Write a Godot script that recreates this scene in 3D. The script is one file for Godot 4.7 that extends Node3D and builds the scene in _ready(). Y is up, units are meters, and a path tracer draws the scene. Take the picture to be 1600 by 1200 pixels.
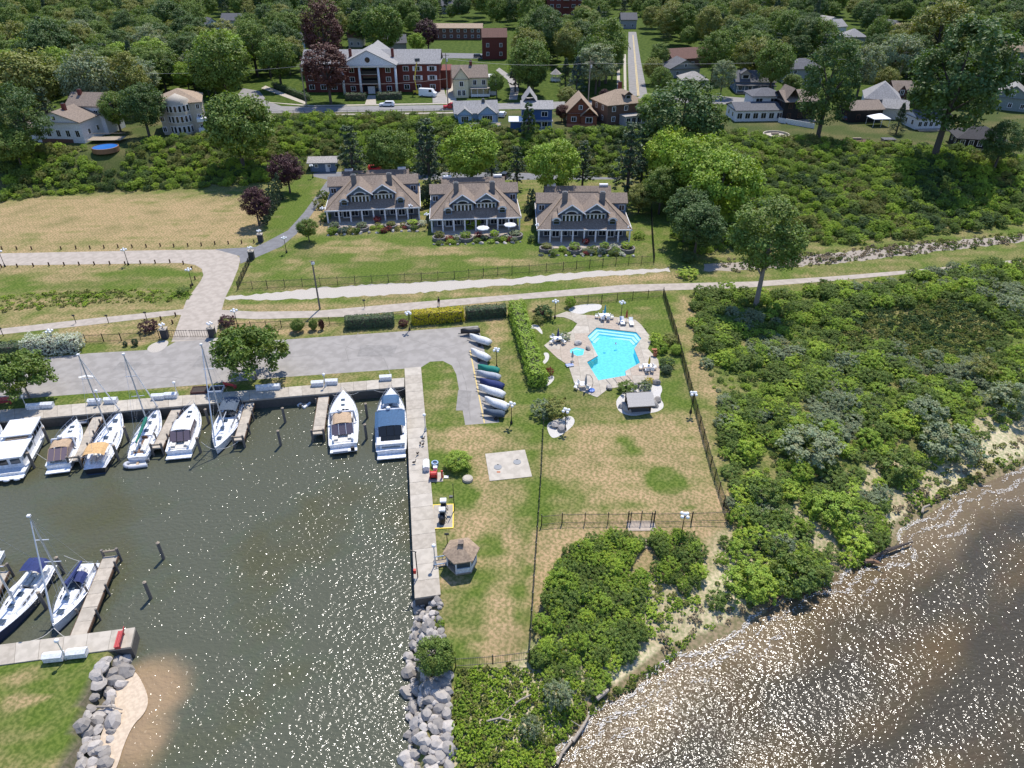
extends Node3D

var M := {}
var T := {}
var rng := RandomNumberGenerator.new()
var used := {}
var box_cache := {}

class Shape:
	var v := PackedVector3Array()
	var c := PackedColorArray()
	var uv := PackedVector2Array()
	var col := Color.WHITE
	var with_c := false
	func tri(a: Vector3, b: Vector3, d: Vector3) -> void:
		v.append(a); v.append(b); v.append(d)
		if with_c:
			c.append(col); c.append(col); c.append(col)
	func quad(a: Vector3, b: Vector3, d: Vector3, e: Vector3) -> void:
		tri(a, b, d)
		tri(a, d, e)
	func box(at: Vector3, s: Vector3, r := Basis.IDENTITY) -> void:
		var h := s * 0.5
		var p := []
		for i in 8:
			p.append(at + r * Vector3(h.x if i & 1 else -h.x, h.y if i & 2 else -h.y, h.z if i & 4 else -h.z))
		quad(p[2], p[6], p[7], p[3])
		quad(p[0], p[1], p[5], p[4])
		quad(p[4], p[5], p[7], p[6])
		quad(p[1], p[0], p[2], p[3])
		quad(p[0], p[4], p[6], p[2])
		quad(p[5], p[1], p[3], p[7])
	func rod(a: Vector3, b: Vector3, r0: float, r1 := -1.0, k := 6, caps := true) -> void:
		if r1 < 0.0:
			r1 = r0
		var d := (b - a).normalized()
		var x := d.cross(Vector3.UP if absf(d.y) < 0.9 else Vector3.RIGHT).normalized()
		var y := d.cross(x)
		for i in k:
			var t0 := TAU * i / k
			var t1 := TAU * (i + 1) / k
			var u0 := x * cos(t0) + y * sin(t0)
			var u1 := x * cos(t1) + y * sin(t1)
			quad(a + u0 * r0, b + u0 * r1, b + u1 * r1, a + u1 * r0)
			if caps:
				tri(b, b + u1 * r1, b + u0 * r1)
				tri(a, a + u0 * r0, a + u1 * r0)
	func path(pts: Array, r: float, k := 5) -> void:
		for i in pts.size() - 1:
			rod(pts[i], pts[i + 1], r, r, k, i == 0 or i == pts.size() - 2)
	func sheet(poly: Array, y: float) -> void:
		var p := PackedVector2Array(poly)
		if not Geometry2D.is_polygon_clockwise(p):
			p.reverse()
		var t := Geometry2D.triangulate_polygon(p)
		for i in range(0, t.size(), 3):
			var a := p[t[i]]
			var b := p[t[i + 1]]
			var d := p[t[i + 2]]
			var e := (b - a).cross(d - a)
			if e < 0.0:
				tri(Vector3(a.x, y, a.y), Vector3(d.x, y, d.y), Vector3(b.x, y, b.y))
			else:
				tri(Vector3(a.x, y, a.y), Vector3(b.x, y, b.y), Vector3(d.x, y, d.y))
	func prism(poly: Array, y0: float, y1: float) -> void:
		sheet(poly, y1)
		var p := PackedVector2Array(poly)
		var area := 0.0
		for i in p.size():
			area += p[i].cross(p[(i + 1) % p.size()])
		for i in p.size():
			var a := p[i]
			var b := p[(i + 1) % p.size()]
			if area < 0.0:
				quad(Vector3(a.x, y0, a.y), Vector3(a.x, y1, a.y), Vector3(b.x, y1, b.y), Vector3(b.x, y0, b.y))
			else:
				quad(Vector3(a.x, y0, a.y), Vector3(b.x, y0, b.y), Vector3(b.x, y1, b.y), Vector3(a.x, y1, a.y))
	func lathe(at: Vector3, prof: Array, k := 10) -> void:
		for j in prof.size() - 1:
			var q0: Vector2 = prof[j]
			var q1: Vector2 = prof[j + 1]
			for i in k:
				var t0 := TAU * i / k
				var t1 := TAU * (i + 1) / k
				var u0 := Vector3(cos(t0), 0, sin(t0))
				var u1 := Vector3(cos(t1), 0, sin(t1))
				quad(at + u0 * q0.x + Vector3(0, q0.y, 0), at + u1 * q0.x + Vector3(0, q0.y, 0), at + u1 * q1.x + Vector3(0, q1.y, 0), at + u0 * q1.x + Vector3(0, q1.y, 0))
	func ball(at: Vector3, r: Vector3, k := 8) -> void:
		var rows := maxi(3, k / 2)
		for j in rows:
			var a0 := PI * j / rows - PI / 2
			var a1 := PI * (j + 1) / rows - PI / 2
			for i in k:
				var t0 := TAU * i / k
				var t1 := TAU * (i + 1) / k
				quad(at + r * Vector3(cos(a0) * cos(t0), sin(a0), cos(a0) * sin(t0)), at + r * Vector3(cos(a0) * cos(t1), sin(a0), cos(a0) * sin(t1)), at + r * Vector3(cos(a1) * cos(t1), sin(a1), cos(a1) * sin(t1)), at + r * Vector3(cos(a1) * cos(t0), sin(a1), cos(a1) * sin(t0)))
	func mesh(smooth := false) -> ArrayMesh:
		if smooth:
			var st := SurfaceTool.new()
			st.begin(Mesh.PRIMITIVE_TRIANGLES)
			st.set_smooth_group(0)
			for i in v.size():
				if with_c:
					st.set_color(c[i])
				st.add_vertex(v[i])
			st.generate_normals()
			return st.commit()
		var m := ArrayMesh.new()
		var a := []
		a.resize(Mesh.ARRAY_MAX)
		a[Mesh.ARRAY_VERTEX] = v
		if with_c:
			a[Mesh.ARRAY_COLOR] = c
		if uv.size() == v.size() and uv.size() > 0:
			a[Mesh.ARRAY_TEX_UV] = uv
		m.add_surface_from_arrays(Mesh.PRIMITIVE_TRIANGLES, a)
		return m

func numbered(called: String) -> String:
	var k: int = used.get(called, 0)
	used[called] = k + 1
	return called if k == 0 else "%s_%03d" % [called, k]

func tag(o: Node, label: String, category: String, group := "") -> Node:
	o.set_meta("label", label)
	o.set_meta("category", category)
	if group != "":
		o.set_meta("group", group)
	return o

func thing(called: String, label: String, category: String, at := Vector3.ZERO, turn := 0.0, group := "") -> Node3D:
	var o := Node3D.new()
	o.name = numbered(called)
	add_child(o)
	o.position = at
	o.rotation.y = turn
	tag(o, label, category, group)
	return o

func part(parent: Node, called: String, m: Mesh, mt: Material, at := Vector3.ZERO, turn := 0.0) -> MeshInstance3D:
	var o := MeshInstance3D.new()
	o.name = numbered(called) if parent == self else called
	o.mesh = m
	o.material_override = mt
	parent.add_child(o, true)
	o.position = at
	o.rotation.y = turn
	return o

func box(parent: Node, called: String, mt: Material, at: Vector3, s: Vector3, turn := 0.0) -> MeshInstance3D:
	var key := s.snapped(Vector3.ONE * 0.01)
	if not box_cache.has(key):
		var b := BoxMesh.new()
		b.size = key
		box_cache[key] = b
	return part(parent, called, box_cache[key], mt, at, turn)

func setting(called: String, m: Mesh, mt: Material) -> MeshInstance3D:
	var o := part(self, called, m, mt)
	o.set_meta("kind", "structure")
	return o

func stuff(o: Node) -> Node:
	o.set_meta("kind", "stuff")
	return o

func dup(src: Node3D, at: Vector3, turn: float, label: String, sc := Vector3.ONE) -> Node3D:
	var o: Node3D = src.duplicate()
	var stem := String(src.name)
	if stem.length() > 4 and stem[stem.length() - 4] == "_" and stem.right(3).is_valid_int():
		stem = stem.left(stem.length() - 4)
	o.name = numbered(stem)
	add_child(o)
	o.position = at
	o.rotation = Vector3(0, turn, 0)
	o.scale = sc
	o.set_meta("label", label)
	return o

func lin(r: float, g: float, b: float) -> Color:
	return Color(r, g, b).linear_to_srgb()

func noise_tex(called: String, size: int, freq: float, oct: int, c0: Color, c1: Color, kind := FastNoiseLite.TYPE_SIMPLEX_SMOOTH, lo := 0.0, hi := 1.0, sd := 1) -> Texture2D:
	var nz := FastNoiseLite.new()
	nz.noise_type = kind
	nz.seed = sd
	nz.frequency = freq
	nz.fractal_type = FastNoiseLite.FRACTAL_FBM
	nz.fractal_octaves = oct
	var im := nz.get_seamless_image(size, size)
	var g := Gradient.new()
	g.offsets = PackedFloat32Array([lo, hi])
	g.colors = PackedColorArray([c0, c1])
	var data := im.get_data()
	var lut := []
	for i in 256:
		lut.append(g.sample(i / 255.0).linear_to_srgb())
	var out := PackedByteArray()
	out.resize(size * size * 3)
	for i in size * size:
		var q: Color = lut[data[i]]
		out[i * 3] = q.r8
		out[i * 3 + 1] = q.g8
		out[i * 3 + 2] = q.b8
	var t := ImageTexture.create_from_image(Image.create_from_data(size, size, false, Image.FORMAT_RGB8, out))
	T[called] = t
	return t

func normal_tex(called: String, size: int, freq: float, oct: int, strength: float, sd := 3) -> void:
	var nz := FastNoiseLite.new()
	nz.noise_type = FastNoiseLite.TYPE_SIMPLEX_SMOOTH
	nz.seed = sd
	nz.frequency = freq
	nz.fractal_octaves = oct
	var im := nz.get_seamless_image(size, size)
	im.convert(Image.FORMAT_RGBA8)
	im.bump_map_to_normal_map(strength)
	T[called] = ImageTexture.create_from_image(im)

func mat(called: String, c: Color, rough := 0.8, tex := "", sc := 1.0, metal := 0.0, rel := "", rels := 0.0) -> StandardMaterial3D:
	var m := StandardMaterial3D.new()
	m.resource_name = called
	m.albedo_color = c
	m.roughness = rough
	m.metallic = metal
	if tex != "":
		m.albedo_texture = T[tex]
		m.uv1_triplanar = true
		m.uv1_world_triplanar = true
		m.uv1_scale = Vector3.ONE * sc
	if rel != "":
		m.heightmap_enabled = true
		m.heightmap_texture = T[rel]
		m.heightmap_scale = rels
	M[called] = m
	return m

func leaf_mat(called: String, c: Color, back := 0.7) -> void:
	var m := mat(called, c, 0.55)
	m.vertex_color_use_as_albedo = true
	m.backlight_enabled = true
	m.backlight = Color(back, back * 1.05, back * 0.45)
	m.metallic_specular = 0.35

func mottle(a: float, b: float) -> Array:
	return [Color(a, a, a), Color(b, b, b)]

func make_materials() -> void:
	noise_tex("grain", 256, 0.03, 4, Color(0.72, 0.72, 0.72), Color(1, 1, 1), FastNoiseLite.TYPE_SIMPLEX_SMOOTH, 0.25, 0.75, 5)
	noise_tex("speck", 512, 0.12, 3, Color(0.6, 0.6, 0.6), Color(1, 1, 1), FastNoiseLite.TYPE_SIMPLEX_SMOOTH, 0.3, 0.7, 9)
	noise_tex("turf", 512, 0.02, 6, Color(0.5, 0.6, 0.44), Color(1, 0.96, 0.92), FastNoiseLite.TYPE_SIMPLEX_SMOOTH, 0.25, 0.75, 12)
	noise_tex("turf_fine", 512, 0.12, 3, Color(0.6, 0.64, 0.56), Color(1, 1, 1), FastNoiseLite.TYPE_SIMPLEX_SMOOTH, 0.25, 0.75, 13)
	noise_tex("stain", 512, 0.008, 7, Color(0.84, 0.835, 0.83), Color(1, 1, 1), FastNoiseLite.TYPE_SIMPLEX_SMOOTH, 0.3, 0.7, 21)
	noise_tex("cell", 512, 0.04, 2, Color(0.45, 0.45, 0.45), Color(1, 1, 1), FastNoiseLite.TYPE_CELLULAR, 0.1, 0.8, 31)
	normal_tex("chop", 2048, 0.0275, 3, 6.3, 41)
	noise_tex("ruffle", 512, 0.012, 4, Color(0.6, 0.6, 0.6), Color(1, 1, 1), FastNoiseLite.TYPE_SIMPLEX_SMOOTH, 0.42, 0.62, 51)
	# a roof texture: rows of shingle grain with slightly different tones
	var im := Image.create_empty(256, 256, false, Image.FORMAT_RGB8)
	var r := RandomNumberGenerator.new()
	r.seed = 4
	for row in 32:
		var x := -r.randi_range(0, 12)
		while x < 256:
			var w := r.randi_range(8, 16)
			var t := r.randf_range(0.72, 1.0)
			im.fill_rect(Rect2i(maxi(x, 0), row * 8, mini(w, 256 - maxi(x, 0)), 8), Color(t, t * 0.985, t * 0.97))
			x += w
	T["shingle"] = ImageTexture.create_from_image(im)
	mat("concrete", lin(0.42, 0.375, 0.305), 0.9, "stain", 0.21)
	mat("concrete2", lin(0.39, 0.345, 0.28), 0.9, "stain", 0.27)
	mat("concrete3", lin(0.45, 0.405, 0.335), 0.9, "stain", 0.17)
	mat("deck_conc", lin(0.44, 0.385, 0.31), 0.9, "stain", 0.3)
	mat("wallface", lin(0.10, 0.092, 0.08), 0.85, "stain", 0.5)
	mat("asphalt", lin(0.29, 0.27, 0.245), 0.92, "stain", 0.11)
	mat("asphalt_dark", lin(0.21, 0.195, 0.175), 0.92)
	mat("asphalt_patch", lin(0.245, 0.23, 0.21), 0.92, "stain", 0.2)
	mat("asphalt2", lin(0.17, 0.17, 0.175), 0.92, "stain", 0.13)
	mat("townroad", lin(0.23, 0.22, 0.21), 0.92, "stain", 0.1)
	mat("trail", lin(0.38, 0.33, 0.275), 0.92, "stain", 0.15)
	mat("gravel_tan", lin(0.36, 0.31, 0.25), 0.95, "speck", 0.6)
	mat("sand", lin(0.55, 0.44, 0.32), 0.95, "stain", 0.5)
	mat("gravel", lin(0.5, 0.455, 0.39), 0.95, "speck", 0.6)
	mat("whitestone", lin(0.66, 0.63, 0.58), 0.9, "cell", 0.55, 0.0, "cell", 2.0)
	mat("mulch", lin(0.06, 0.045, 0.035), 0.95, "speck", 0.7)
	mat("white", lin(0.78, 0.79, 0.80), 0.55, "grain", 0.4)
	mat("white_plain", lin(0.8, 0.8, 0.8), 0.5)
	mat("gel", lin(0.80, 0.81, 0.82), 0.28, "grain", 0.25)
	M["gel"].clearcoat_enabled = true
	M["gel"].clearcoat = 0.4
	mat("gel_cream", lin(0.68, 0.65, 0.58), 0.4, "grain", 0.3)
	mat("nonskid", lin(0.66, 0.67, 0.68), 0.75, "grain", 0.6)
	mat("navyhull", lin(0.02, 0.035, 0.09), 0.25)
	mat("blackhull", lin(0.015, 0.017, 0.022), 0.3)
	mat("antifoul", lin(0.03, 0.05, 0.1), 0.7)
	mat("rubrail", lin(0.12, 0.12, 0.12), 0.5)
	mat("chrome", lin(0.6, 0.6, 0.6), 0.25, "", 1.0, 0.9)
	mat("alu", lin(0.55, 0.58, 0.61), 0.4, "", 1.0, 0.6)
	mat("glass", lin(0.012, 0.016, 0.022), 0.06)
	mat("glass_blue", lin(0.05, 0.07, 0.09), 0.08)
	mat("vinyl", lin(0.16, 0.12, 0.13), 0.18)
	mat("tan", lin(0.46, 0.33, 0.21), 0.85, "grain", 0.5)
	mat("orange_tan", lin(0.60, 0.38, 0.17), 0.85, "grain", 0.5)
	mat("blue_canvas", lin(0.035, 0.10, 0.20), 0.8, "grain", 0.5)
	mat("navy_canvas", lin(0.015, 0.03, 0.13), 0.8, "grain", 0.5)
	mat("slate_canvas", lin(0.07, 0.10, 0.14), 0.8, "grain", 0.5)
	mat("green_canvas", lin(0.005, 0.16, 0.11), 0.8, "grain", 0.5)
	mat("aqua", lin(0.02, 0.35, 0.5), 0.6)
	mat("teal_cover", lin(0.01, 0.22, 0.16), 0.8, "grain", 0.5)
	mat("grey_cover", lin(0.42, 0.44, 0.46), 0.8, "grain", 0.5)
	mat("pale_cover", lin(0.72, 0.72, 0.70), 0.8, "grain", 0.5)
	mat("rubber_grey", lin(0.42, 0.43, 0.46), 0.6)
	mat("teak", lin(0.22, 0.12, 0.06), 0.7, "grain", 1.0)
	mat("pile", lin(0.20, 0.175, 0.15), 0.9, "speck", 1.2)
	mat("wood_grey", lin(0.33, 0.27, 0.2), 0.9, "stain", 0.6)
	mat("wood_brown", lin(0.10, 0.055, 0.03), 0.9, "stain", 0.6)
	mat("iron", lin(0.012, 0.012, 0.013), 0.5)
	mat("iron_grey", lin(0.06, 0.065, 0.07), 0.5)
	mat("bench_red", lin(0.42, 0.05, 0.05), 0.6)
	mat("red", lin(0.5, 0.03, 0.02), 0.5)
	mat("yellow", lin(0.75, 0.55, 0.05), 0.6)
	mat("paint_white", lin(0.7, 0.7, 0.68), 0.8, "grain", 1.0)
	mat("paint_yellow", lin(0.62, 0.47, 0.18), 0.8, "grain", 1.0)
	mat("globe", lin(0.85, 0.85, 0.83), 0.35)
	mat("pillar", lin(0.05, 0.05, 0.055), 0.8, "cell", 1.2)
	for i in 4:
		var k: float = [1.0, 0.66, 1.18, 0.84][i]
		mat("rock%d" % i, lin(0.40 * k, 0.365 * k, 0.325 * k), 0.92, "stain", 0.7, 0.0, "speck", 3.0)
	mat("bark", lin(0.10, 0.085, 0.07), 0.95, "speck", 0.8)
	mat("bark_pale", lin(0.28, 0.24, 0.2), 0.95, "speck", 0.8)
	mat("driftwood", lin(0.34, 0.29, 0.23), 0.9, "stain", 0.8)
	mat("driftwood_dark", lin(0.07, 0.055, 0.045), 0.9, "stain", 0.8)
	mat("siding_blue", lin(0.15, 0.21, 0.30), 0.8, "grain", 0.5)
	mat("siding_slate", lin(0.16, 0.18, 0.21), 0.8, "grain", 0.5)
	mat("stone_grey", lin(0.22, 0.21, 0.2), 0.9, "cell", 1.0)
	mat("wood_dark", lin(0.014, 0.012, 0.012), 0.85, "grain", 0.5)
	mat("red_wood", lin(0.22, 0.07, 0.035), 0.85, "grain", 0.5)
	mat("brown_siding", lin(0.13, 0.075, 0.05), 0.85, "grain", 0.5)
	mat("brown_red", lin(0.10, 0.045, 0.035), 0.85, "grain", 0.5)
	mat("brick", lin(0.17, 0.042, 0.03), 0.9, "speck", 0.9)
	mat("brick_brown", lin(0.19, 0.09, 0.06), 0.9, "speck", 0.9)
	mat("siding_white", lin(0.70, 0.71, 0.72), 0.75, "grain", 0.4)
	mat("siding_cream", lin(0.68, 0.62, 0.42), 0.75, "grain", 0.4)
	mat("siding_beige", lin(0.45, 0.40, 0.32), 0.8, "grain", 0.4)
	mat("siding_lightblue", lin(0.30, 0.42, 0.58), 0.75, "grain", 0.4)
	mat("siding_royal", lin(0.04, 0.10, 0.25), 0.75, "grain", 0.4)
	mat("siding_green", lin(0.22, 0.27, 0.25), 0.75, "grain", 0.4)
	mat("siding_grey", lin(0.33, 0.34, 0.35), 0.75, "grain", 0.4)
	for d in [["roof_brown", 0.28, 0.225, 0.18], ["roof_grey", 0.36, 0.36, 0.36], ["roof_slate", 0.14, 0.145, 0.16], ["roof_tan", 0.42, 0.32, 0.225], ["roof_dark", 0.055, 0.055, 0.062], ["roof_pale", 0.42, 0.40, 0.37], ["roof_rust", 0.19, 0.10, 0.075]]:
		mat(d[0], lin(d[1], d[2], d[3]), 0.92, "shingle", 0.22)
	mat("thatch", lin(0.60, 0.55, 0.48), 0.95, "grain", 1.0, 0.0, "speck", 1.5)
	mat("poolwater", Color(0.2, 0.78, 0.86, 0.3), 0.05)
	M["poolwater"].transparency = BaseMaterial3D.TRANSPARENCY_ALPHA
	M["poolwater"].normal_enabled = true
	M["poolwater"].normal_texture = T["chop"]
	M["poolwater"].normal_scale = 0.12
	M["poolwater"].uv1_triplanar = true
	M["poolwater"].uv1_world_triplanar = true
	M["poolwater"].uv1_scale = Vector3.ONE * 0.07
	mat("poolstep", lin(0.62, 0.86, 0.86), 0.4)
	mat("poolfloor", lin(0.16, 0.72, 0.80), 0.6, "grain", 0.2)
	mat("pooltile", lin(0.05, 0.33, 0.5), 0.3)
	mat("poolwall", lin(0.07, 0.58, 0.72), 0.4)
	mat("blue_liner", lin(0.03, 0.16, 0.5), 0.1)
	mat("patio", lin(0.40, 0.33, 0.26), 0.9, "stain", 0.4)
	mat("blockwall", lin(0.22, 0.205, 0.19), 0.9, "speck", 0.8)
	mat("car_white", lin(0.75, 0.76, 0.77), 0.25)
	mat("car_red", lin(0.45, 0.015, 0.02), 0.25)
	mat("car_dark", lin(0.03, 0.033, 0.04), 0.25)
	mat("tyre", lin(0.02, 0.02, 0.02), 0.9)
	mat("skin", lin(0.45, 0.27, 0.19), 0.6)
	mat("cloth_dark", lin(0.02, 0.02, 0.025), 0.9)
	mat("cloth_white", lin(0.6, 0.6, 0.6), 0.9)
	mat("hair", lin(0.02, 0.014, 0.01), 0.7)
	mat("umb_teal", lin(0.02, 0.33, 0.42), 0.8)
	mat("umb_red", lin(0.35, 0.06, 0.03), 0.8)
	mat("umb_navy", lin(0.02, 0.03, 0.15), 0.8)
	mat("umb_yellow", lin(0.6, 0.4, 0.05), 0.8)
	mat("umb_grey", lin(0.35, 0.35, 0.36), 0.8)
	mat("clay", lin(0.36, 0.13, 0.06), 0.8)
	mat("flower_red", lin(0.5, 0.05, 0.06), 0.7)
	mat("float_blue", lin(0.02, 0.12, 0.45), 0.5)
	mat("hatch_grey", lin(0.2, 0.21, 0.22), 0.6)
	leaf_mat("leaf", lin(0.165, 0.24, 0.048))
	leaf_mat("leaf_bright", lin(0.28, 0.40, 0.05))
	leaf_mat("leaf_dark", lin(0.10, 0.165, 0.05))
	leaf_mat("leaf_grey", lin(0.27, 0.32, 0.18))
	leaf_mat("leaf_purple", lin(0.072, 0.027, 0.030), 0.2)
	leaf_mat("leaf_copper", lin(0.10, 0.037, 0.026), 0.2)
	leaf_mat("leaf_conifer", lin(0.075, 0.115, 0.05), 0.15)
	leaf_mat("leaf_blue", lin(0.09, 0.14, 0.105), 0.15)
	leaf_mat("leaf_yellow", lin(0.525, 0.450, 0.025))
	leaf_mat("leaf_lime", lin(0.38, 0.51, 0.06))
	leaf_mat("leaf_white", lin(0.560, 0.588, 0.476))
	leaf_mat("leaf_red", lin(0.260, 0.046, 0.046))
	leaf_mat("leaf_olive", lin(0.25, 0.27, 0.07))
	leaf_mat("dry_leaf", lin(0.336, 0.266, 0.154), 0.2)

# ---------------------------------------------------------------- terrain
const FOOT := [Vector2(-124.2, -167.7), Vector2(-111.9, -173.8), Vector2(-89.31, -177.2), Vector2(-67.83, -181.3), Vector2(-59.59, -187.7), Vector2(-52.09, -192.2), Vector2(0, -192.2), Vector2(33.89, -186.6), Vector2(37.18, -176.2), Vector2(34.94, -136), Vector2(60.59, -140.3), Vector2(82.37, -143.8), Vector2(115.5, -153.2)]
const TOP := [Vector2(-132.3, -185.5), Vector2(-126.8, -193.4), Vector2(-106.7, -189.1), Vector2(-84.46, -204.6), Vector2(-73.58, -223.1), Vector2(-35.52, -228), Vector2(-19.24, -221.5), Vector2(5.49, -208.8), Vector2(29.34, -209.5), Vector2(47.68, -209.5), Vector2(61.63, -206.6), Vector2(70.86, -201.2), Vector2(92.57, -197.9), Vector2(106.5, -194), Vector2(117.3, -188.5), Vector2(130.6, -182.7)]
const SHORE := [Vector2(66.77, -71.29), Vector2(55.59, -65.9), Vector2(46.66, -60.38), Vector2(43.07, -56.55), Vector2(34.79, -52.83), Vector2(27.67, -48.97), Vector2(22.5, -45.8), Vector2(18.9, -44.08), Vector2(15.48, -42.63), Vector2(11.34, -39.63), Vector2(6.91, -36.84), Vector2(3.83, -33.11)]
const UPPER := 8.0
var basin: PackedVector2Array
var shore: Array
var pool_hole := PackedVector2Array()
const POOL := [Vector2(14.33, -105.7), Vector2(20.84, -104.1), Vector2(21.37, -102), Vector2(19.73, -98.68), Vector2(20.01, -94.37), Vector2(17.39, -91.94), Vector2(17.32, -90.68), Vector2(13, -89.34), Vector2(11.73, -94.56), Vector2(13.62, -96.49), Vector2(12.56, -102.8)]

func along(line: Array, x: float) -> float:
	if x <= line[0].x:
		return line[0].y
	for i in line.size() - 1:
		if x < line[i + 1].x:
			var a: Vector2 = line[i]
			var b: Vector2 = line[i + 1]
			return lerpf(a.y, b.y, (x - a.x) / maxf(0.01, b.x - a.x))
	return line[line.size() - 1].y

func seg_dist(p: Vector2, a: Vector2, b: Vector2) -> float:
	var d := b - a
	var t := clampf((p - a).dot(d) / d.length_squared(), 0.0, 1.0)
	return p.distance_to(a + d * t)

func lake_side(p: Vector2) -> float:
	# metres inland from the waterline, negative out on the lake
	var best := 1e9
	var side := 1.0
	for i in shore.size() - 1:
		var a: Vector2 = shore[i]
		var b: Vector2 = shore[i + 1]
		var d := seg_dist(p, a, b)
		if d < best - 1e-4:
			best = d
			side = signf((b - a).cross(p - a))
	return best * side

func height(x: float, z: float) -> float:
	var p := Vector2(x, z)
	var e := 1.5
	var f := along(FOOT, x)
	if z < f:
		var t := along(TOP, x)
		if t > f - 7.0:
			t = f - 7.0
		e = lerpf(1.5, UPPER, smoothstep(0.0, 1.0, (z - f) / (t - f)))
	elif pool_hole.size() and x > 4.0 and x < 25.0 and z < -85.0 and z > -115.0 and Geometry2D.is_point_in_polygon(p, pool_hole):
		e = 0.1
	elif x > -8.0 and z > -110.0:
		var s := lake_side(p)
		if s < 14.0:
			e = minf(1.5, s * 0.13 if s > 0.0 else s * 0.1)
	if z > -100.0 and x < 0.0:
		var inside := Geometry2D.is_point_in_polygon(p, basin)
		var d := 1e9
		for i in basin.size():
			d = minf(d, seg_dist(p, basin[i], basin[(i + 1) % basin.size()]))
		e = minf(e, lerpf(-1.5, 1.5, smoothstep(-1.3, 1.3, -d if inside else d)))
	return e

# dry and green patches of the turf: centre, half-widths (m), dryness 0..1
const PATCHES := [
	[-89.86, -154, 60.87, 19.3, 0.86], [-97.21, -136, 55.17, 9.85, 0.7], [-77.11, -126.7, 17.41, 4.11, 0.5], [-71.15, -127.3, 8.74, 2.95, 0.12], [-78.75, -122.4, 16.96, 2.23, 0.2], [-88.31, -126.7, 6.22, 1.76, 0.62], [-75.93, -112, 21.53, 4.39, 0.55], [-74.65, -107.3, 19.76, 2.29, 0.6], [-65.23, -103.5, 11.76, 3.04, 0.8], [-41.33, -105.9, 13.05, 2.02, 0.85], [-11.43, -113.2, 38.85, 2.97, 0.62], [-43.42, -113.2, 9.14, 1.48, 0.72], [22.31, -126.1, 11.15, 3.5, 0.8], [-18.96, -118.9, 23.7, 1.6, 0.55],
	[-13.26, -137.6, 43.76, 13.41, 0.12], [-44.72, -131.2, 5.11, 3.72, 0.5], [-38.9, -128.2, 5.65, 2.39, 0.42], [-32.44, -141, 9.46, 3.46, 0.55], [-26.27, -136, 7.88, 1.96, 0.4], [-14.67, -138.6, 8, 2.36, 0.6], [-2.58, -132.8, 9.03, 2.52, 0.55], [-20.67, -144.6, 5.51, 2.88, 0.1], [6.57, -136, 7.88, 2.95, 0.1], [-52.16, -162.3, 4.54, 17.46, 0.02], [34.78, -154, 3.19, 24.27, 0.02], [-54.6, -181.3, 2.98, 10.4, 0.0],
	[-43.6, -90.14, 31.01, 2.85, 0.42], [-10.51, -88.38, 3.82, 6.95, 0.3], [-10.51, -88.38, 1.15, 5.2, 0.5], [-2.66, -102.8, 1.7, 5.59, 0.75], [-0.98, -91.94, 1.96, 11.06, 0.3], [1.66, -108.4, 1.55, 6.98, 0.2], [0.88, -78.78, 3.53, 5.93, 0.35],
	[-5.96, -74.5, 5.11, 3.58, 0.86], [-3.61, -68.02, 1.77, 7.36, 0.72], [-7.89, -66.22, 2.37, 2.36, 0.25], [-6.17, -63.91, 2.32, 1.81, 0.15], [0, -63.35, 2.61, 3.8, 0.45], [-2.96, -59.59, 2.96, 2.7, 0.62], [-4.77, -58.87, 1.91, 1.23, 0.82], [2.72, -64.48, 0.93, 11.56, 0.15], [-1.38, -53.29, 2.77, 3.64, 0.5], [-2.85, -56.09, 2.14, 1.93, 0.3], [0, -55.14, 1.27, 2.84, 0.75], [-1.9, -45.41, 2.91, 4.56, 0.78], [0, -43.55, 1.86, 2.91, 0.92], [-4.64, -46.95, 2.19, 3.47, 0.28], [-4.07, -44.65, 1.88, 1.49, 0.2], [0.99, -48.96, 0.92, 3.3, 0.3], [-6.38, -50.64, 1.34, 1.2, 0.75],
	[14.95, -93.8, 13.95, 23.26, 0.12], [17.99, -110.8, 10.12, 7.2, 0.22], [29.5, -103.9, 1.93, 10.97, 0.5], [29.07, -90.14, 1.55, 7.14, 0.75], [31.48, -110.8, 2.25, 7.2, 0.6], [16.12, -63.35, 11.51, 19.66, 0.78], [14.41, -81.04, 10.81, 2.46, 0.3], [17.24, -75.89, 7.76, 2.25, 0.72], [9.06, -81.82, 4.53, 2.49, 0.2], [22.83, -78.04, 4.39, 3.51, 0.7], [18.65, -66.82, 3.02, 3.11, 0.1], [15.01, -73.41, 1.85, 1.89, 0.3], [6.6, -64.48, 2.02, 3.43, 0.5], [5.78, -71.17, 1.16, 3.89, 0.45], [21.5, -61.6, 1.36, 0.86, 0.15], [24.08, -68.02, 1.77, 2.44, 0.55], [10.99, -65.64, 3.14, 3.51, 0.88], [13.14, -70.52, 4.93, 2.05, 0.7], [6.92, -53.29, 4.15, 6.38, 0.88], [3.43, -52.39, 1.37, 5.36, 0.82], [22.56, -58.06, 2.91, 1.2, 0.8], [20.34, -63.35, 3.84, 1.56, 0.72],
	[-41.4, -35.68, 6.71, 4.77, 0.2], [-43.38, -37.19, 1.71, 1.11, 0.6], [-37.09, -31.75, 1.59, 1.06, 0.6], [-40.54, -39.42, 2.94, 1.96, 0.15], [-46.21, -40.08, 3.55, 0.67, 0.45],
]

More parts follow.
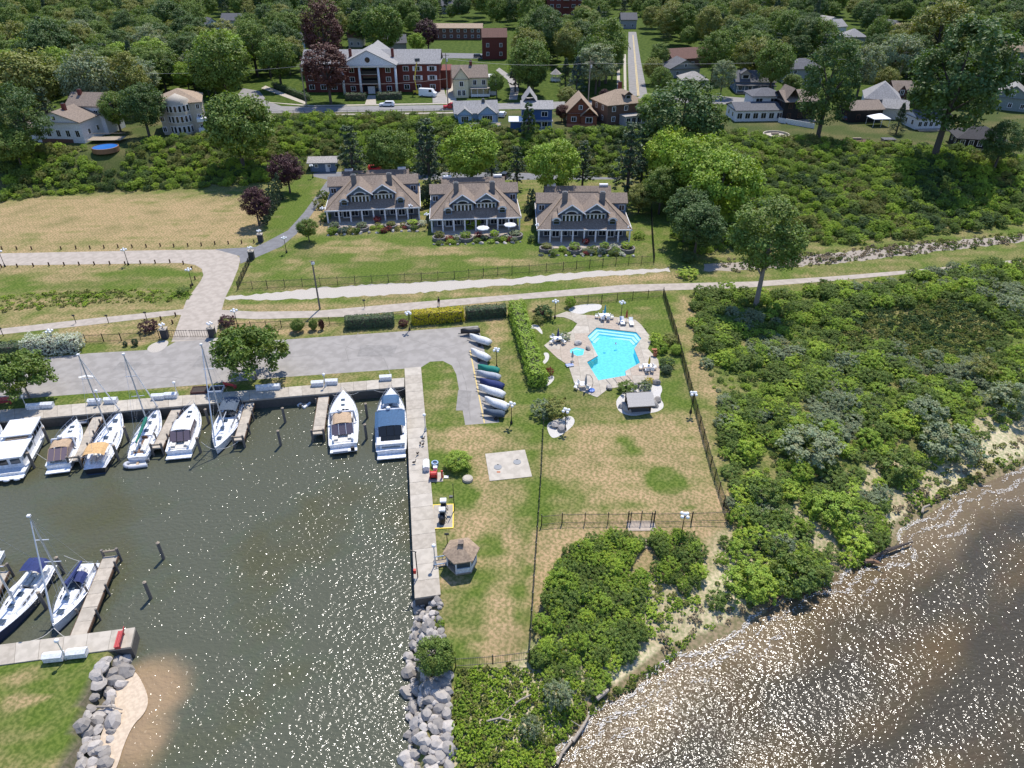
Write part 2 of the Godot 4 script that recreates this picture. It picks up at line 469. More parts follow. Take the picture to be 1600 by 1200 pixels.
func make_ground() -> void:
	shore = SHORE.duplicate()
	shore.insert(0, Vector2(140, -112))
	shore.insert(0, Vector2(260, -190))
	shore.append(Vector2(-2.5, -22))
	shore.append(Vector2(-6, 30))
	var b: Array = [Vector2(-102.2, -74.5), Vector2(-71.49, -80.13), Vector2(-16.1, -88.73), Vector2(-14.78, -88.91), Vector2(-8.69, -48.8), Vector2(-8.54, -47.35)]
	b.append_array([Vector2(-9.52, -45.8), Vector2(-9.24, -41.1), Vector2(-8.56, -37.21), Vector2(-8.62, -34.23), Vector2(-8.09, -32.02)])
	b.append_array([Vector2(-5, 20), Vector2(-45, 20)])
	b.append_array([Vector2(-36.29, -31.59), Vector2(-37.06, -34.92), Vector2(-37.85, -38.27), Vector2(-37.35, -41.58), Vector2(-37.09, -43.85), Vector2(-48.96, -42.21), Vector2(-65.29, -39.76)])
	basin = PackedVector2Array(b)
	pool_hole = Geometry2D.offset_polygon(PackedVector2Array(POOL), 1.25)[0]
	var wob := FastNoiseLite.new()
	wob.seed = 8
	wob.frequency = 0.09
	wob.fractal_octaves = 4
	var streak := FastNoiseLite.new()
	streak.seed = 18
	streak.frequency = 0.5
	var fleck := FastNoiseLite.new()
	fleck.seed = 28
	fleck.frequency = 0.32
	var zs := []
	var z := -20.0
	while z > -236.0:
		zs.append(z)
		z -= clampf(0.5 + (-z - 40.0) * 0.006, 0.5, 1.3)
	zs.append(-236.0)
	var xs := []
	var x := -190.0
	while x < 190.0:
		xs.append(x)
		x += clampf(0.65 + (absf(x) - 60.0) * 0.02, 0.65, 3.0)
	var nx := xs.size()
	var v := PackedVector3Array()
	var c := PackedColorArray()
	for zz in zs:
		for xx in xs:
			var p := Vector2(xx, zz)
			var e := height(xx, zz)
			v.append(Vector3(xx, e, zz))
			var w := wob.get_noise_2d(xx, zz)
			var dry := 0.3
			var q := p + Vector2(w, wob.get_noise_2d(zz + 500.0, xx)) * 2.2
			for k in PATCHES:
				var dx: float = (q.x - k[0]) / k[2]
				if dx > 1.25 or dx < -1.25:
					continue
				var dz: float = (q.y - k[1]) / k[3]
				if dz > 1.25 or dz < -1.25:
					continue
				var r := sqrt(dx * dx + dz * dz)
				if r < 1.25:
					dry = lerpf(dry, k[4], 1.0 - smoothstep(0.7, 1.25, r))
			dry = clampf(dry + w * 0.5 + streak.get_noise_2d(xx * 0.1, zz * 1.6) * 0.2 + sin(zz * 1.95 + xx * 0.06 + w * 1.5) * 0.07, 0.0, 1.0)
			dry = smoothstep(0.02, 0.95, dry + fleck.get_noise_2d(xx, zz) * 0.3)
			var col := Color(0.15, 0.20, 0.046).lerp(Color(0.53, 0.365, 0.23), dry)
			col = col.lerp(Color(0.115, 0.155, 0.04), clampf(w * 0.8, 0.0, 0.5))
			if e > 1.6:
				col = Color(0.10, 0.125, 0.045).lerp(Color(0.22, 0.18, 0.10), clampf(w + 0.2, 0.0, 1.0))
			if (xx > -2.0 or (xx > -8.0 and zz > -42.0)) and e < 1.45 and zz > -115.0:
				var s := lake_side(p)
				var sand := Color(0.56, 0.45, 0.31).lerp(Color(0.74, 0.62, 0.46), clampf(w * 2.0 + 0.5, 0.0, 1.0))
				if s < 1.2:
					sand = Color(0.34, 0.26, 0.18)
				col = col.lerp(sand, 1.0 - smoothstep(7.0, 10.0, s + w * 4.0))
			elif e < 1.3 and xx < 0.0:
				col = Color(0.2, 0.17, 0.13)
			c.append(col)
	var idx := PackedInt32Array()
	for j in zs.size() - 1:
		for i in nx - 1:
			var a := j * nx + i
			idx.append_array(PackedInt32Array([a, a + nx, a + nx + 1, a, a + nx + 1, a + 1]))
	var arr := []
	arr.resize(Mesh.ARRAY_MAX)
	arr[Mesh.ARRAY_VERTEX] = v
	arr[Mesh.ARRAY_COLOR] = c
	arr[Mesh.ARRAY_INDEX] = idx
	var m := ArrayMesh.new()
	m.add_surface_from_arrays(Mesh.PRIMITIVE_TRIANGLES, arr)
	var gm := mat("turf_ground", Color.WHITE, 0.95, "turf", 0.19, 0.0, "turf_fine", 1.2)
	gm.vertex_color_use_as_albedo = true
	gm.metallic_specular = 0.2
	gm.detail_enabled = true
	gm.detail_albedo = T["turf_fine"]
	gm.detail_blend_mode = BaseMaterial3D.BLEND_MODE_MUL
	gm.detail_uv_layer = BaseMaterial3D.DETAIL_UV_2
	gm.uv2_triplanar = true
	gm.uv2_world_triplanar = true
	gm.uv2_scale = Vector3.ONE * 0.31
	setting("ground", m, gm)
	# the flat town ground behind the bluff
	var s := Shape.new()
	s.quad(Vector3(-700, UPPER, -236), Vector3(-700, UPPER, -1300), Vector3(700, UPPER, -1300), Vector3(700, UPPER, -236))
	s.quad(Vector3(-700, UPPER, -150), Vector3(-700, UPPER, -236), Vector3(-190, UPPER, -236), Vector3(-190, UPPER, -150))
	s.quad(Vector3(190, UPPER, -150), Vector3(190, UPPER, -236), Vector3(700, UPPER, -236), Vector3(700, UPPER, -150))
	var tm := mat("town_lawn", lin(0.10, 0.14, 0.032), 0.95, "turf", 0.05)
	tm.metallic_specular = 0.2
	tm.detail_enabled = true
	tm.detail_albedo = T["turf"]
	tm.detail_blend_mode = BaseMaterial3D.BLEND_MODE_MUL
	tm.detail_uv_layer = BaseMaterial3D.DETAIL_UV_2
	tm.uv2_triplanar = true
	tm.uv2_world_triplanar = true
	tm.uv2_scale = Vector3.ONE * 0.27
	setting("town_ground", s.mesh(), tm)

func make_water() -> void:
	# choppy water: real wavelets near the camera plus fine relief; colour follows the stirred-up sand
	var sed := FastNoiseLite.new()
	sed.seed = 77
	sed.frequency = 0.05
	sed.fractal_octaves = 4
	var sw := FastNoiseLite.new()
	sw.seed = 5
	sw.frequency = 0.22
	var xs := []
	var x := -420.0
	while x < 420.0:
		xs.append(x)
		x += 0.7 if absf(x) < 75.0 else (4.0 if absf(x) < 110.0 else 40.0)
	var zs := []
	var z := 60.0
	while z > -112.0:
		zs.append(z)
		z -= 0.7 if z < -24.0 else 6.0
	var v := PackedVector3Array()
	var c := PackedColorArray()
	for zz in zs:
		for xx in xs:
			var e := 0.0
			var p := Vector2(xx, zz)
			var col := Color(0.083, 0.09, 0.062)
			var k := sed.get_noise_2d(xx, zz)
			if xx > 1.0 or (xx > -6.0 and zz > -33.0):
				var s := -lake_side(p)
				col = Color(0.06, 0.053, 0.036)
				var roll := sin((s * 1.25 + sed.get_noise_2d(xx * 0.6, zz * 0.6) * 6.0) * 0.55)
				col = col.lerp(Color(0.115, 0.08, 0.038), clampf(0.34 + roll * 0.3 + k * 0.8 - s * 0.010, 0.0, 0.9))
				col = col.lerp(Color(0.155, 0.115, 0.065), 1.0 - smoothstep(-1.0, 6.0, s + k * 7.0))
				e = roll * 0.1 * clampf(s * 0.2, 0.0, 1.0) + sw.get_noise_2d(xx, zz * 0.7) * 0.07 * clampf(s * 0.3, 0.0, 1.0)
			elif zz > -100.0:
				var d := p.distance_to(Vector2(-32.6, -33.5))
				var d2 := p.distance_to(Vector2(-34.0, -38.5))
				col = col.lerp(Color(0.27, 0.19, 0.11), 1.0 - smoothstep(1.2, 4.4, minf(d, d2) + k * 2.5))
				col = col.lerp(Color(0.075, 0.07, 0.03), clampf(k * 1.2, 0.0, 0.8))
				e = sw.get_noise_2d(xx, zz) * 0.03
			v.append(Vector3(xx, e, zz))
			c.append(col)
	var idx := PackedInt32Array()
	var nx := xs.size()
	for j in zs.size() - 1:
		for i in nx - 1:
			var a := j * nx + i
			idx.append_array(PackedInt32Array([a, a + nx, a + nx + 1, a, a + nx + 1, a + 1]))
	var st := SurfaceTool.new()
	var arr := []
	arr.resize(Mesh.ARRAY_MAX)
	arr[Mesh.ARRAY_VERTEX] = v
	arr[Mesh.ARRAY_COLOR] = c
	arr[Mesh.ARRAY_INDEX] = idx
	st.create_from_arrays(arr)
	st.generate_normals()
	var m := st.commit()
	var wm := mat("water", Color.WHITE, 0.15)
	wm.roughness_texture = T["ruffle"]
	wm.vertex_color_use_as_albedo = true
	wm.metallic_specular = 0.32
	wm.normal_enabled = true
	wm.normal_texture = T["chop"]
	wm.normal_scale = 0.78
	wm.uv1_triplanar = true
	wm.uv1_world_triplanar = true
	wm.uv1_scale = Vector3(0.0225, 0.0225, 0.033)
	setting("water", m, wm)
	# broken lines of foam where the swell runs up the sand
	var f := Shape.new()
	var r := RandomNumberGenerator.new()
	r.seed = 71
	for run in [[0.2, 0.5, 0.62], [1.5, 0.6, 0.42], [3.2, 0.5, 0.12]]:
		for i in range(2, shore.size() - 3):
			var a: Vector2 = shore[i]
			var b: Vector2 = shore[i + 1]
			var d := (b - a).normalized()
			var nrm := Vector2(d.y, -d.x)
			if (b - a).cross(nrm) > 0.0:
				nrm = -nrm
			var n := int(a.distance_to(b) * 26.0)
			for k in n:
				var t := (k + r.randf()) / n
				var q := a.lerp(b, t)
				if sed.get_noise_2d(q.x * 2.2, q.y * 2.2 + run[0] * 40.0) + r.randf_range(-0.45, 0.45) > run[2] - 0.45:
					continue
				q += nrm * (run[0] + sed.get_noise_2d(q.x * 3.0, q.y * 3.0 + 90.0) * 1.4 + r.randf_range(-0.5, 0.5) * run[1])
				var len := r.randf_range(0.05, 0.22)
				var wid := r.randf_range(0.02, 0.07)
				var dd := d.rotated(r.randf_range(-0.5, 0.5))
				var nn := Vector2(-dd.y, dd.x)
				var y := 0.07 + r.randf() * 0.02
				var p := []
				for u in 6:
					var an := TAU * u / 6.0
					var o := dd * cos(an) * len * r.randf_range(0.6, 1.0) + nn * sin(an) * wid * r.randf_range(0.6, 1.0)
					p.append(Vector3(q.x + o.x, y, q.y + o.y))
				for u in range(1, 5):
					f.tri(p[0], p[u], p[u + 1])
	mat("foam", lin(0.5, 0.47, 0.42), 0.7)
	var fo := part(self, "surf_foam", f.mesh(), M["foam"])
	stuff(fo)
	tag(fo, "broken white foam lines washing along the sandy lake shore", "foam")

func surface(called: String, poly: Array, y: float, mt: String) -> MeshInstance3D:
	if called.begins_with("stone") or called in ["gate_island", "sand_beach"]:
		for k in 2:
			var c := []
			for i in poly.size():
				var a: Vector2 = poly[i]
				var b: Vector2 = poly[(i + 1) % poly.size()]
				c.append(a.lerp(b, 0.25))
				c.append(a.lerp(b, 0.75))
			poly = c
	if called == "rail_gravel":
		var c := []
		for i in poly.size():
			var a: Vector2 = poly[i]
			var b: Vector2 = poly[(i + 1) % poly.size()]
			var n := maxi(1, int(a.distance_to(b) / 0.9))
			for k in n:
				c.append(a.lerp(b, float(k) / n) + Vector2(0, rng.randf_range(-0.42, 0.42)))
		poly = c
	var s := Shape.new()
	s.sheet(poly, y)
	return setting(called, s.mesh(), M[mt])

func ribbon(top: Array, bottom: Array) -> Array:
	var b := bottom.duplicate()
	b.reverse()
	return top + b

func make_roads() -> void:
	var lot := surface("marina_parking", [Vector2(-85.7, -93.8), Vector2(-74.2, -95.9), Vector2(-67.49, -97.28), Vector2(-58.82, -98.28), Vector2(-55.91, -99.49), Vector2(-54.85, -101.6), Vector2(-49.7, -102.2), Vector2(-47.57, -100.3), Vector2(-37.77, -101.6), Vector2(-17.24, -104.6), Vector2(-5.78, -106.4), Vector2(-4.04, -95.71), Vector2(-2.61, -85.01), Vector2(-1.77, -78.78), Vector2(-6.42, -78.19), Vector2(-7.39, -84.2), Vector2(-8.49, -91.04), Vector2(-9.35, -93.61), Vector2(-10.85, -94.94), Vector2(-12.85, -94.75), Vector2(-14.07, -93.05), Vector2(-16.6, -92.68), Vector2(-34.25, -90.32), Vector2(-48.35, -87.87), Vector2(-67.92, -85.01), Vector2(-78.76, -83.07)], 1.506, "asphalt")
	surface("entrance_road", [Vector2(-55.87, -100.9), Vector2(-56.9, -105.7), Vector2(-58.01, -110.8), Vector2(-59.12, -115.7), Vector2(-59.31, -119.7), Vector2(-59.52, -123.8), Vector2(-59.95, -126.7), Vector2(-61.41, -129.7), Vector2(-63.36, -131.5), Vector2(-66.29, -132.5), Vector2(-102.2, -131.2), Vector2(-113.3, -130.6), Vector2(-117.1, -136.3), Vector2(-105.9, -137.3), Vector2(-73.49, -139), Vector2(-61.58, -139.3), Vector2(-57.55, -137.6), Vector2(-55.29, -134.7), Vector2(-54.19, -129.7), Vector2(-53.07, -122.4), Vector2(-52.47, -117), Vector2(-51.15, -110.8), Vector2(-49.02, -101.8)], 1.510, "trail")
	surface("condo_drive", [Vector2(-62.18, -139.5), Vector2(-53.96, -140.7), Vector2(-52.61, -143.5), Vector2(-49.7, -150.1), Vector2(-48.92, -161.5), Vector2(-48.71, -177.2), Vector2(-48.68, -186.1), Vector2(-53.04, -188.8), Vector2(-54.91, -196.9), Vector2(-17.89, -199.3), Vector2(34.9, -193.3), Vector2(34.74, -186.6), Vector2(0, -186.1), Vector2(-27.05, -186.1), Vector2(-44.47, -184.5), Vector2(-46.17, -178.2), Vector2(-46.61, -171.4), Vector2(-46.86, -157.3), Vector2(-47.28, -147.9), Vector2(-48.66, -141), Vector2(-52.22, -135.3), Vector2(-54.48, -132.1), Vector2(-55.96, -136)], 1.514, "asphalt2")
	surface("trail", ribbon([Vector2(-94.74, -102.8), Vector2(-86.61, -105.3), Vector2(-73.26, -108.9), Vector2(-58.51, -112.4), Vector2(-51.65, -112.2), Vector2(-45.19, -111.5), Vector2(-34.51, -111.8), Vector2(-17.36, -115.2), Vector2(0, -118.2), Vector2(21.2, -122.4), Vector2(45.83, -123.8), Vector2(61.97, -126.1), Vector2(82.31, -129.7), Vector2(104.1, -134.4)], [Vector2(-93.46, -100.9), Vector2(-85.42, -103.3), Vector2(-72.12, -106.6), Vector2(-58.61, -110.3), Vector2(-50.66, -109.4), Vector2(-44.33, -108.7), Vector2(-29.55, -109.6), Vector2(-17.59, -112.2), Vector2(-8.39, -114.2), Vector2(0, -116), Vector2(20.81, -119.4), Vector2(31.67, -120.2), Vector2(43.24, -121), Vector2(61.21, -124.1), Vector2(81.57, -128.2), Vector2(103.4, -133.1)]), 1.518, "trail")
	surface("rail_gravel", ribbon([Vector2(-52.55, -117.3), Vector2(-47.24, -118.3), Vector2(-36.64, -121), Vector2(-24.88, -122.7), Vector2(0, -125.2), Vector2(14.06, -128.2), Vector2(31.08, -130)], [Vector2(-52.2, -116.3), Vector2(-46.53, -116), Vector2(-35.66, -116.8), Vector2(-20.67, -118.3), Vector2(0, -122.4), Vector2(14.82, -125.5), Vector2(31.05, -128.5)]), 1.506, "gravel")
	surface("rail_gravel", ribbon([Vector2(38.47, -131.8), Vector2(47.24, -133.4), Vector2(66.18, -137.3), Vector2(81.1, -141), Vector2(112.2, -147.9)], [Vector2(37.71, -128.5), Vector2(46.05, -129.1), Vector2(64.24, -132.1), Vector2(78.67, -135.7), Vector2(109.8, -143.8)]), 1.506, "gravel_tan")
	surface("sand_beach", [Vector2(-37.2, -41.72), Vector2(-35.73, -41.17), Vector2(-34.19, -39.56), Vector2(-33.14, -38.08), Vector2(-33.01, -36.84), Vector2(-33.59, -35.81), Vector2(-33.57, -33.89), Vector2(-33.22, -31.96), Vector2(-33.46, -29.88), Vector2(-35.54, -31.96), Vector2(-36.09, -35.93), Vector2(-36.68, -39.04)], 0.1, "sand")
	surface("pump_pad", [Vector2(-3.49, -71.88), Vector2(1.68, -72.74), Vector2(2.51, -67.42), Vector2(-2.77, -66.58)], 1.56, "concrete3")
	var cr := RandomNumberGenerator.new()
	cr.seed = 17
	for q in [[Vector2(-64.31, -92.87), Vector2(-50.11, -94.56), Vector2(-36.09, -96.49)], [Vector2(-32.65, -92.87), Vector2(-24.26, -95.71), Vector2(-10.41, -99.7)], [Vector2(-29.36, -100.7), Vector2(-20.22, -95.71), Vector2(-18.54, -91.04)], [Vector2(-45.46, -98.68), Vector2(-37.4, -95.71), Vector2(-28.63, -97.28)], [Vector2(-16.9, -101.8), Vector2(-11.36, -98.68), Vector2(-6.34, -101.8)], [Vector2(-67.86, -88.38), Vector2(-58.3, -90.5), Vector2(-50.38, -90.14)], [Vector2(-8.59, -95.71), Vector2(-6.88, -88.38), Vector2(-5.78, -79.52)], [Vector2(-25.74, -103.9), Vector2(-26.86, -98.68), Vector2(-25.59, -94.75)]]:
		var cs := Shape.new()
		for i in 2:
			for k in 12:
				var a: Vector2 = q[i].lerp(q[i + 1], k / 12.0) + Vector2(0, sin(k * 1.7) * 0.14)
				var b: Vector2 = q[i].lerp(q[i + 1], (k + 1) / 12.0) + Vector2(0, sin((k + 1) * 1.7) * 0.14)
				var nn: Vector2 = (b - a).orthogonal().normalized() * cr.randf_range(0.02, 0.06)
				cs.quad(Vector3(a.x - nn.x, 1.511, a.y - nn.y), Vector3(a.x + nn.x, 1.511, a.y + nn.y), Vector3(b.x + nn.x, 1.511, b.y + nn.y), Vector3(b.x - nn.x, 1.511, b.y - nn.y))
		part(lot, "crack", cs.mesh(), M["asphalt_dark"])
	for q in [[Vector2(-47.17, -94.75), 2.4, 1.6], [Vector2(-21.6, -98.07), 3.0, 1.8], [Vector2(-59.62, -93.42), 1.8, 1.2], [Vector2(-6.93, -84.2), 1.0, 2.6]]:
		var c: Vector2 = q[0]
		var ps := Shape.new()
		ps.sheet([c + Vector2(-q[1], -q[2]), c + Vector2(q[1], -q[2] * 0.9), c + Vector2(q[1] * 0.9, q[2]), c + Vector2(-q[1], q[2])], 1.5085)
		part(lot, "patch", ps.mesh(), M["asphalt_patch"])
	# painted marks
	var s := Shape.new()
	for q in [[Vector2(-6.84, -98.07), Vector2(-6.64, -98.15), Vector2(-3.71, -78.63), Vector2(-3.88, -78.57)]]:
		s.sheet(q, 1.512)
	tag(part(self, "painted_line", s.mesh(), M["paint_yellow"]), "long yellow painted line beside the row of covered boats", "road marking")
	var a := Shape.new()
	a.sheet([Vector2(-65.78, -90.32), Vector2(-64.79, -90.86), Vector2(-64.61, -90.5), Vector2(-65.41, -89.96)], 1.5121)
	a.sheet([Vector2(-64.79, -90.86), Vector2(-63.39, -90.59), Vector2(-63.31, -90.23), Vector2(-64.61, -90.5)], 1.5141)
	tag(part(self, "painted_arrow", a.mesh(), M["paint_white"]), "white painted arrowhead on the grey asphalt lot", "road marking")
	# upper town
	surface("main_street", [Vector2(-89.24, -266), Vector2(-81.57, -249.6), Vector2(-74.82, -242), Vector2(-64.84, -241.1), Vector2(-20.92, -243.8), Vector2(6.36, -247.6), Vector2(39.78, -251.5), Vector2(46.76, -261.7), Vector2(70.26, -257.6), Vector2(97.56, -247.6), Vector2(92.91, -240.2), Vector2(65.3, -245.7), Vector2(50.9, -247.6), Vector2(41.02, -238.4), Vector2(6.15, -238.4), Vector2(-18.92, -236.1), Vector2(-75.18, -232.2), Vector2(-83.07, -238.4), Vector2(-94.41, -257.6), Vector2(-96.28, -270.4)], 8.02, "townroad")
	surface("side_street", [Vector2(61.67, -416.2), Vector2(49.28, -327.7), Vector2(40.18, -257.6), Vector2(46.54, -257.6), Vector2(54.73, -327.7), Vector2(65.74, -416.2)], 8.03, "townroad")
	surface("sidewalk", [Vector2(-61.85, -230.9), Vector2(-18.16, -233.9), Vector2(-18.04, -232.2), Vector2(-61.36, -228.8)], 8.03, "concrete")
	surface("sidewalk", [Vector2(-79.53, -247.6), Vector2(-65.38, -243.4), Vector2(-21.14, -246.7), Vector2(-21.02, -245.2), Vector2(-64.97, -241.6), Vector2(-81.65, -247.6)], 8.03, "concrete")
	surface("sidewalk", [Vector2(46.69, -344.2), Vector2(47.83, -344.2), Vector2(37.1, -257.6), Vector2(36.01, -257.6)], 8.03, "concrete")
	surface("sidewalk", [Vector2(49.54, -344.2), Vector2(50.68, -344.2), Vector2(39.3, -257.6), Vector2(38.42, -257.6)], 8.03, "concrete")
	surface("lane", [Vector2(-26.21, -246.7), Vector2(-28.74, -273.8), Vector2(-30.93, -294.6), Vector2(-27.22, -294.6), Vector2(-24.12, -268.2), Vector2(-21.14, -246.7)], 8.04, "asphalt")
	surface("lane", [Vector2(-1.08, -251.5), Vector2(-0.46, -268.2), Vector2(-1.69, -285.7), Vector2(-6.39, -305.4), Vector2(-5.2, -311.1), Vector2(1.45, -287), Vector2(2.5, -268.2), Vector2(1.72, -251.5)], 8.04, "asphalt")
	surface("lane", [Vector2(-21.34, -243.8), Vector2(-24.99, -288.2), Vector2(-22.16, -289.5), Vector2(-17.99, -243.8)], 8.05, "concrete")
	surface("lane", [Vector2(-46.18, -349.5), Vector2(-11.44, -345.9), Vector2(-11.04, -332.5), Vector2(-44.54, -335.8)], 8.04, "asphalt2")
	surface("front_walk", [Vector2(-48.12, -243.8), Vector2(-49.57, -258.6), Vector2(-46.93, -258.6), Vector2(-44.36, -243.8)], 8.06, "concrete2")
	surface("hedge_walk", [Vector2(-89.57, -275), Vector2(-67.87, -247.6), Vector2(-68.02, -244.8), Vector2(-89.86, -270.4)], 8.04, "concrete")
	var yl := Shape.new()
	for k in 2:
		var q: Array = [Vector2(62.08, -404.3), Vector2(43.03, -257.6), Vector2(43.25, -257.6), Vector2(62.25, -404.3)] if k == 0 else [Vector2(62.41, -404.3), Vector2(43.47, -257.6), Vector2(43.69, -257.6), Vector2(62.58, -404.3)]
		yl.sheet(q, 8.036)
	tag(part(self, "centre_line", yl.mesh(), M["paint_yellow"]), "double yellow centre line on the street running away uphill", "road marking")

func slabs(parent: Node3D, a0: Vector2, a1: Vector2, b0: Vector2, b1: Vector2, n: int, y0: float, y1: float, rows := 1) -> void:
	for i in n:
		for j in rows:
			var g := 0.012
			var t0 := float(i) / n
			var t1 := float(i + 1) / n
			var u0 := float(j) / rows
			var u1 := float(j + 1) / rows
			var q := [a0.lerp(a1, t0).lerp(b0.lerp(b1, t0), u0), a0.lerp(a1, t1).lerp(b0.lerp(b1, t1), u0), a0.lerp(a1, t1).lerp(b0.lerp(b1, t1), u1), a0.lerp(a1, t0).lerp(b0.lerp(b1, t0), u1)]
			var mid: Vector2 = (q[0] + q[1] + q[2] + q[3]) / 4.0
			for k in 4:
				q[k] = q[k] + (mid - q[k]).normalized() * g * 2.0
			var s := Shape.new()
			s.prism(q, y0, y1 + rng.randf_range(-0.006, 0.006))
			part(parent, "slab", s.mesh(), M[["concrete", "concrete2", "concrete3"][rng.randi() % 3]])

func walkway(called: String, label: String, f0: Vector2, f1: Vector2, b0: Vector2, b1: Vector2, n: int, rows := 1) -> void:
	var o := thing(called, label, "quay")
	o.set_meta("kind", "structure")
	slabs(o, f0, f1, b0, b1, n, 1.38, 1.62, rows)
	var s := Shape.new()
	var inn := ((b0 - f0).normalized() * 0.03)
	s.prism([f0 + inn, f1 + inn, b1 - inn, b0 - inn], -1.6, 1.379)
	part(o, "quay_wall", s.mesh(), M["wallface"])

func pile_at(parent: Node, called: String, at: Vector3, top: float, r := 0.16) -> MeshInstance3D:
	var s := Shape.new()
	s.rod(Vector3(0, -1.6 - at.y, 0), Vector3(0, top, 0), r, r * 0.95, 9)
	return part(parent, called, s.mesh(), M["pile"], at)

func finger_pier(a: Vector3, b: Vector3, w: float, label: String, piles_at: Array) -> void:
	var d := (b - a)
	d.y = 0
	var L := d.length()
	var o := thing("finger_pier", label, "pier", Vector3(a.x, 0, a.z), atan2(d.x, d.z), "finger piers of the marina")
	var n := int(L / 1.6)
	for i in n:
		var seg := L / n
		box(o, "deck_panel", M[["deck_conc", "concrete2"][i % 2]], Vector3(0, 1.02 + rng.randf_range(-0.01, 0.01), (i + 0.5) * seg), Vector3(w, 0.22, seg - 0.03))
	for sx in [-1.0, 1.0]:
		box(o, "stringer", M["wood_brown"], Vector3(sx * (w / 2 + 0.05), 0.94, L / 2), Vector3(0.08, 0.3, L - 0.1))
	for q in piles_at:
		pile_at(o, "pile", Vector3(q[0] * (w / 2 + 0.22), 0, q[1] * L), q[2], 0.12)
	for sx in [-1.0, 1.0]:
		pile_at(o, "pile", Vector3(sx * (w / 2 + 0.02), 0, L + 0.18), 2.0, 0.16)
	box(o, "cross_beam", M["wood_grey"], Vector3(0, 1.75, L + 0.12), Vector3(w + 0.2, 0.22, 0.12))

func dock_box(at: Vector3, turn: float, label: String, L := 1.75) -> void:
	var o := thing("dock_box", label, "dock box", at, turn, "white dock boxes along the quays")
	box(o, "body", M["white"], Vector3(0, 0.33, 0), Vector3(L, 0.62, 0.72))
	var s := Shape.new()
	var h := L / 2 + 0.03
	s.quad(Vector3(-h, 0.64, 0.4), Vector3(-h, 0.86, 0), Vector3(h, 0.86, 0), Vector3(h, 0.64, 0.4))
	s.quad(Vector3(h, 0.64, -0.4), Vector3(h, 0.86, 0), Vector3(-h, 0.86, 0), Vector3(-h, 0.64, -0.4))
	s.tri(Vector3(-h, 0.64, -0.4), Vector3(-h, 0.86, 0), Vector3(-h, 0.64, 0.4))
	s.tri(Vector3(h, 0.64, 0.4), Vector3(h, 0.86, 0), Vector3(h, 0.64, -0.4))
	s.quad(Vector3(-h, 0.641, -0.4), Vector3(-h, 0.641, 0.4), Vector3(h, 0.641, 0.4), Vector3(h, 0.641, -0.4))
	part(o, "lid", s.mesh(), M["white"])

func globe_lamp(at: Vector3, label: String, h := 3.4, globes := 4, mt := "iron", group := "globe street lamps") -> void:
	var o := thing("globe_lamp", label, "street lamp", at, rng.randf() * 1.5, group)
	var s := Shape.new()
	s.lathe(Vector3.ZERO, [Vector2(0.2, 0), Vector2(0.2, 0.25), Vector2(0.1, 0.5), Vector2(0.06, 0.9), Vector2(0.05, h - 0.35), Vector2(0.09, h - 0.3), Vector2(0.03, h - 0.1)], 8)
	part(o, "post", s.mesh(), M[mt])
	if globes == 1:
		var g := Shape.new()
		g.ball(Vector3(0, h + 0.05, 0), Vector3.ONE * 0.23, 10)
		part(o, "globe", g.mesh(true), M["globe"])
		return
	var arms := Shape.new()
	for i in globes:
		var t := TAU * i / globes
		var q := Vector3(cos(t) * 0.42, h - 0.25, sin(t) * 0.42)
		arms.rod(Vector3(0, h - 0.4, 0), q, 0.03, 0.03, 5)
		var g := Shape.new()
		g.ball(q + Vector3(0, 0.2, 0), Vector3.ONE * 0.22, 8)
		part(o, "globe", g.mesh(true), M["globe"])
	part(o, "arm", arms.mesh(), M[mt])
	var g2 := Shape.new()
	g2.ball(Vector3(0, h + 0.16, 0), Vector3.ONE * 0.22, 8)
	part(o, "globe", g2.mesh(true), M["globe"])

func bench(at: Vector3, turn: float, label: String) -> void:
	var o := thing("park_bench", label, "bench", at, turn)
	for i in 3:
		box(o, "seat_slat", M["bench_red"], Vector3(0, 0.45, -0.18 + i * 0.18), Vector3(1.9, 0.05, 0.15))
	for i in 3:
		box(o, "back_slat", M["bench_red"], Vector3(0, 0.6 + i * 0.17, -0.32 - i * 0.04), Vector3(1.9, 0.14, 0.05))
	for sx in [-0.8, 0.8]:
		box(o, "leg", M["bench_red"], Vector3(sx, 0.22, 0), Vector3(0.08, 0.42, 0.5))

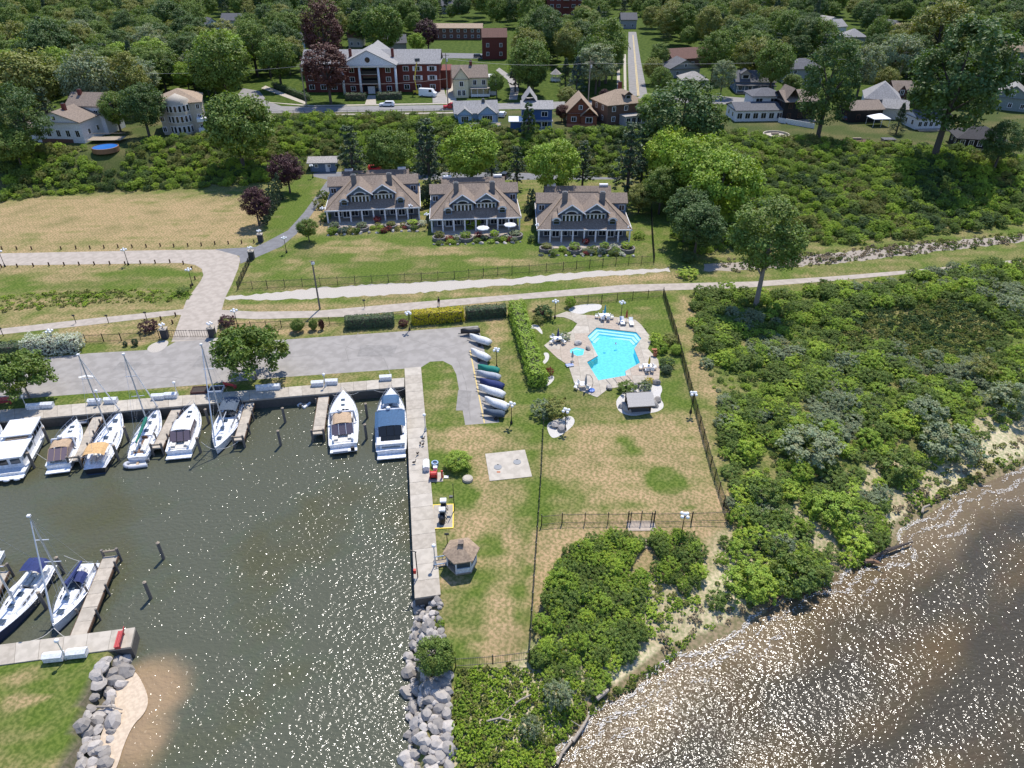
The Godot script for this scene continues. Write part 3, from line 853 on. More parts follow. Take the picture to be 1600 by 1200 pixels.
func make_marina() -> void:
	walkway("north_quay", "long concrete quay walkway along the harbour's far side", Vector2(-77.87, -77.64), Vector2(-15.95, -87.52), Vector2(-79.76, -80.46), Vector2(-16.26, -89.96), 34)
	walkway("east_quay", "wide concrete quay running down the harbour's right side", Vector2(-16.6, -92.68), Vector2(-9.97, -48.47), Vector2(-14.07, -93.05), Vector2(-7.32, -48.96), 20)
	walkway("west_pier", "concrete pier at the lower left with a red bench on its end", Vector2(-54.1, -42.13), Vector2(-36.99, -44.95), Vector2(-52.6, -39.88), Vector2(-36.42, -42.69), 8)
	finger_pier(Vector3(-58.24, 1.1, -81.29), Vector3(-56.49, 1.1, -71.01), 1.35, "finger pier between the tan-canvas cruiser and the dark-hulled sailboat", [[1, 0.25, 2.0], [1, 0.5, 2.0], [-1, 0.75, 1.9], [1, 0.75, 1.9], [-1, 0.95, 2.0]])
	finger_pier(Vector3(-47.91, 1.1, -82.85), Vector3(-46.92, 1.1, -73.64), 1.3, "finger pier between the green-sailcover sailboat and the cruiser with a black enclosure", [[1, 0.25, 1.9], [1, 0.5, 1.9], [-1, 0.75, 1.9], [1, 0.8, 2.0]])
	finger_pier(Vector3(-37.91, 1.1, -84.29), Vector3(-36.69, 1.1, -75.29), 1.25, "finger pier right of the sailboat moored bow-out", [[1, 0.35, 1.8], [-1, 0.5, 1.7], [1, 0.7, 1.9]])
	finger_pier(Vector3(-27.61, 1.1, -85.93), Vector3(-26.36, 1.1, -76.7), 1.5, "finger pier left of the white cruiser with tan top", [[-1, 0.15, 1.6], [1, 0.6, 1.7], [1, 0.35, 1.7]])
	finger_pier(Vector3(-42.45, 1.1, -44.29), Vector3(-44.15, 1.1, -54.67), 1.5, "finger pier reaching up from the pier with the red bench", [[-1, 0.25, 1.7], [1, 0.28, 1.7], [1, 0.55, 1.8], [-1, 0.55, 1.8], [1, 0.85, 1.8], [-1, 0.85, 1.8]])
	finger_pier(Vector3(-52.94, 1.1, -43.85), Vector3(-54.81, 1.1, -52.48), 1.4, "finger pier cut off by the picture's left edge", [[1, 0.6, 1.8], [1, 0.9, 1.8]])
	var piles := [
		[Vector3(-62.05, 0, -70.91), "mooring pile beside the stern of the long white houseboat"], [Vector3(-63.05, 0, -76.27), "mooring pile between the houseboat and the tan-canvas cruiser"], [Vector3(-51.79, 0, -72.46), "mooring pile off the dark-hulled sailboat's quarter"], [Vector3(-41.58, 0, -74.06), "mooring pile beside the cruiser with the black enclosure"], [Vector3(-42.75, 0, -80.5), "mooring pile tucked beside the bow-out sailboat"], [Vector3(-32.08, 0, -80.8), "upper of two bare mooring piles in open water"], [Vector3(-31.29, 0, -75.57), "lower of two bare mooring piles in open water"], [Vector3(-20.66, 0, -81.87), "upper dark pile between the two big white cruisers"], [Vector3(-19.92, 0, -76.98), "lower dark pile between the two big white cruisers"], [Vector3(-38.87, 0, -55.31), "lone mooring pile in mid harbour, the farther one"], [Vector3(-37.96, 0, -49.8), "lone mooring pile in mid harbour, the nearer one"], [Vector3(-48.21, 0, -48.48), "mooring pile between the two lower left sailboats"], [Vector3(-48.9, 0, -53.19), "mooring pile off the stern of the lower left sailboats"], [Vector3(-52.22, 0, -76.41), "pale mooring pile beside the green-sailcover sailboat's bow"]]
	for q in piles:
		var o := thing("mooring_pile", q[1], "pile", q[0], 0.0, "mooring piles standing in the harbour")
		pile_at(o, "post", Vector3.ZERO, 2.5, 0.19)
		var cap := Shape.new()
		cap.rod(Vector3(0, 2.5, 0), Vector3(0, 2.62, 0), 0.21, 0.05, 9)
		part(o, "cap", cap.mesh(), M["wood_grey"])
	var boxes := [
		[Vector3(-67.61, 1.5, -81.97), "dock box nearest the left edge, under the tree"], [Vector3(-65.97, 1.5, -82.28), "dock box second from the left edge on the far quay"], [Vector3(-59.57, 1.5, -83.15), "dock box behind the bow of the dark-hulled sailboat, left one"], [Vector3(-57.43, 1.5, -83.47), "dock box behind the bow of the dark-hulled sailboat, right one"], [Vector3(-51.03, 1.5, -84.44), "dock box behind the green-sailcover sailboat, left one"], [Vector3(-49.31, 1.5, -84.77), "dock box behind the green-sailcover sailboat, right one"], [Vector3(-36.7, 1.5, -86.76), "dock box right of the big quay tree, left one"], [Vector3(-35.08, 1.5, -87.01), "dock box right of the big quay tree, right one"], [Vector3(-28.84, 1.5, -87.87), "dock box left of the quay lamp by the white cruiser"], [Vector3(-26.84, 1.5, -88.3), "dock box right of the quay lamp by the white cruiser"], [Vector3(-18.98, 1.5, -89.43), "single dock box above the blue-canopy cruiser"]]
	for q in boxes:
		dock_box(Vector3(q[0].x, 1.62, q[0].z), 0.09 + rng.randf_range(-0.03, 0.03), "white " + q[1])
	dock_box(Vector3(-10.81, 1.62, -69.02), PI / 2 + 0.1, "white dock box standing lengthways on the right-hand quay", 1.5)
	dock_box(Vector3(-42.96, 1.62, -41.36), 0.12, "white dock box on the lower left pier, left of the lamp", 1.7)
	dock_box(Vector3(-40.94, 1.62, -41.77), 0.12, "white dock box on the lower left pier, near the red bench", 1.7)
	globe_lamp(Vector3(-27.62, 1.5, -87.52), "white single-globe lamp between two dock boxes on the far quay", 2.2, 1, "alu", "single globe quay lamps")
	globe_lamp(Vector3(-68.7, 1.5, -81.97), "white single-globe lamp under the leftmost quay tree", 2.2, 1, "alu", "single globe quay lamps")
	globe_lamp(Vector3(-41.91, 1.6, -41.43), "white single-globe lamp on the lower left pier", 2.6, 1, "alu", "single globe quay lamps")
	globe_lamp(Vector3(-48.69, 1.5, -85.34), "white single-globe lamp behind the green-sailcover sailboat", 2.2, 1, "alu", "single globe quay lamps")
	globe_lamp(Vector3(-58.87, 1.5, -83.23), "white single-globe lamp beside the dock boxes at the dark-hulled sailboat", 2.2, 1, "alu", "single globe quay lamps")
	globe_lamp(Vector3(-11.72, 1.6, -76.76), "single-globe lamp on the edge of the right-hand quay", 2.6, 1, "alu", "single globe quay lamps")
	globe_lamp(Vector3(-8.27, 1.6, -53.02), "single-globe lamp on the right-hand quay beside the gazebo", 2.8, 1, "alu", "single globe quay lamps")
	bench(Vector3(-37.7, 1.62, -43.26), -1.35, "red slatted bench on the end of the lower left pier")
	bench(Vector3(-41.67, 1.5, -87.52), 2.8, "red slatted bench in the shade of the big quay tree")
	bench(Vector3(-72.53, 1.5, -83.07), 0.3, "red slatted bench under the tree at the left edge")
	# planters
	var pl := thing("planter", "square brown timber planter of earth on the far quay", "planter", Vector3(-45.8, 1.5, -86.34), 0.09)
	for i in 4:
		var sd := i % 2 == 0
		box(pl, "plank", M["brown_red"], Vector3(0 if sd else (1.1 if i == 1 else -1.1), 0.24, (0.75 if i == 0 else -0.75) if sd else 0.0), Vector3(2.3 if sd else 0.1, 0.48, 0.1 if sd else 1.4))
	box(pl, "soil", M["mulch"], Vector3(0, 0.2, 0), Vector3(2.08, 0.38, 1.38))
	var pl2 := thing("planter", "square white-edged planter of dark earth on the far quay", "planter", Vector3(-43.47, 1.5, -86.68), 0.09)
	for i in 4:
		var sd := i % 2 == 0
		box(pl2, "plank", M["white"], Vector3(0 if sd else (0.95 if i == 1 else -0.95), 0.2, (0.7 if i == 0 else -0.7) if sd else 0.0), Vector3(2.0 if sd else 0.1, 0.4, 0.1 if sd else 1.3))
	box(pl2, "soil", M["mulch"], Vector3(0, 0.16, 0), Vector3(1.78, 0.32, 1.28))
	# fuel island
	var fu := thing("fuel_island", "concrete fuel island with yellow painted border beside the quay", "fuel island", Vector3(-8.05, 1.5, -60.42), 0.06)
	box(fu, "pad", M["concrete2"], Vector3(0, 0.03, 0), Vector3(2.5, 0.1, 4.0))
	for i in 4:
		var sd := i % 2 == 0
		box(fu, "border", M["yellow"], Vector3(0 if sd else (1.2 if i == 1 else -1.2), 0.04, (1.95 if i == 0 else -1.95) if sd else 0.0), Vector3(2.5 if sd else 0.12, 0.1, 0.12 if sd else 3.78))
	for i in 2:
		var pz := -0.9 + i * 1.5
		var d := thing("fuel_pump", ["fuel pump farther up inside the yellow border", "fuel pump nearer the gazebo inside the yellow border"][i], "fuel pump", Vector3(-8.05, 1.5, -60.42) + Vector3(0.05, 0.08, pz), 0.06, "fuel pumps on the island")
		box(d, "cabinet", M["iron_grey"], Vector3(0, 0.75, 0), Vector3(0.62, 1.5, 0.42))
		box(d, "top", M["white"], Vector3(0, 1.62, 0), Vector3(0.72, 0.24, 0.6))
		box(d, "display", M["glass"], Vector3(0, 1.1, 0.22), Vector3(0.42, 0.35, 0.03))
		var hs := Shape.new()
		hs.path([Vector3(0.33, 1.1, 0.1), Vector3(0.5, 0.7, 0.2), Vector3(0.48, 0.2, 0.25), Vector3(0.34, 0.5, 0.1)], 0.03)
		part(d, "hose", hs.mesh(), M["tyre"])
	var st := thing("waste_bin", "dark cylindrical bin at the lower end of the fuel island", "bin", Vector3(-8.03, 1.5, -59.28) + Vector3(0, 0.08, 0))
	var bs := Shape.new()
	bs.lathe(Vector3.ZERO, [Vector2(0.34, 0), Vector2(0.36, 0.8), Vector2(0.3, 0.95), Vector2(0.0, 1.0)], 12)
	part(st, "drum", bs.mesh(true), M["iron"])
	box(st, "lid", M["iron_grey"], Vector3(0, 1.0, 0), Vector3(0.3, 0.1, 0.3))
	# pump-out station
	var po := thing("hose_reel", "red hose reel on a small concrete pad beside the quay", "hose reel", Vector3(-9.71, 1.5, -67.18), 0.05)
	box(po, "pad", M["concrete3"], Vector3(0.3, 0.04, -0.1), Vector3(1.7, 0.1, 1.7))
	var rl := Shape.new()
	rl.rod(Vector3(-0.35, 0.7, 0.1), Vector3(0.35, 0.7, 0.1), 0.42, 0.42, 12)
	part(po, "drum", rl.mesh(), M["red"])
	for sx in [-0.42, 0.42]:
		var fl := Shape.new()
		fl.rod(Vector3(sx - 0.03, 0.7, 0.1), Vector3(sx + 0.03, 0.7, 0.1), 0.6, 0.6, 14)
		part(po, "flange", fl.mesh(), M["red"])
	box(po, "stand", M["iron"], Vector3(0, 0.3, 0.1), Vector3(0.9, 0.45, 0.3))
	box(po, "control_box", M["white"], Vector3(0.2, 1.0, -0.7), Vector3(0.5, 0.5, 0.4))
	box(po, "post", M["iron"], Vector3(0.2, 0.4, -0.7), Vector3(0.12, 0.75, 0.12))
	var ex := thing("extinguisher_post", "small red post with white plate right of the hose reel", "post", Vector3(-8.68, 1.5, -67.18), 0.0)
	box(ex, "post", M["red"], Vector3(0, 0.6, 0), Vector3(0.22, 1.2, 0.18))
	box(ex, "plate", M["white"], Vector3(0.5, 0.06, -0.15), Vector3(0.55, 0.1, 0.45))
	var ta := thing("cable_spool", "round pale blue drum standing by the hose reel", "drum", Vector3(-9.77, 1.5, -69.51), 0.0)
	var ts := Shape.new()
	ts.lathe(Vector3.ZERO, [Vector2(0.45, 0), Vector2(0.45, 0.6), Vector2(0.3, 0.62), Vector2(0.26, 0.4), Vector2(0, 0.4)], 16)
	part(ta, "drum", ts.mesh(), M["siding_lightblue"])
	box(ta, "hub", M["iron_grey"], Vector3(0, 0.45, 0), Vector3(0.25, 0.12, 0.25))
	var wl := thing("well_cover", "round raised concrete well cover on the grass", "well cover", Vector3(-5.48, 1.5, -66.82), 0.0)
	var ws := Shape.new()
	ws.lathe(Vector3.ZERO, [Vector2(0.66, 0), Vector2(0.66, 0.3), Vector2(0.62, 0.36), Vector2(0, 0.37)], 20)
	part(wl, "rim", ws.mesh(), M["concrete2"])
	var wd := Shape.new()
	wd.lathe(Vector3(0, 0.371, 0), [Vector2(0.5, 0), Vector2(0.48, 0.03), Vector2(0, 0.035)], 20)
	part(wl, "lid", wd.mesh(), M["concrete3"])
	for q in [[Vector3(-1.79, 1.5, -69.2), "grey round manhole cover left on the concrete pad"], [Vector3(0.66, 1.5, -70.21), "grey round manhole cover right on the concrete pad"]]:
		var mh := thing("manhole_cover", q[1], "manhole cover", q[0] + Vector3(0, 0.06, 0), 0.0)
		var ms := Shape.new()
		ms.lathe(Vector3.ZERO, [Vector2(0.5, 0.0), Vector2(0.5, 0.05), Vector2(0, 0.055)], 20)
		part(mh, "lid", ms.mesh(), M["hatch_grey"])
		box(mh, "handle", M["iron"], Vector3(0, 0.07, -0.45), Vector3(0.2, 0.05, 0.08))
	box(tag(thing("painted_patch", "small faded red square painted on the concrete pad", "road marking", Vector3(-1.69, 1.5, -68.27) + Vector3(0, 0.064, 0)), "small faded red square painted on the concrete pad", "road marking"), "paint", M["clay"], Vector3.ZERO, Vector3(0.45, 0.008, 0.3))
	var ub := thing("utility_box", "small grey utility cabinet set into the round green bush", "cabinet", Vector3(-6.67, 1.5, -69.51), 0.1)
	box(ub, "cabinet", M["alu"], Vector3(0, 0.6, 0), Vector3(0.5, 1.2, 0.4))
	box(ub, "door", M["hatch_grey"], Vector3(0, 0.65, 0.21), Vector3(0.4, 0.9, 0.03))
	var fp := thing("flag_pole", "thin dark pole standing on the grass above the fuel island", "pole", Vector3(-6.77, 1.5, -61.38), 0.0)
	var fs := Shape.new()
	fs.rod(Vector3.ZERO, Vector3(0, 4.2, 0), 0.06, 0.04, 6)
	part(fp, "pole", fs.mesh(), M["iron"])
	box(fp, "fixture", M["iron_grey"], Vector3(-0.3, 2.2, 0), Vector3(0.4, 0.25, 0.25))
	var qp := thing("crane_post", "tall dark davit post near the lower end of the right-hand quay", "davit", Vector3(-9.94, 1.62, -51.25), 0.0)
	var qs := Shape.new()
	qs.path([Vector3.ZERO, Vector3(0, 3.6, 0), Vector3(0.1, 3.9, 0.1), Vector3(-0.5, 4.0, 0.0)], 0.06, 6)
	part(qp, "arm", qs.mesh(), M["iron"])
	box(qp, "life_ring_box", M["red"], Vector3(-0.25, 0.9, 0), Vector3(0.25, 0.5, 0.3))
	for q in [[Vector3(-11.84, 1.62, -74.65)], [Vector3(-12.08, 1.62, -73.69)], [Vector3(-11.71, 1.62, -73.42)], [Vector3(-12.18, 1.62, -71.57)], [Vector3(-12.47, 1.62, -69.77)]]:
		var gz := thing("goose", "dark goose standing on the right-hand quay", "goose", q[0], rng.randf() * TAU, "geese on the quay")
		var gb := Shape.new()
		gb.ball(Vector3(0, 0.3, 0), Vector3(0.13, 0.13, 0.26), 8)
		gb.rod(Vector3(0, 0.36, -0.18), Vector3(0, 0.62, -0.24), 0.05, 0.035, 6)
		gb.ball(Vector3(0, 0.64, -0.28), Vector3(0.045, 0.045, 0.08), 6)
		gb.rod(Vector3(0.05, 0, 0), Vector3(0.05, 0.22, 0), 0.015, 0.02, 4)
		gb.rod(Vector3(-0.05, 0, 0), Vector3(-0.05, 0.22, 0), 0.015, 0.02, 4)
		part(gz, "body", gb.mesh(), M["driftwood_dark"])
	# gazebo
	var gz := thing("gazebo", "six-sided white gazebo with tan shingle roof and ramp beside the quay", "gazebo", Vector3(-5.39, 1.5, -53.11), 0.2)
	gz.scale = Vector3.ONE * 0.76
	var R := 2.05
	for i in 6:
		var t0 := TAU * i / 6.0
		var t1 := TAU * (i + 1) / 6.0
		var p0 := Vector3(cos(t0), 0, sin(t0)) * R
		var p1 := Vector3(cos(t1), 0, sin(t1)) * R
		var mid := (p0 + p1) / 2.0
		var dir := (p1 - p0).normalized()
		var tn := atan2(-dir.z, dir.x)
		box(gz, "post", M["white"], p0 + Vector3(0, 1.6, 0), Vector3(0.16, 2.7, 0.16), tn)
		if i != 2:
			box(gz, "panel", M["white"], mid + Vector3(0, 0.72, 0), Vector3(R - 0.2, 0.9, 0.06), tn)
			box(gz, "top_rail", M["siding_lightblue"], mid + Vector3(0, 1.2, 0), Vector3(R - 0.18, 0.1, 0.12), tn)
		box(gz, "screen", M["glass_blue"], mid + Vector3(0, 1.9, 0), Vector3(R - 0.2, 1.2, 0.04), tn)
		var rs := Shape.new()
		var e0 := p0 * 1.28 + Vector3(0, 2.85, 0)
		var e1 := p1 * 1.28 + Vector3(0, 2.85, 0)
		rs.tri(e0, Vector3(0, 4.3, 0), e1)
		rs.quad(e0, e1, e1 - Vector3(0, 0.16, 0), e0 - Vector3(0, 0.16, 0))
		part(gz, "roof_panel", rs.mesh(), M["roof_tan"])
	var fl2 := Shape.new()
	fl2.lathe(Vector3.ZERO, [Vector2(R + 0.1, 0.0), Vector2(R + 0.1, 0.28), Vector2(0, 0.285)], 6)
	part(gz, "floor", fl2.mesh(), M["wood_grey"])
	box(gz, "cupola", M["roof_brown"], Vector3(0, 4.3, 0), Vector3(0.75, 0.5, 0.75), -0.2)
	box(gz, "ramp", M["wood_grey"], Vector3(-3.0, 0.2, -0.75), Vector3(1.8, 0.12, 1.3), 0.0)
	for sz in [-0.7, 0.7]:
		box(gz, "ramp_rail", M["siding_lightblue"], Vector3(-2.9, 0.75, -0.75 + sz), Vector3(1.9, 0.12, 0.08))
		for k in 4:
			box(gz, "ramp_post", M["siding_lightblue"], Vector3(-3.6 + k * 0.5, 0.45, -0.75 + sz), Vector3(0.07, 0.6, 0.07))

func hull_half(t: float, B: float, stern: float, full: float, p: float) -> float:
	if t < full:
		return B / 2 * lerpf(stern, 1.0, sin(t / full * PI / 2))
	return B / 2 * maxf(0.0, 1.0 - pow((t - full) / (1.0 - full), p))

# a hull lofted from stern (+z) to bow (-z); returns the boat's dictionary of measures
func hull(o: Node3D, L: float, B: float, h0: float, h1: float, mt: String, deck: String, stern := 0.85, full := 0.4, p := 2.1, stripe := "antifoul") -> Dictionary:
	var n := 22
	var s := Shape.new()
	var b := Shape.new()
	var d := Shape.new()
	var rr := Shape.new()
	var prev := []
	for i in n + 1:
		var t := pow(float(i) / n, 0.85)
		var w := hull_half(t, B, stern, full, p)
		var h := h0 + (h1 - h0) * t * t
		var z := L / 2 - t * L
		var rake := maxf(0.0, t - 0.8) * 0.5 * L * 0.22
		var cur := [Vector3(w * 0.74, -0.3, z + rake), Vector3(w * 0.88, 0.16, z + rake * 0.6), Vector3(w, h, z)]
		if i > 0:
			for m in [1.0, -1.0]:
				var f := Vector3(m, 1, 1)
				for k in 2:
					var q: Shape = b if k == 0 else s
					if m > 0:
						q.quad(prev[k] * f, prev[k + 1] * f, cur[k + 1] * f, cur[k] * f)
					else:
						q.quad(prev[k] * f, cur[k] * f, cur[k + 1] * f, prev[k + 1] * f)
				rr.rod(prev[2] * f, cur[2] * f, 0.05, 0.05, 5, false)
			var up := Vector3(0, 0.0, 0)
			var c0 := Vector3(0, prev[2].y + 0.06, prev[2].z)
			var c1 := Vector3(0, cur[2].y + 0.06, cur[2].z)
			d.quad(prev[2] + up, c0, c1, cur[2] + up)
			d.quad(c0, prev[2] * Vector3(-1, 1, 1), cur[2] * Vector3(-1, 1, 1), c1)
		else:
			s.quad(cur[1] * Vector3(-1, 1, 1), cur[2] * Vector3(-1, 1, 1), cur[2], cur[1])
			b.quad(cur[0] * Vector3(-1, 1, 1), cur[1] * Vector3(-1, 1, 1), cur[1], cur[0])
		prev = cur
	part(o, "hull", s.mesh(), M[mt])
	part(o, "bottom", b.mesh(), M[stripe])
	part(o, "deck", d.mesh(), M[deck])
	part(o, "rub_rail", rr.mesh(), M["gel" if mt == "gel" else "white"])
	return {"L": L, "B": B, "h0": h0, "h1": h1, "stern": stern, "full": full, "p": p}

# a raised piece following the hull's plan between two stations
func loft(o: Node3D, g: Dictionary, called: String, mt: String, t0: float, t1: float, wide: float, y0: float, y1: float, inset := 0.12, slope0 := 0.0, slope1 := 0.3, most := 9.0) -> MeshInstance3D:
	var n := 10
	var s := Shape.new()
	var prev := []
	for i in n + 1:
		var t := lerpf(t0, t1, float(i) / n)
		var w := minf(most, hull_half(t, g.B, g.stern, g.full, g.p) * wide)
		var sh: float = g.h0 + (g.h1 - g.h0) * t * t
		var z: float = g.L / 2 - t * g.L
		var k := float(i) / n
		var y := y1 - maxf(0.0, (k - 0.55) / 0.45) * slope1 * (y1 - y0)
		var zt := lerpf(z - slope0, z + slope1 * 0.6, k)
		var cur := [Vector3(w, sh + y0, z), Vector3(maxf(0.02, w - inset), sh + y, zt), Vector3(0, sh + y + 0.07, zt)]
		if i > 0:
			for m in [1.0, -1.0]:
				var f := Vector3(m, 1, 1)
				for q in 2:
					if m > 0:
						s.quad(prev[q] * f, prev[q + 1] * f, cur[q + 1] * f, cur[q] * f)
					else:
						s.quad(prev[q] * f, cur[q] * f, cur[q + 1] * f, prev[q + 1] * f)
		if i == 0 or i == n:
			var a: Vector3 = cur[0]
			var b: Vector3 = cur[1]
			var c: Vector3 = cur[2]
			var F := Vector3(-1, 1, 1)
			s.quad(a * F, b * F, b, a)
			s.tri(b * F, c, b)
		prev = cur
	return part(o, called, s.mesh(), M[mt])

func deck_rail(o: Node3D, g: Dictionary, t0: float, t1: float, hh: float, n := 9, called := "bow_rail") -> void:
	var s := Shape.new()
	for m in [1.0, -1.0]:
		var pts := []
		for i in n + 1:
			var t := lerpf(t0, t1, float(i) / n)
			var w := maxf(0.12, hull_half(t, g.B, g.stern, g.full, g.p) - 0.06)
			var y: float = g.h0 + (g.h1 - g.h0) * t * t
			var q := Vector3(m * w, y + hh, g.L / 2 - t * g.L)
			pts.append(q)
			if i % 2 == 0:
				s.rod(q - Vector3(0, hh, 0), q, 0.02, 0.02, 4, false)
		s.path(pts, 0.025, 4)
		var low := []
		for q in pts:
			low.append(q - Vector3(0, hh * 0.5, 0))
		s.path(low, 0.014, 4)
	part(o, called, s.mesh(), M["chrome"])

# arched cloth over hoops
func canopy(o: Node3D, called: String, mt: String, z0: float, z1: float, w: float, y: float, rise := 0.22, droop := 0.25) -> MeshInstance3D:
	var s := Shape.new()
	var nx := 8
	var nz := 4
	var f := []
	for i in nx + 1:
		for j in nz + 1:
			var u := -1.0 + 2.0 * i / nx
			var k := float(j) / nz
			f.append(Vector3(u * w / 2, y + rise * (1.0 - u * u) - droop * maxf(0.0, absf(u) - 0.8) * 5.0 - 0.05 * cos(k * TAU) - 0.04, lerpf(z0, z1, k)))
	for i in nx:
		for j in nz:
			var a := i * (nz + 1) + j
			s.quad(f[a], f[a + nz + 1], f[a + nz + 2], f[a + 1])
	var c := part(o, called, s.mesh(), M[mt])
	var h := Shape.new()
	for z in [z0, z1]:
		for m in [-1.0, 1.0]:
			h.rod(Vector3(m * w / 2 * 0.95, y - droop, z), Vector3(m * w / 2 * 0.98, y - 1.2, lerpf(z0, z1, 0.5)), 0.02, 0.02, 4)
	part(c, "hoop", h.mesh(), M["chrome"])
	return c

func boat_frame(called: String, label: String, stern: Vector3, bow: Vector3, group: String) -> Array:
	var d := bow - stern
	d.y = 0
	var mid := (stern + bow) / 2.0
	var o := thing(called, label, "boat", Vector3(mid.x, 0, mid.z), atan2(-d.x, -d.z), group)
	return [o, d.length()]

func cockpit(o: Node3D, g: Dictionary, t0: float, t1: float, wide: float, mt := "gel_cream") -> void:
	# a recessed well shown as a rim of coamings round a lower floor
	var z0: float = g.L / 2 - t0 * g.L
	var z1: float = g.L / 2 - t1 * g.L
	var w: float = g.B * wide
	var y: float = g.h0 + 0.09
	box(o, "cockpit_floor", M[mt], Vector3(0, y, (z0 + z1) / 2), Vector3(w, 0.04, absf(z1 - z0)))
	for m in [-1.0, 1.0]:
		box(o, "coaming", M["gel"], Vector3(m * (w / 2 + 0.12), y + 0.2, (z0 + z1) / 2), Vector3(0.24, 0.45, absf(z1 - z0)))
		box(o, "seat", M["gel_cream"], Vector3(m * (w / 2 - 0.25), y + 0.16, (z0 + z1) / 2), Vector3(0.48, 0.26, absf(z1 - z0) * 0.8))

func sailboat(label: String, stern: Vector3, bow: Vector3, B: float, hullm: String, mast_h: float, opt := {}) -> Node3D:
	var r := boat_frame("sailboat", label, stern, bow, "sailboats moored in the marina")
	var o: Node3D = r[0]
	var L: float = r[1]
	var g := hull(o, L, B, 0.95, 1.3, hullm, "gel", 0.72, 0.42, 1.75)
	loft(o, g, "cabin", "gel", 0.36, 0.74, 0.62, 0.0, 0.42, 0.14, 0.15, 0.8)
	var wz := L / 2 - 0.5 * L
	for m in [-1.0, 1.0]:
		for k in 3:
			box(o, "cabin_window", M["glass"], Vector3(m * (B * 0.298 - 0.02), 1.33, wz + 0.9 - k * 0.75), Vector3(0.05, 0.14, 0.5))
	cockpit(o, g, 0.07, 0.34, 0.4, "teak" if opt.get("teak", false) else "nonskid")
	var wh := Shape.new()
	for i in 14:
		var a := TAU * i / 14.0
		var b := TAU * (i + 1) / 14.0
		wh.rod(Vector3(cos(a) * 0.45, 1.55 + sin(a) * 0.45, L / 2 - 0.17 * L), Vector3(cos(b) * 0.45, 1.55 + sin(b) * 0.45, L / 2 - 0.17 * L), 0.025, 0.025, 4, false)
	part(o, "steering_wheel", wh.mesh(), M["chrome"])
	box(o, "binnacle", M["white"], Vector3(0, 1.35, L / 2 - 0.185 * L), Vector3(0.2, 0.75, 0.2))
	for q in [[0.8, 0.6], [0.62, 0.5], [0.46, 0.55]]:
		box(o, "hatch", M["glass_blue"], Vector3(0, 1.16 + 0.3 * q[0] * q[0] - 0.02 + (0.40 if q[0] < 0.7 else 0.06), L / 2 - q[0] * L), Vector3(q[1], 0.06, q[1]))
	box(o, "companionway", M["teak" if opt.get("teak", false) else "glass"], Vector3(0, 1.25, L / 2 - 0.353 * L), Vector3(0.7, 0.5, 0.06))
	deck_rail(o, g, 0.02, 0.985, 0.6, 14, "lifeline")
	var mz := L / 2 - 0.56 * L
	var s := Shape.new()
	s.rod(Vector3(0, 1.3, mz), Vector3(0, 1.3 + mast_h, mz), 0.11, 0.08, 8)
	var mast := part(o, "mast", s.mesh(), M["alu"])
	for q in [0.45, 0.72]:
		box(mast, "spreader", M["alu"], Vector3(0, 1.3 + mast_h * q, mz + 0.05), Vector3(2.1 - q, 0.05, 0.1))
	box(mast, "masthead", M["white"], Vector3(0, 1.3 + mast_h + 0.1, mz), Vector3(0.3, 0.2, 0.3))
	var top := Vector3(0, 1.3 + mast_h * 0.98, mz)
	var w := Shape.new()
	for m in [-1.0, 1.0]:
		var sp := Vector3(m * 0.78, 1.3 + mast_h * 0.45, mz + 0.05)
		w.path([Vector3(m * B * 0.47, 1.1, mz + 0.2), sp, Vector3(m * 0.6, 1.3 + mast_h * 0.72, mz + 0.05), top], 0.012, 3)
		w.rod(Vector3(m * B * 0.46, 1.1, mz + 0.5), Vector3(0, 1.3 + mast_h * 0.5, mz), 0.012, 0.012, 3)
	w.rod(Vector3(0, 1.0, L / 2 - 0.1), top, 0.012, 0.012, 3)
	part(o, "rigging", w.mesh(), M["alu"])
	var fs := Shape.new()
	fs.rod(Vector3(0, 1.5, -L / 2 + 0.2), top - Vector3(0, 0.3, 0.1), 0.10, 0.05, 6)
	part(o, "furled_jib", fs.mesh(), M[opt.get("jib", "white_plain")])
	var bl: float = L * opt.get("boom", 0.38)
	var bs := Shape.new()
	bs.rod(Vector3(0, 2.35, mz + 0.1), Vector3(0, 2.45, mz + bl), 0.07, 0.06, 6)
	part(o, "boom", bs.mesh(), M["alu"])
	if opt.has("cover"):
		var cs := Shape.new()
		for k in 6:
			var a := float(k) / 6
			var b2 := float(k + 1) / 6
			cs.rod(Vector3(0.03 * sin(k * 2.0), 2.55 + 0.35 * (1 - a) * (1 - a), mz + 0.05 + bl * a), Vector3(0.03 * sin(k * 2.0 + 2.0), 2.55 + 0.35 * (1 - b2) * (1 - b2), mz + 0.05 + bl * b2), 0.26 - 0.14 * a, 0.26 - 0.14 * b2, 7, k == 0 or k == 5)
		part(o, "sail_cover", cs.mesh(), M[opt.cover])
	if opt.has("bimini"):
		canopy(o, "bimini", opt.bimini, L / 2 - 0.06 * L, L / 2 - 0.25 * L, B * 0.78, 2.7)
	if opt.has("dodger"):
		var dz := L / 2 - 0.36 * L
		canopy(o, "dodger", opt.dodger, dz + 0.9, dz - 0.5, B * 0.62, 2.05, 0.2, 0.3)
		var ws := Shape.new()
		ws.quad(Vector3(-B * 0.3, 1.5, dz - 1.0), Vector3(-B * 0.28, 1.95, dz - 0.5), Vector3(B * 0.28, 1.95, dz - 0.5), Vector3(B * 0.3, 1.5, dz - 1.0))
		part(o, "dodger_window", ws.mesh(), M["glass"])
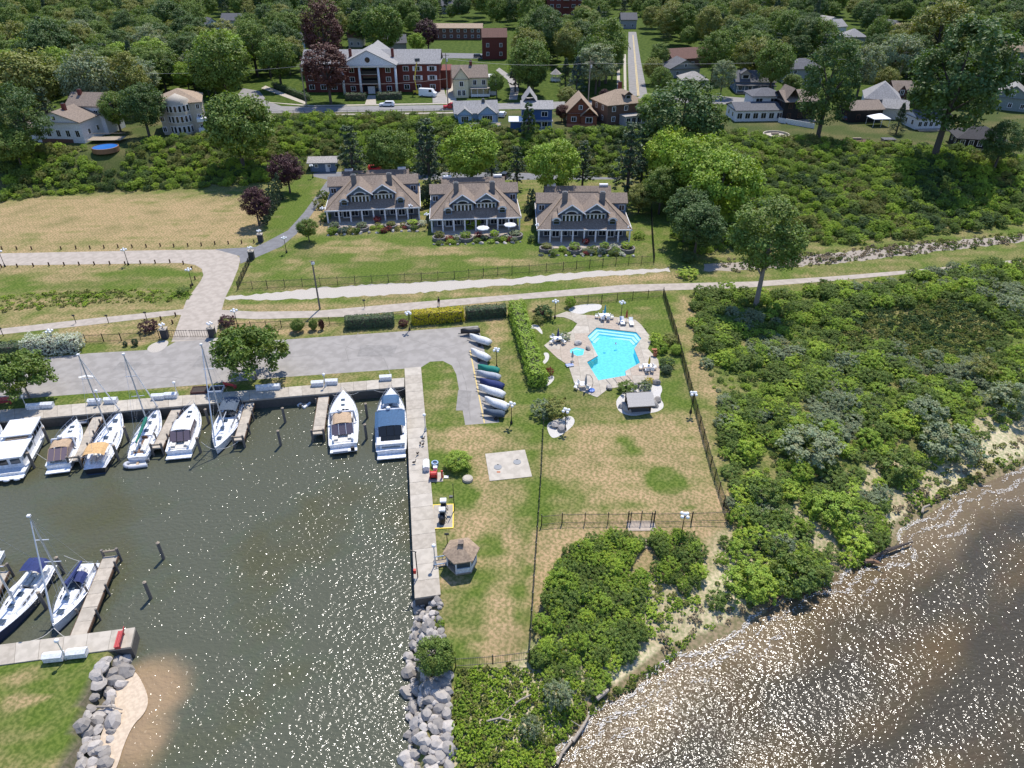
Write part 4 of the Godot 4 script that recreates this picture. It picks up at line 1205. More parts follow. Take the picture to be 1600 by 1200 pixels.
	if opt.has("enclosure"):
		var ez := L / 2 - 0.2 * L
		canopy(o, "enclosure_top", opt.enclosure, ez + 1.5, ez - 1.7, B * 0.72, 2.6, 0.16, 0.2)
		for m in [-1.0, 1.0]:
			box(o, "enclosure_window", M["glass"], Vector3(m * B * 0.345, 1.9, ez), Vector3(0.04, 0.8, 2.9))
		box(o, "enclosure_window", M["glass"], Vector3(0, 1.95, ez - 1.75), Vector3(B * 0.62, 0.7, 0.04))
		box(o, "enclosure_window", M["glass"], Vector3(0, 1.95, ez + 1.55), Vector3(B * 0.62, 0.7, 0.04))
	if opt.has("fenders"):
		for k in 4:
			var t := 0.2 + k * 0.15
			var fd := Shape.new()
			fd.ball(Vector3(hull_half(t, B, 0.72, 0.42, 1.75) * 0.97 + 0.12, 0.55, L / 2 - t * L), Vector3(0.12, 0.36, 0.12), 8)
			part(o, "fender", fd.mesh(true), M["navy_canvas"])
	return o

func cruiser(label: String, stern: Vector3, bow: Vector3, B: float, opt := {}) -> Node3D:
	var r := boat_frame("motor_cruiser", label, stern, bow, "motor cruisers moored in the marina")
	var o: Node3D = r[0]
	var L: float = r[1]
	var g := hull(o, L, B, 1.1, 1.75, opt.get("hull", "gel"), "gel", 0.9, 0.42, 2.3)
	loft(o, g, "foredeck", "gel", 0.55, 0.93, 0.7, -0.02, 0.36, 0.25, 0.0, 0.9)
	var sp := Shape.new()
	sp.box(Vector3(0, 0.45, L / 2 + 0.42), Vector3(B * 0.86, 0.14, 0.95))
	part(o, "swim_platform", sp.mesh(), M[opt.get("platform", "gel")])
	# side decks stay white; saloon with a raked screen
	var t0: float = opt.get("house0", 0.3)
	var t1: float = opt.get("house1", 0.6)
	var hh: float = opt.get("house", 0.75)
	loft(o, g, "cabin", "gel", t0, t1, 0.74, 0.0, hh, 0.2, 0.0, 0.55)
	var zf := L / 2 - t1 * L
	var y1: float = g.h0 + 0.3
	var ws := Shape.new()
	var nseg := 5
	for k in nseg:
		var a0 := lerpf(-1.0, 1.0, float(k) / nseg) + 0.02
		var a1 := lerpf(-1.0, 1.0, float(k + 1) / nseg) - 0.02
		var q0 := Vector3(a0 * B * 0.37, y1 + 0.15, zf + 0.75 * a0 * a0 - 0.05)
		var q1 := Vector3(a1 * B * 0.37, y1 + 0.15, zf + 0.75 * a1 * a1 - 0.05)
		ws.quad(q0, q0 + Vector3(-a0 * 0.12, 0.6, 0.75), q1 + Vector3(-a1 * 0.12, 0.6, 0.75), q1)
	part(o, "windscreen", ws.mesh(), M["glass_blue"])
	for m in [-1.0, 1.0]:
		box(o, "side_window", M["glass"], Vector3(m * (B * 0.365), y1 + 0.42, L / 2 - (t0 + t1) / 2 * L + 0.3), Vector3(0.06, 0.3, (t1 - t0) * L * 0.55))
	for q in [[0.78, 0.55], [0.68, 0.5]]:
		box(o, "deck_hatch", M["glass_blue"], Vector3(0, g.h0 + (g.h1 - g.h0) * q[0] * q[0] + 0.42 - maxf(0.0, (q[0] - 0.759) / 0.171) * 0.32, L / 2 - q[0] * L), Vector3(q[1], 0.08, q[1]))
	cockpit(o, g, 0.03, t0 - 0.01, 0.56, opt.get("floor", "gel_cream"))
	deck_rail(o, g, 0.5, 0.99, 0.65, 9)
	var top_y: float = g.h0 + hh + 1.0
	var cz0: float = L / 2 - opt.get("top0", 0.12) * L
	var cz1: float = L / 2 - opt.get("top1", 0.42) * L
	if opt.has("top"):
		canopy(o, "canopy", opt.top, cz0, cz1, B * opt.get("topw", 0.74), top_y, 0.2, 0.15)
		if opt.has("aft"):
			var av := Shape.new()
			av.quad(Vector3(-B * 0.36, g.h0 + 0.5, cz0 + opt.get("rake", 0.9)), Vector3(-B * 0.35, top_y - 0.05, cz0 + 0.02), Vector3(B * 0.35, top_y - 0.05, cz0 + 0.02), Vector3(B * 0.36, g.h0 + 0.5, cz0 + opt.get("rake", 0.9)))
			var pane := part(o, "aft_curtain", av.mesh(), M[opt.aft])
			var fr := Shape.new()
			for k in 4:
				var u := -1.0 + 2.0 * k / 3.0
				fr.rod(Vector3(u * B * 0.355, g.h0 + 0.5, cz0 + opt.get("rake", 0.9) + 0.03), Vector3(u * B * 0.345, top_y - 0.02, cz0 + 0.05), 0.035, 0.035, 4)
			part(pane, "seam", fr.mesh(), M[opt.get("seam", "white_plain")])
			for m in [-1.0, 1.0]:
				var sv := Shape.new()
				sv.quad(Vector3(m * B * 0.37, g.h0 + 0.5, cz0 + opt.get("rake", 0.9) - 0.02), Vector3(m * B * 0.36, top_y - 0.1, cz0), Vector3(m * B * 0.36, top_y - 0.1, cz1), Vector3(m * B * 0.37, g.h0 + 0.5, cz1 - 0.3))
				part(o, "side_curtain", sv.mesh(), M[opt.aft])
	if opt.get("arch", true):
		var ar := Shape.new()
		var az: float = cz1 + 0.1
		ar.path([Vector3(-B * 0.43, g.h0 + 0.3, az + 0.5), Vector3(-B * 0.38, top_y + 0.1, az), Vector3(B * 0.38, top_y + 0.1, az), Vector3(B * 0.43, g.h0 + 0.3, az + 0.5)], 0.13, 6)
		part(o, "radar_arch", ar.mesh(), M["gel"])
		var rd := Shape.new()
		rd.ball(Vector3(-0.2, top_y + 0.42, az), Vector3(0.33, 0.18, 0.33), 10)
		part(o, "radar_dome", rd.mesh(true), M["gel"])
		var an := Shape.new()
		an.rod(Vector3(B * 0.3, top_y, az), Vector3(B * 0.3, top_y + 2.0, az + 0.4), 0.02, 0.012, 4)
		part(o, "antenna", an.mesh(), M["white_plain"])
	return o

func inflatable(called: String, label: String, stern: Vector3, bow: Vector3, B: float, mt := "rubber_grey", y := 0.12) -> void:
	var r := boat_frame(called, label, stern, bow, "small tenders")
	var o: Node3D = r[0]
	o.position.y = y
	var L: float = r[1]
	var s := Shape.new()
	for m in [-1.0, 1.0]:
		var pts := [Vector3(m * B * 0.36, 0.15, L * 0.5), Vector3(m * B * 0.36, 0.16, -L * 0.1), Vector3(m * B * 0.31, 0.2, -L * 0.3), Vector3(m * B * 0.16, 0.26, -L * 0.44), Vector3(0, 0.28, -L * 0.48)]
		s.path(pts, B * 0.14, 9)
	part(o, "tube", s.mesh(), M[mt])
	box(o, "floor", M["gel_cream"], Vector3(0, 0.05, 0.05 * L), Vector3(B * 0.5, 0.06, L * 0.8))
	box(o, "transom", M["white"], Vector3(0, 0.2, L * 0.42), Vector3(B * 0.6, 0.34, 0.07))
	box(o, "thwart", M["tan"], Vector3(0, 0.22, 0.05 * L), Vector3(B * 0.55, 0.06, 0.28))
	box(o, "motor", M["iron_grey"], Vector3(0, 0.42, L * 0.48), Vector3(0.26, 0.4, 0.35))

func make_boats() -> void:
	# long white houseboat
	var r := boat_frame("houseboat", "long white boxy houseboat with flat roof at the left edge", Vector3(-63.8, 1.2, -68.62), Vector3(-66.23, 1.2, -79.63), "motor cruisers moored in the marina")
	var o: Node3D = r[0]
	var L: float = r[1]
	var B := 4.1
	var g := hull(o, L, B, 0.95, 1.2, "gel", "nonskid", 0.95, 0.5, 3.2, "navyhull")
	box(o, "aft_cabin", M["gel"], Vector3(0, 1.75, L * 0.22), Vector3(3.3, 1.65, L * 0.36))
	box(o, "aft_roof", M["gel"], Vector3(0, 2.63, L * 0.22), Vector3(3.7, 0.12, L * 0.39))
	box(o, "saloon", M["gel"], Vector3(0, 2.0, -L * 0.13), Vector3(3.3, 2.15, L * 0.3))
	box(o, "roof", M["gel"], Vector3(0, 3.14, -L * 0.125), Vector3(3.8, 0.14, L * 0.345))
	for m in [-1.0, 1.0]:
		for k in 4:
			box(o, "window", M["glass"], Vector3(m * 1.66, 2.35, -L * 0.24 + k * 0.9), Vector3(0.05, 0.6, 0.7))
		for k in 2:
			box(o, "window", M["glass_blue"], Vector3(m * 1.66, 2.0, L * 0.12 + k * 1.9), Vector3(0.05, 0.5, 1.3))
	box(o, "rear_window", M["glass"], Vector3(-0.7, 1.95, L * 0.402), Vector3(1.3, 0.75, 0.05))
	box(o, "rear_window", M["glass_blue"], Vector3(0.85, 1.95, L * 0.402), Vector3(1.1, 0.75, 0.05))
	box(o, "dash_cushion", M["tan"], Vector3(0, 2.75, L * 0.045), Vector3(2.6, 0.16, 0.5))
	box(o, "rear_deck", M["gel"], Vector3(0, 0.6, L * 0.53), Vector3(3.8, 0.12, 0.9))
	for k in 3:
		var fd := Shape.new()
		fd.ball(Vector3(-1.2 + k * 1.2, 0.55, L * 0.53 + 0.55), Vector3(0.42, 0.17, 0.17), 8)
		part(o, "fender", fd.mesh(true), M["gel"])
	deck_rail(o, g, 0.62, 0.99, 0.6, 8)
	cruiser("white express cruiser with faded tan-brown cockpit canvas by the houseboat", Vector3(-58.28, 1.2, -70.25), Vector3(-60.21, 1.2, -79.18), 3.3, {"top": "tan", "aft": "vinyl", "top0": 0.19, "top1": 0.4, "rake": 1.5, "house0": 0.34, "house1": 0.55, "house": 0.45, "seam": "tan"})
	sailboat("sailboat with dark hull, white deck and orange-tan bimini over its stern", Vector3(-53.32, 1.1, -69.61), Vector3(-55.54, 1.1, -81.91), 3.5, "blackhull", 12.4, {"bimini": "orange_tan", "boom": 0.3})
	sailboat("white sailboat with long green sail cover on its boom", Vector3(-48.87, 1.1, -71.92), Vector3(-50.5, 1.1, -82.69), 3.3, "gel", 11.6, {"cover": "green_canvas", "teak": true, "boom": 0.46})
	inflatable("inflatable_dinghy", "grey inflatable dinghy floating behind the green-sailcover sailboat", Vector3(-47.53, 0.2, -71.7), Vector3(-50.33, 0.2, -71.06), 1.7)
	inflatable("inflatable_dinghy", "grey inflatable tender tied at the bow of the tan-canvas cruiser", Vector3(-59.81, 0.4, -80.71), Vector3(-61.3, 0.4, -80.26), 1.4, "rubber_grey", 0.35)
	cruiser("sleek white cruiser with black-framed cockpit enclosure and wide swim platform", Vector3(-43.89, 1.2, -73.12), Vector3(-45.42, 1.2, -82.86), 3.7, {"hull": "gel", "top": "gel", "aft": "vinyl", "top0": 0.24, "top1": 0.5, "topw": 0.7, "seam": "iron", "house0": 0.36, "house1": 0.62, "house": 0.6, "arch": false, "rake": 1.0})
	sailboat("white sailboat moored bow-out with slate-blue cockpit enclosure", Vector3(-40.03, 1.1, -83.96), Vector3(-39.12, 1.1, -73.37), 3.5, "gel", 13.0, {"enclosure": "slate_canvas", "fenders": true})
	var c9 := cruiser("big white cruiser with beige cockpit top left of the blue-canopy one", Vector3(-22.5, 1.3, -74.48), Vector3(-24.75, 1.3, -86.3), 4.1, {"top": "tan", "aft": "vinyl", "top0": 0.2, "top1": 0.42, "house0": 0.36, "house1": 0.62, "house": 0.7, "topw": 0.62})
	box(c9, "rolled_dinghy", M["rubber_grey"], Vector3(-0.4, 0.75, 7.0), Vector3(1.9, 0.3, 0.5))
	box(c9, "outboard", M["iron"], Vector3(1.2, 0.85, 6.9), Vector3(0.5, 0.55, 0.35))
	var c10 := cruiser("big white cruiser with large dark blue canopy against the right-hand quay", Vector3(-15.91, 1.3, -73.13), Vector3(-17.88, 1.3, -86.97), 4.3, {"top": "blue_canvas", "aft": "glass", "top0": 0.2, "top1": 0.47, "house0": 0.22, "house1": 0.68, "house": 0.95, "topw": 0.94, "seam": "iron", "rake": 0.7})
	canopy(c10, "foredeck_cover", "blue_canvas", -1.6, -3.7, 2.5, 2.75, 0.12, 0.3)
	box(c10, "aft_hatch", M["glass"], Vector3(0, 1.85, 5.3), Vector3(2.6, 0.06, 0.95))
	box(c10, "aft_deck", M["siding_white"], Vector3(0, 1.62, 5.4), Vector3(3.7, 0.4, 2.2))
	sailboat("sailboat with navy canvas and furled jib, right of the pair at lower left", Vector3(-45.95, 1.1, -53.74), Vector3(-45.4, 1.1, -45.34), 2.9, "gel", 11.2, {"cover": "navy_canvas", "dodger": "navy_canvas", "boom": 0.42})
	sailboat("navy-hulled sailboat with blue bimini, cut off by the left edge", Vector3(-50.61, 1.1, -53.47), Vector3(-50.7, 1.1, -43.85), 3.1, "navyhull", 12.0, {"bimini": "navy_canvas", "cover": "white_plain", "boom": 0.4})
	sailboat("white sailboat bow just showing at the far lower left edge", Vector3(-57.56, 1.1, -55.52), Vector3(-56.81, 1.1, -44.96), 3.0, "gel", 11.0, {})
	cruiser("white boat stern just peeking in at the left edge beside the houseboat", Vector3(-67.83, 1.2, -68.99), Vector3(-71.4, 1.2, -79.18), 3.4, {"top": "aqua", "top0": 0.3, "top1": 0.5})
	inflatable("skiff", "small white half-swamped skiff under the quay wall", Vector3(-30.78, 0.1, -84.41), Vector3(-29.87, 0.1, -86.05), 1.5, "gel", -0.02)
	# mooring lines
	for q in [[Vector3(-60.44, 1.2, -79.63), Vector3(-58.36, 1.6, -80.75)], [Vector3(-66.23, 1.2, -79.63), Vector3(-63.34, 1.6, -79.99)], [Vector3(-24.67, 1.5, -86.01), Vector3(-26.11, 1.6, -85.36)], [Vector3(-24.67, 1.5, -86.01), Vector3(-22.5, 1.6, -86.02)], [Vector3(-17.84, 1.5, -86.84), Vector3(-20.24, 1.6, -86.53)], [Vector3(-17.84, 1.5, -86.84), Vector3(-15.78, 1.6, -87.03)], [Vector3(-45.36, 1.1, -45.26), Vector3(-46.54, 1.6, -43.33)], [Vector3(-45.36, 1.1, -45.26), Vector3(-43.07, 1.6, -43.77)], [Vector3(-39.12, 1.1, -73.37), Vector3(-41.3, 1.6, -74.37)], [Vector3(-39.12, 1.1, -73.37), Vector3(-36.62, 1.2, -74.88)], [Vector3(-61.98, 1.8, -71.97), Vector3(-58.18, 1, -70.23)], [Vector3(-45.64, 1.2, -53.74), Vector3(-48.76, 1.8, -54.11)]]:
		var a: Vector3 = q[0]
		var b: Vector3 = q[1]
		var pts := []
		for k in 7:
			var t := k / 6.0
			pts.append(a.lerp(b, t) - Vector3(0, sin(t * PI) * 0.35, 0))
		var s := Shape.new()
		s.path(pts, 0.03, 4)
		tag(part(self, "mooring_line", s.mesh(), M["gel_cream"]), "pale mooring rope between a boat and the dock", "rope", "mooring ropes")

var crowns := {}

func leaf(v: PackedVector3Array, c: PackedColorArray, p: Vector3, n: Vector3, size: float, tint: float, warm: float, r: RandomNumberGenerator) -> void:
	var q := (n + Vector3(r.randf_range(-0.9, 0.9), r.randf_range(-0.5, 0.9), r.randf_range(-0.9, 0.9))).normalized()
	var x := q.cross(Vector3(r.randf_range(-1, 1), r.randf_range(-1, 1), r.randf_range(-1, 1))).normalized()
	var y := q.cross(x)
	var a := size * r.randf_range(0.6, 1.15)
	var b := a * r.randf_range(0.45, 0.75)
	var p0 := p - x * a
	var p1 := p + y * b + q * a * 0.15
	var p2 := p + x * a
	var p3 := p - y * b + q * a * 0.1
	v.append(p0); v.append(p1); v.append(p2)
	v.append(p0); v.append(p2); v.append(p3)
	var t := tint * r.randf_range(0.8, 1.2)
	var col := Color(t * (1.0 + warm), t, t * (1.0 - warm * 0.6))
	for i in 6:
		c.append(col)

func leaf_mesh(v: PackedVector3Array, c: PackedColorArray) -> ArrayMesh:
	var m := ArrayMesh.new()
	var a := []
	a.resize(Mesh.ARRAY_MAX)
	a[Mesh.ARRAY_VERTEX] = v
	a[Mesh.ARRAY_COLOR] = c
	m.add_surface_from_arrays(Mesh.PRIMITIVE_TRIANGLES, a)
	return m

# a crown 1 m wide and `tall` high standing on y = 0: clumps of leaves spread through an uneven outline
func crown(sd: int, tall: float, clumps: int, per: int, size: float, kind := "round") -> ArrayMesh:
	var r := RandomNumberGenerator.new()
	r.seed = sd
	var v := PackedVector3Array()
	var c := PackedColorArray()
	var lobes := []
	for i in 6:
		lobes.append([Vector3(r.randf_range(-1, 1), r.randf_range(-0.6, 1), r.randf_range(-1, 1)).normalized(), r.randf_range(0.05, 0.30)])
	for i in clumps:
		var d := Vector3(r.randfn(), r.randfn() * 0.9 + 0.15, r.randfn()).normalized()
		var p: Vector3
		var cr: float
		if kind == "cone":
			var t := pow(r.randf(), 0.75)
			var an := r.randf() * TAU
			var tier := 0.85 + 0.15 * sin(t * 40.0)
			var rad := 0.5 * pow(1.0 - t, 0.85) * tier * sqrt(r.randf_range(0.35, 1.0)) + 0.01
			p = Vector3(cos(an) * rad, t * tall * 0.97 + 0.02, sin(an) * rad)
			cr = 0.055 + 0.05 * (1.0 - t)
			d = Vector3(cos(an), 0.2, sin(an))
		elif kind == "column":
			var t := r.randf()
			var an := r.randf() * TAU
			var rad := 0.5 * minf(1.0, pow(1.0 - t, 0.5) * 1.5) * sqrt(r.randf_range(0.4, 1.0)) * minf(1.0, 0.6 + t * 3.0)
			p = Vector3(cos(an) * rad, t * tall, sin(an) * rad)
			cr = 0.1
			d = Vector3(cos(an), 0.4, sin(an))
		elif kind == "pine":
			var t := r.randf()
			var an := floorf(r.randf() * 7.0) / 7.0 * TAU + floorf(t * 8.0) * 0.7 + r.randf_range(-0.25, 0.25)
			var lay := (floorf(t * 8.0) + r.randf_range(0.1, 0.5)) / 8.0
			var rad := 0.5 * (1.0 - lay * 0.75) * r.randf_range(0.15, 1.0)
			p = Vector3(cos(an) * rad, lay * tall + rad * 0.12, sin(an) * rad)
			cr = 0.055
		elif kind == "flat":
			var an := r.randf() * TAU
			var rad := 0.46 * sqrt(r.randf())
			var lay: float = [0.45, 0.7, 0.92][r.randi() % 3]
			p = Vector3(cos(an) * rad * (1.25 - lay * 0.45), tall * (lay - rad * rad * 0.5), sin(an) * rad * (1.25 - lay * 0.45))
			cr = 0.085
		else:
			var reach := 0.72
			for l in lobes:
				reach += l[1] * maxf(0.0, d.dot(l[0])) * 1.1
			reach = minf(reach, 1.0) * pow(r.randf_range(0.25, 1.0), 0.33)
			p = Vector3(d.x * 0.44 * reach, tall * (0.5 + d.y * 0.46 * reach), d.z * 0.44 * reach)
			if kind == "bush" and p.y < tall * 0.35:
				p.y *= 0.6
			cr = r.randf_range(0.06, 0.12)
			if kind == "bush":
				cr *= 0.8
				if r.randf() < 0.22:
					p = Vector3(p.x * 1.12, p.y * 1.16, p.z * 1.12)
					cr *= 0.6
		var tint := r.randf_range(0.72, 1.25)
		var warm := r.randf_range(-0.12, 0.22)
		for k in per:
			var e := Vector3(r.randfn(), r.randfn(), r.randfn()).normalized()
			var q := p + e * cr * pow(r.randf(), 0.4) * Vector3(1, 0.75, 1)
			if q.y < 0.0:
				q.y = 0.01
			leaf(v, c, q, (e + d * 0.6 + Vector3(0, 0.5, 0)).normalized(), size, tint, warm, r)
	return leaf_mesh(v, c)

func trunk_mesh(sd: int, h: float, r0: float, spread: float, limbs: int) -> ArrayMesh:
	var r := RandomNumberGenerator.new()
	r.seed = sd
	var s := Shape.new()
	s.rod(Vector3(0, -0.3 * r0, 0), Vector3(0, h * 0.45, 0), r0, r0 * 0.7, 8, false)
	s.rod(Vector3(0, h * 0.45, 0), Vector3(r.randf_range(-0.02, 0.02), h * 0.9, 0.0), r0 * 0.7, r0 * 0.15, 7, false)
	for i in limbs:
		var t := TAU * (i + r.randf() * 0.6) / limbs
		var y := h * r.randf_range(0.35, 0.6)
		var e := Vector3(cos(t) * spread, y + h * r.randf_range(0.15, 0.35), sin(t) * spread)
		s.rod(Vector3(0, y, 0), e, r0 * 0.45, r0 * 0.12, 5, false)
	return s.mesh(true)

func make_crowns() -> void:
	for i in 5:
		crowns["round%d" % i] = crown(100 + i, [1.0, 0.85, 1.12, 0.92, 1.25][i], 190, 60, 0.021)
	for i in 3:
		crowns["tall%d" % i] = crown(140 + i, 1.6, 180, 60, 0.021)
	for i in 3:
		crowns["cone%d" % i] = crown(160 + i, 1.7 + 0.3 * i, 220, 26, 0.026, "cone")
	for i in 2:
		crowns["pine%d" % i] = crown(170 + i, 1.8, 190, 26, 0.03, "pine")
	for i in 2:
		crowns["column%d" % i] = crown(180 + i, 3.0, 110, 60, 0.055, "column")
	for i in 4:
		crowns["bush%d" % i] = crown(190 + i, [0.75, 0.62, 0.85, 0.7][i], 110, 44, 0.024, "bush")
	for i in 2:
		crowns["flat%d" % i] = crown(210 + i, 0.55, 130, 60, 0.024, "flat")
	for i in 3:
		crowns["weed%d" % i] = crown(220 + i, 0.55, 26, 26, 0.07, "bush")
	for i in 4:
		crowns["trunk%d" % i] = trunk_mesh(300 + i, 1.0, 0.03, 0.22, 6)

# a tree `w` metres wide and `h` metres tall at (x, z); the bare stem takes up the share `stem`
func tree(called: String, label: String, at: Array, ground: float, kind: String, lm: String, stem := 0.22, group := "", bark := "bark") -> Node3D:
	var x: float = at[0]
	var z: float = at[1]
	var w: float = at[2]
	var h: float = at[3]
	var o := thing(called, label, "tree", Vector3(x, ground, z), rng.randf() * TAU, group)
	var cm: ArrayMesh = crowns[kind]
	var b := cm.get_aabb()
	var tr := part(o, "trunk", crowns["trunk%d" % (rng.randi() % 4)], M[bark])
	tr.scale = Vector3(h * 0.9, h * 0.9, h * 0.9)
	var c := part(o, "crown", cm, M[lm], Vector3(0, h * stem, 0))
	c.scale = Vector3(w / b.size.x, h * (1.0 - stem) / b.size.y, w / b.size.z)
	return o

func shrub(called: String, label: String, at: Vector3, w: float, h: float, lm: String, kind := "bush0", group := "", category := "shrub") -> Node3D:
	var o := thing(called, label, category, at, rng.randf() * TAU, group)
	var cm: ArrayMesh = crowns[kind]
	var b := cm.get_aabb()
	var c := part(o, "foliage", cm, M[lm])
	c.scale = Vector3(w / b.size.x, h / b.size.y, w / b.size.z)
	var s := Shape.new()
	for k in 3:
		s.rod(Vector3.ZERO, Vector3(rng.randf_range(-0.2, 0.2) * w, h * 0.55, rng.randf_range(-0.2, 0.2) * w), 0.05, 0.02, 4)
	part(o, "stem", s.mesh(), M["bark"])
	return o

# a clipped hedge as a box of leaves on a twiggy core
func hedge(called: String, label: String, a: Vector3, b: Vector3, w: float, h: float, lm: String, size := 0.16, dens := 34.0, rough := 0.12, arch := false) -> void:
	var d := b - a
	var L := d.length()
	var o := thing(called, label, "hedge", (a + b) / 2.0, atan2(-d.z, d.x))
	var r := RandomNumberGenerator.new()
	r.seed = int(absf(a.x * 100.0)) + 7
	var v := PackedVector3Array()
	var c := PackedColorArray()
	var n := int((L * w + 2.0 * L * h + 2.0 * w * h) * dens)
	var lump := FastNoiseLite.new()
	lump.seed = r.seed
	lump.frequency = 0.6
	for i in n:
		var k := r.randf() * (L * w + 2.0 * L * h + 2.0 * w * h)
		var p: Vector3
		var nr: Vector3
		if k < L * w:
			p = Vector3(r.randf_range(-L, L) / 2, h, r.randf_range(-w, w) / 2)
			nr = Vector3.UP
		elif k < L * w + 2.0 * L * h:
			var m := 1.0 if r.randf() < 0.5 else -1.0
			p = Vector3(r.randf_range(-L, L) / 2, r.randf() * h, m * w / 2)
			nr = Vector3(0, 0, m)
		else:
			var m := 1.0 if r.randf() < 0.5 else -1.0
			p = Vector3(m * L / 2, r.randf() * h, r.randf_range(-w, w) / 2)
			nr = Vector3(m, 0, 0)
		var q := lump.get_noise_3d(p.x, p.y * 2.0, p.z)
		p += nr * (q * rough * 3.0 + r.randf_range(-rough, rough))
		leaf(v, c, p, nr + Vector3(0, 0.4, 0), size, 1.0 + q * 0.3, q * 0.2, r)
	part(o, "foliage", leaf_mesh(v, c), M[lm])
	box(o, "core", M["bark"], Vector3(0, h * 0.42, 0), Vector3(L * 0.94, h * 0.8, w * 0.7))

# many copies of a few bushes over a polygon: a thicket nobody could count
func thicket(called: String, label: String, poly: Array, spacing: float, wmin: float, wmax: float, mats: Array, kinds: Array, sd: int, hk := 1.0, skip := []) -> void:
	var p := PackedVector2Array(poly)
	var lo := Vector2(1e9, 1e9)
	var hi := -lo
	for q in p:
		lo = lo.min(q)
		hi = hi.max(q)
	var r := RandomNumberGenerator.new()
	r.seed = sd
	var sets := {}
	var patch := FastNoiseLite.new()
	patch.seed = sd
	patch.frequency = 0.045
	var size := FastNoiseLite.new()
	size.seed = sd + 5
	size.frequency = 0.07
	var x := lo.x
	while x < hi.x:
		var z := lo.y
		while z < hi.y:
			var q := Vector2(x + r.randf_range(-0.5, 0.5) * spacing, z + r.randf_range(-0.5, 0.5) * spacing)
			z += spacing
			if not Geometry2D.is_point_in_polygon(q, p):
				continue
			var hit := false
			for k in skip:
				hit = hit or q.distance_to(Vector2(k[0], k[1])) < k[2]
			if hit:
				continue
			var t := clampf(0.5 + patch.get_noise_2d(q.x, q.y) * 0.8 + r.randf_range(-0.38, 0.38), 0.0, 0.999)
			var mi := int(t * mats.size())
			var ki := r.randi() % kinds.size()
			var key: String = "%d_%d" % [mi, ki]
			if not sets.has(key):
				sets[key] = []
			var w := lerpf(wmin, wmax, clampf(0.5 + size.get_noise_2d(q.x, q.y) * 0.8 + r.randf_range(-0.35, 0.35), 0.0, 1.0))
			var s := w / 0.9
			var bs := Basis(Vector3.UP, r.randf() * TAU).scaled(Vector3(s, s * hk * r.randf_range(0.8, 1.3), s))
			sets[key].append(Transform3D(bs, Vector3(q.x, height(q.x, q.y) - 0.1, q.y)))
		x += spacing
	var o := thing(called, label, "thicket")
	stuff(o)
	for key in sets:
		var f: PackedStringArray = key.split("_")
		var mm := MultiMesh.new()
		mm.transform_format = MultiMesh.TRANSFORM_3D
		mm.mesh = crowns[kinds[int(f[1])]]
		mm.instance_count = sets[key].size()
		for i in sets[key].size():
			mm.set_instance_transform(i, sets[key][i])
		var n := MultiMeshInstance3D.new()
		n.name = "foliage"
		n.multimesh = mm
		n.material_override = M[mats[int(f[0])]]
		o.add_child(n, true)
		stuff(n)

func fence(label: String, pts: Array, step: float, h: float, mt := "iron", gap := 0.16, group := "") -> void:
	var o := thing("iron_fence", label, "fence", Vector3.ZERO, 0.0, group)
	var pk := Shape.new()
	var rl := Shape.new()
	for i in pts.size() - 1:
		var a: Vector3 = pts[i]
		var b: Vector3 = pts[i + 1]
		var L := a.distance_to(b)
		var n := maxi(1, int(round(L / step)))
		var turn := atan2(-(b - a).z, (b - a).x)
		for k in n + (1 if i == pts.size() - 2 else 0):
			var q := a.lerp(b, float(k) / n)
			box(o, "post", M[mt], q + Vector3(0, h / 2 + 0.05, 0), Vector3(0.09, h + 0.1, 0.09), turn)
		var m := int(L / gap)
		for k in m:
			var q := a.lerp(b, (k + 0.5) / m)
			pk.box(q + Vector3(0, h * 0.5, 0), Vector3(0.022, h * 0.95, 0.022))
		for y in [0.15, h * 0.86]:
			rl.box((a + b) / 2.0 + Vector3(0, y, 0), Vector3(L, 0.045, 0.035), Basis(Vector3.UP, turn))
	part(o, "rail", rl.mesh(), M[mt])
	stuff(part(o, "picket", pk.mesh(), M[mt]))

func rock_mesh(sd: int) -> ArrayMesh:
	var r := RandomNumberGenerator.new()
	r.seed = sd
	var pts := []
	var cut := []
	for i in 9:
		cut.append([Vector3(r.randfn(), r.randfn(), r.randfn()).normalized(), r.randf_range(0.55, 0.9)])
	var s := Shape.new()
	s.ball(Vector3.ZERO, Vector3.ONE, 9)
	for i in s.v.size():
		var p := s.v[i]
		for q in cut:
			var d: float = p.dot(q[0])
			if d > q[1]:
				p -= q[0] * (d - q[1])
		s.v[i] = p * Vector3(0.62, 0.42, 0.5)
	return s.mesh()

var rocks := []

func rock(parent: Node, at: Vector3, s: float, called := "rock") -> MeshInstance3D:
	var o := part(parent, called, rocks[rng.randi() % rocks.size()], M["rock%d" % (rng.randi() % 4)], at)
	o.rotation = Vector3(rng.randf_range(-0.35, 0.35), rng.randf() * TAU, rng.randf_range(-0.35, 0.35))
	o.scale = Vector3.ONE * s * rng.randf_range(0.85, 1.2)
	return o

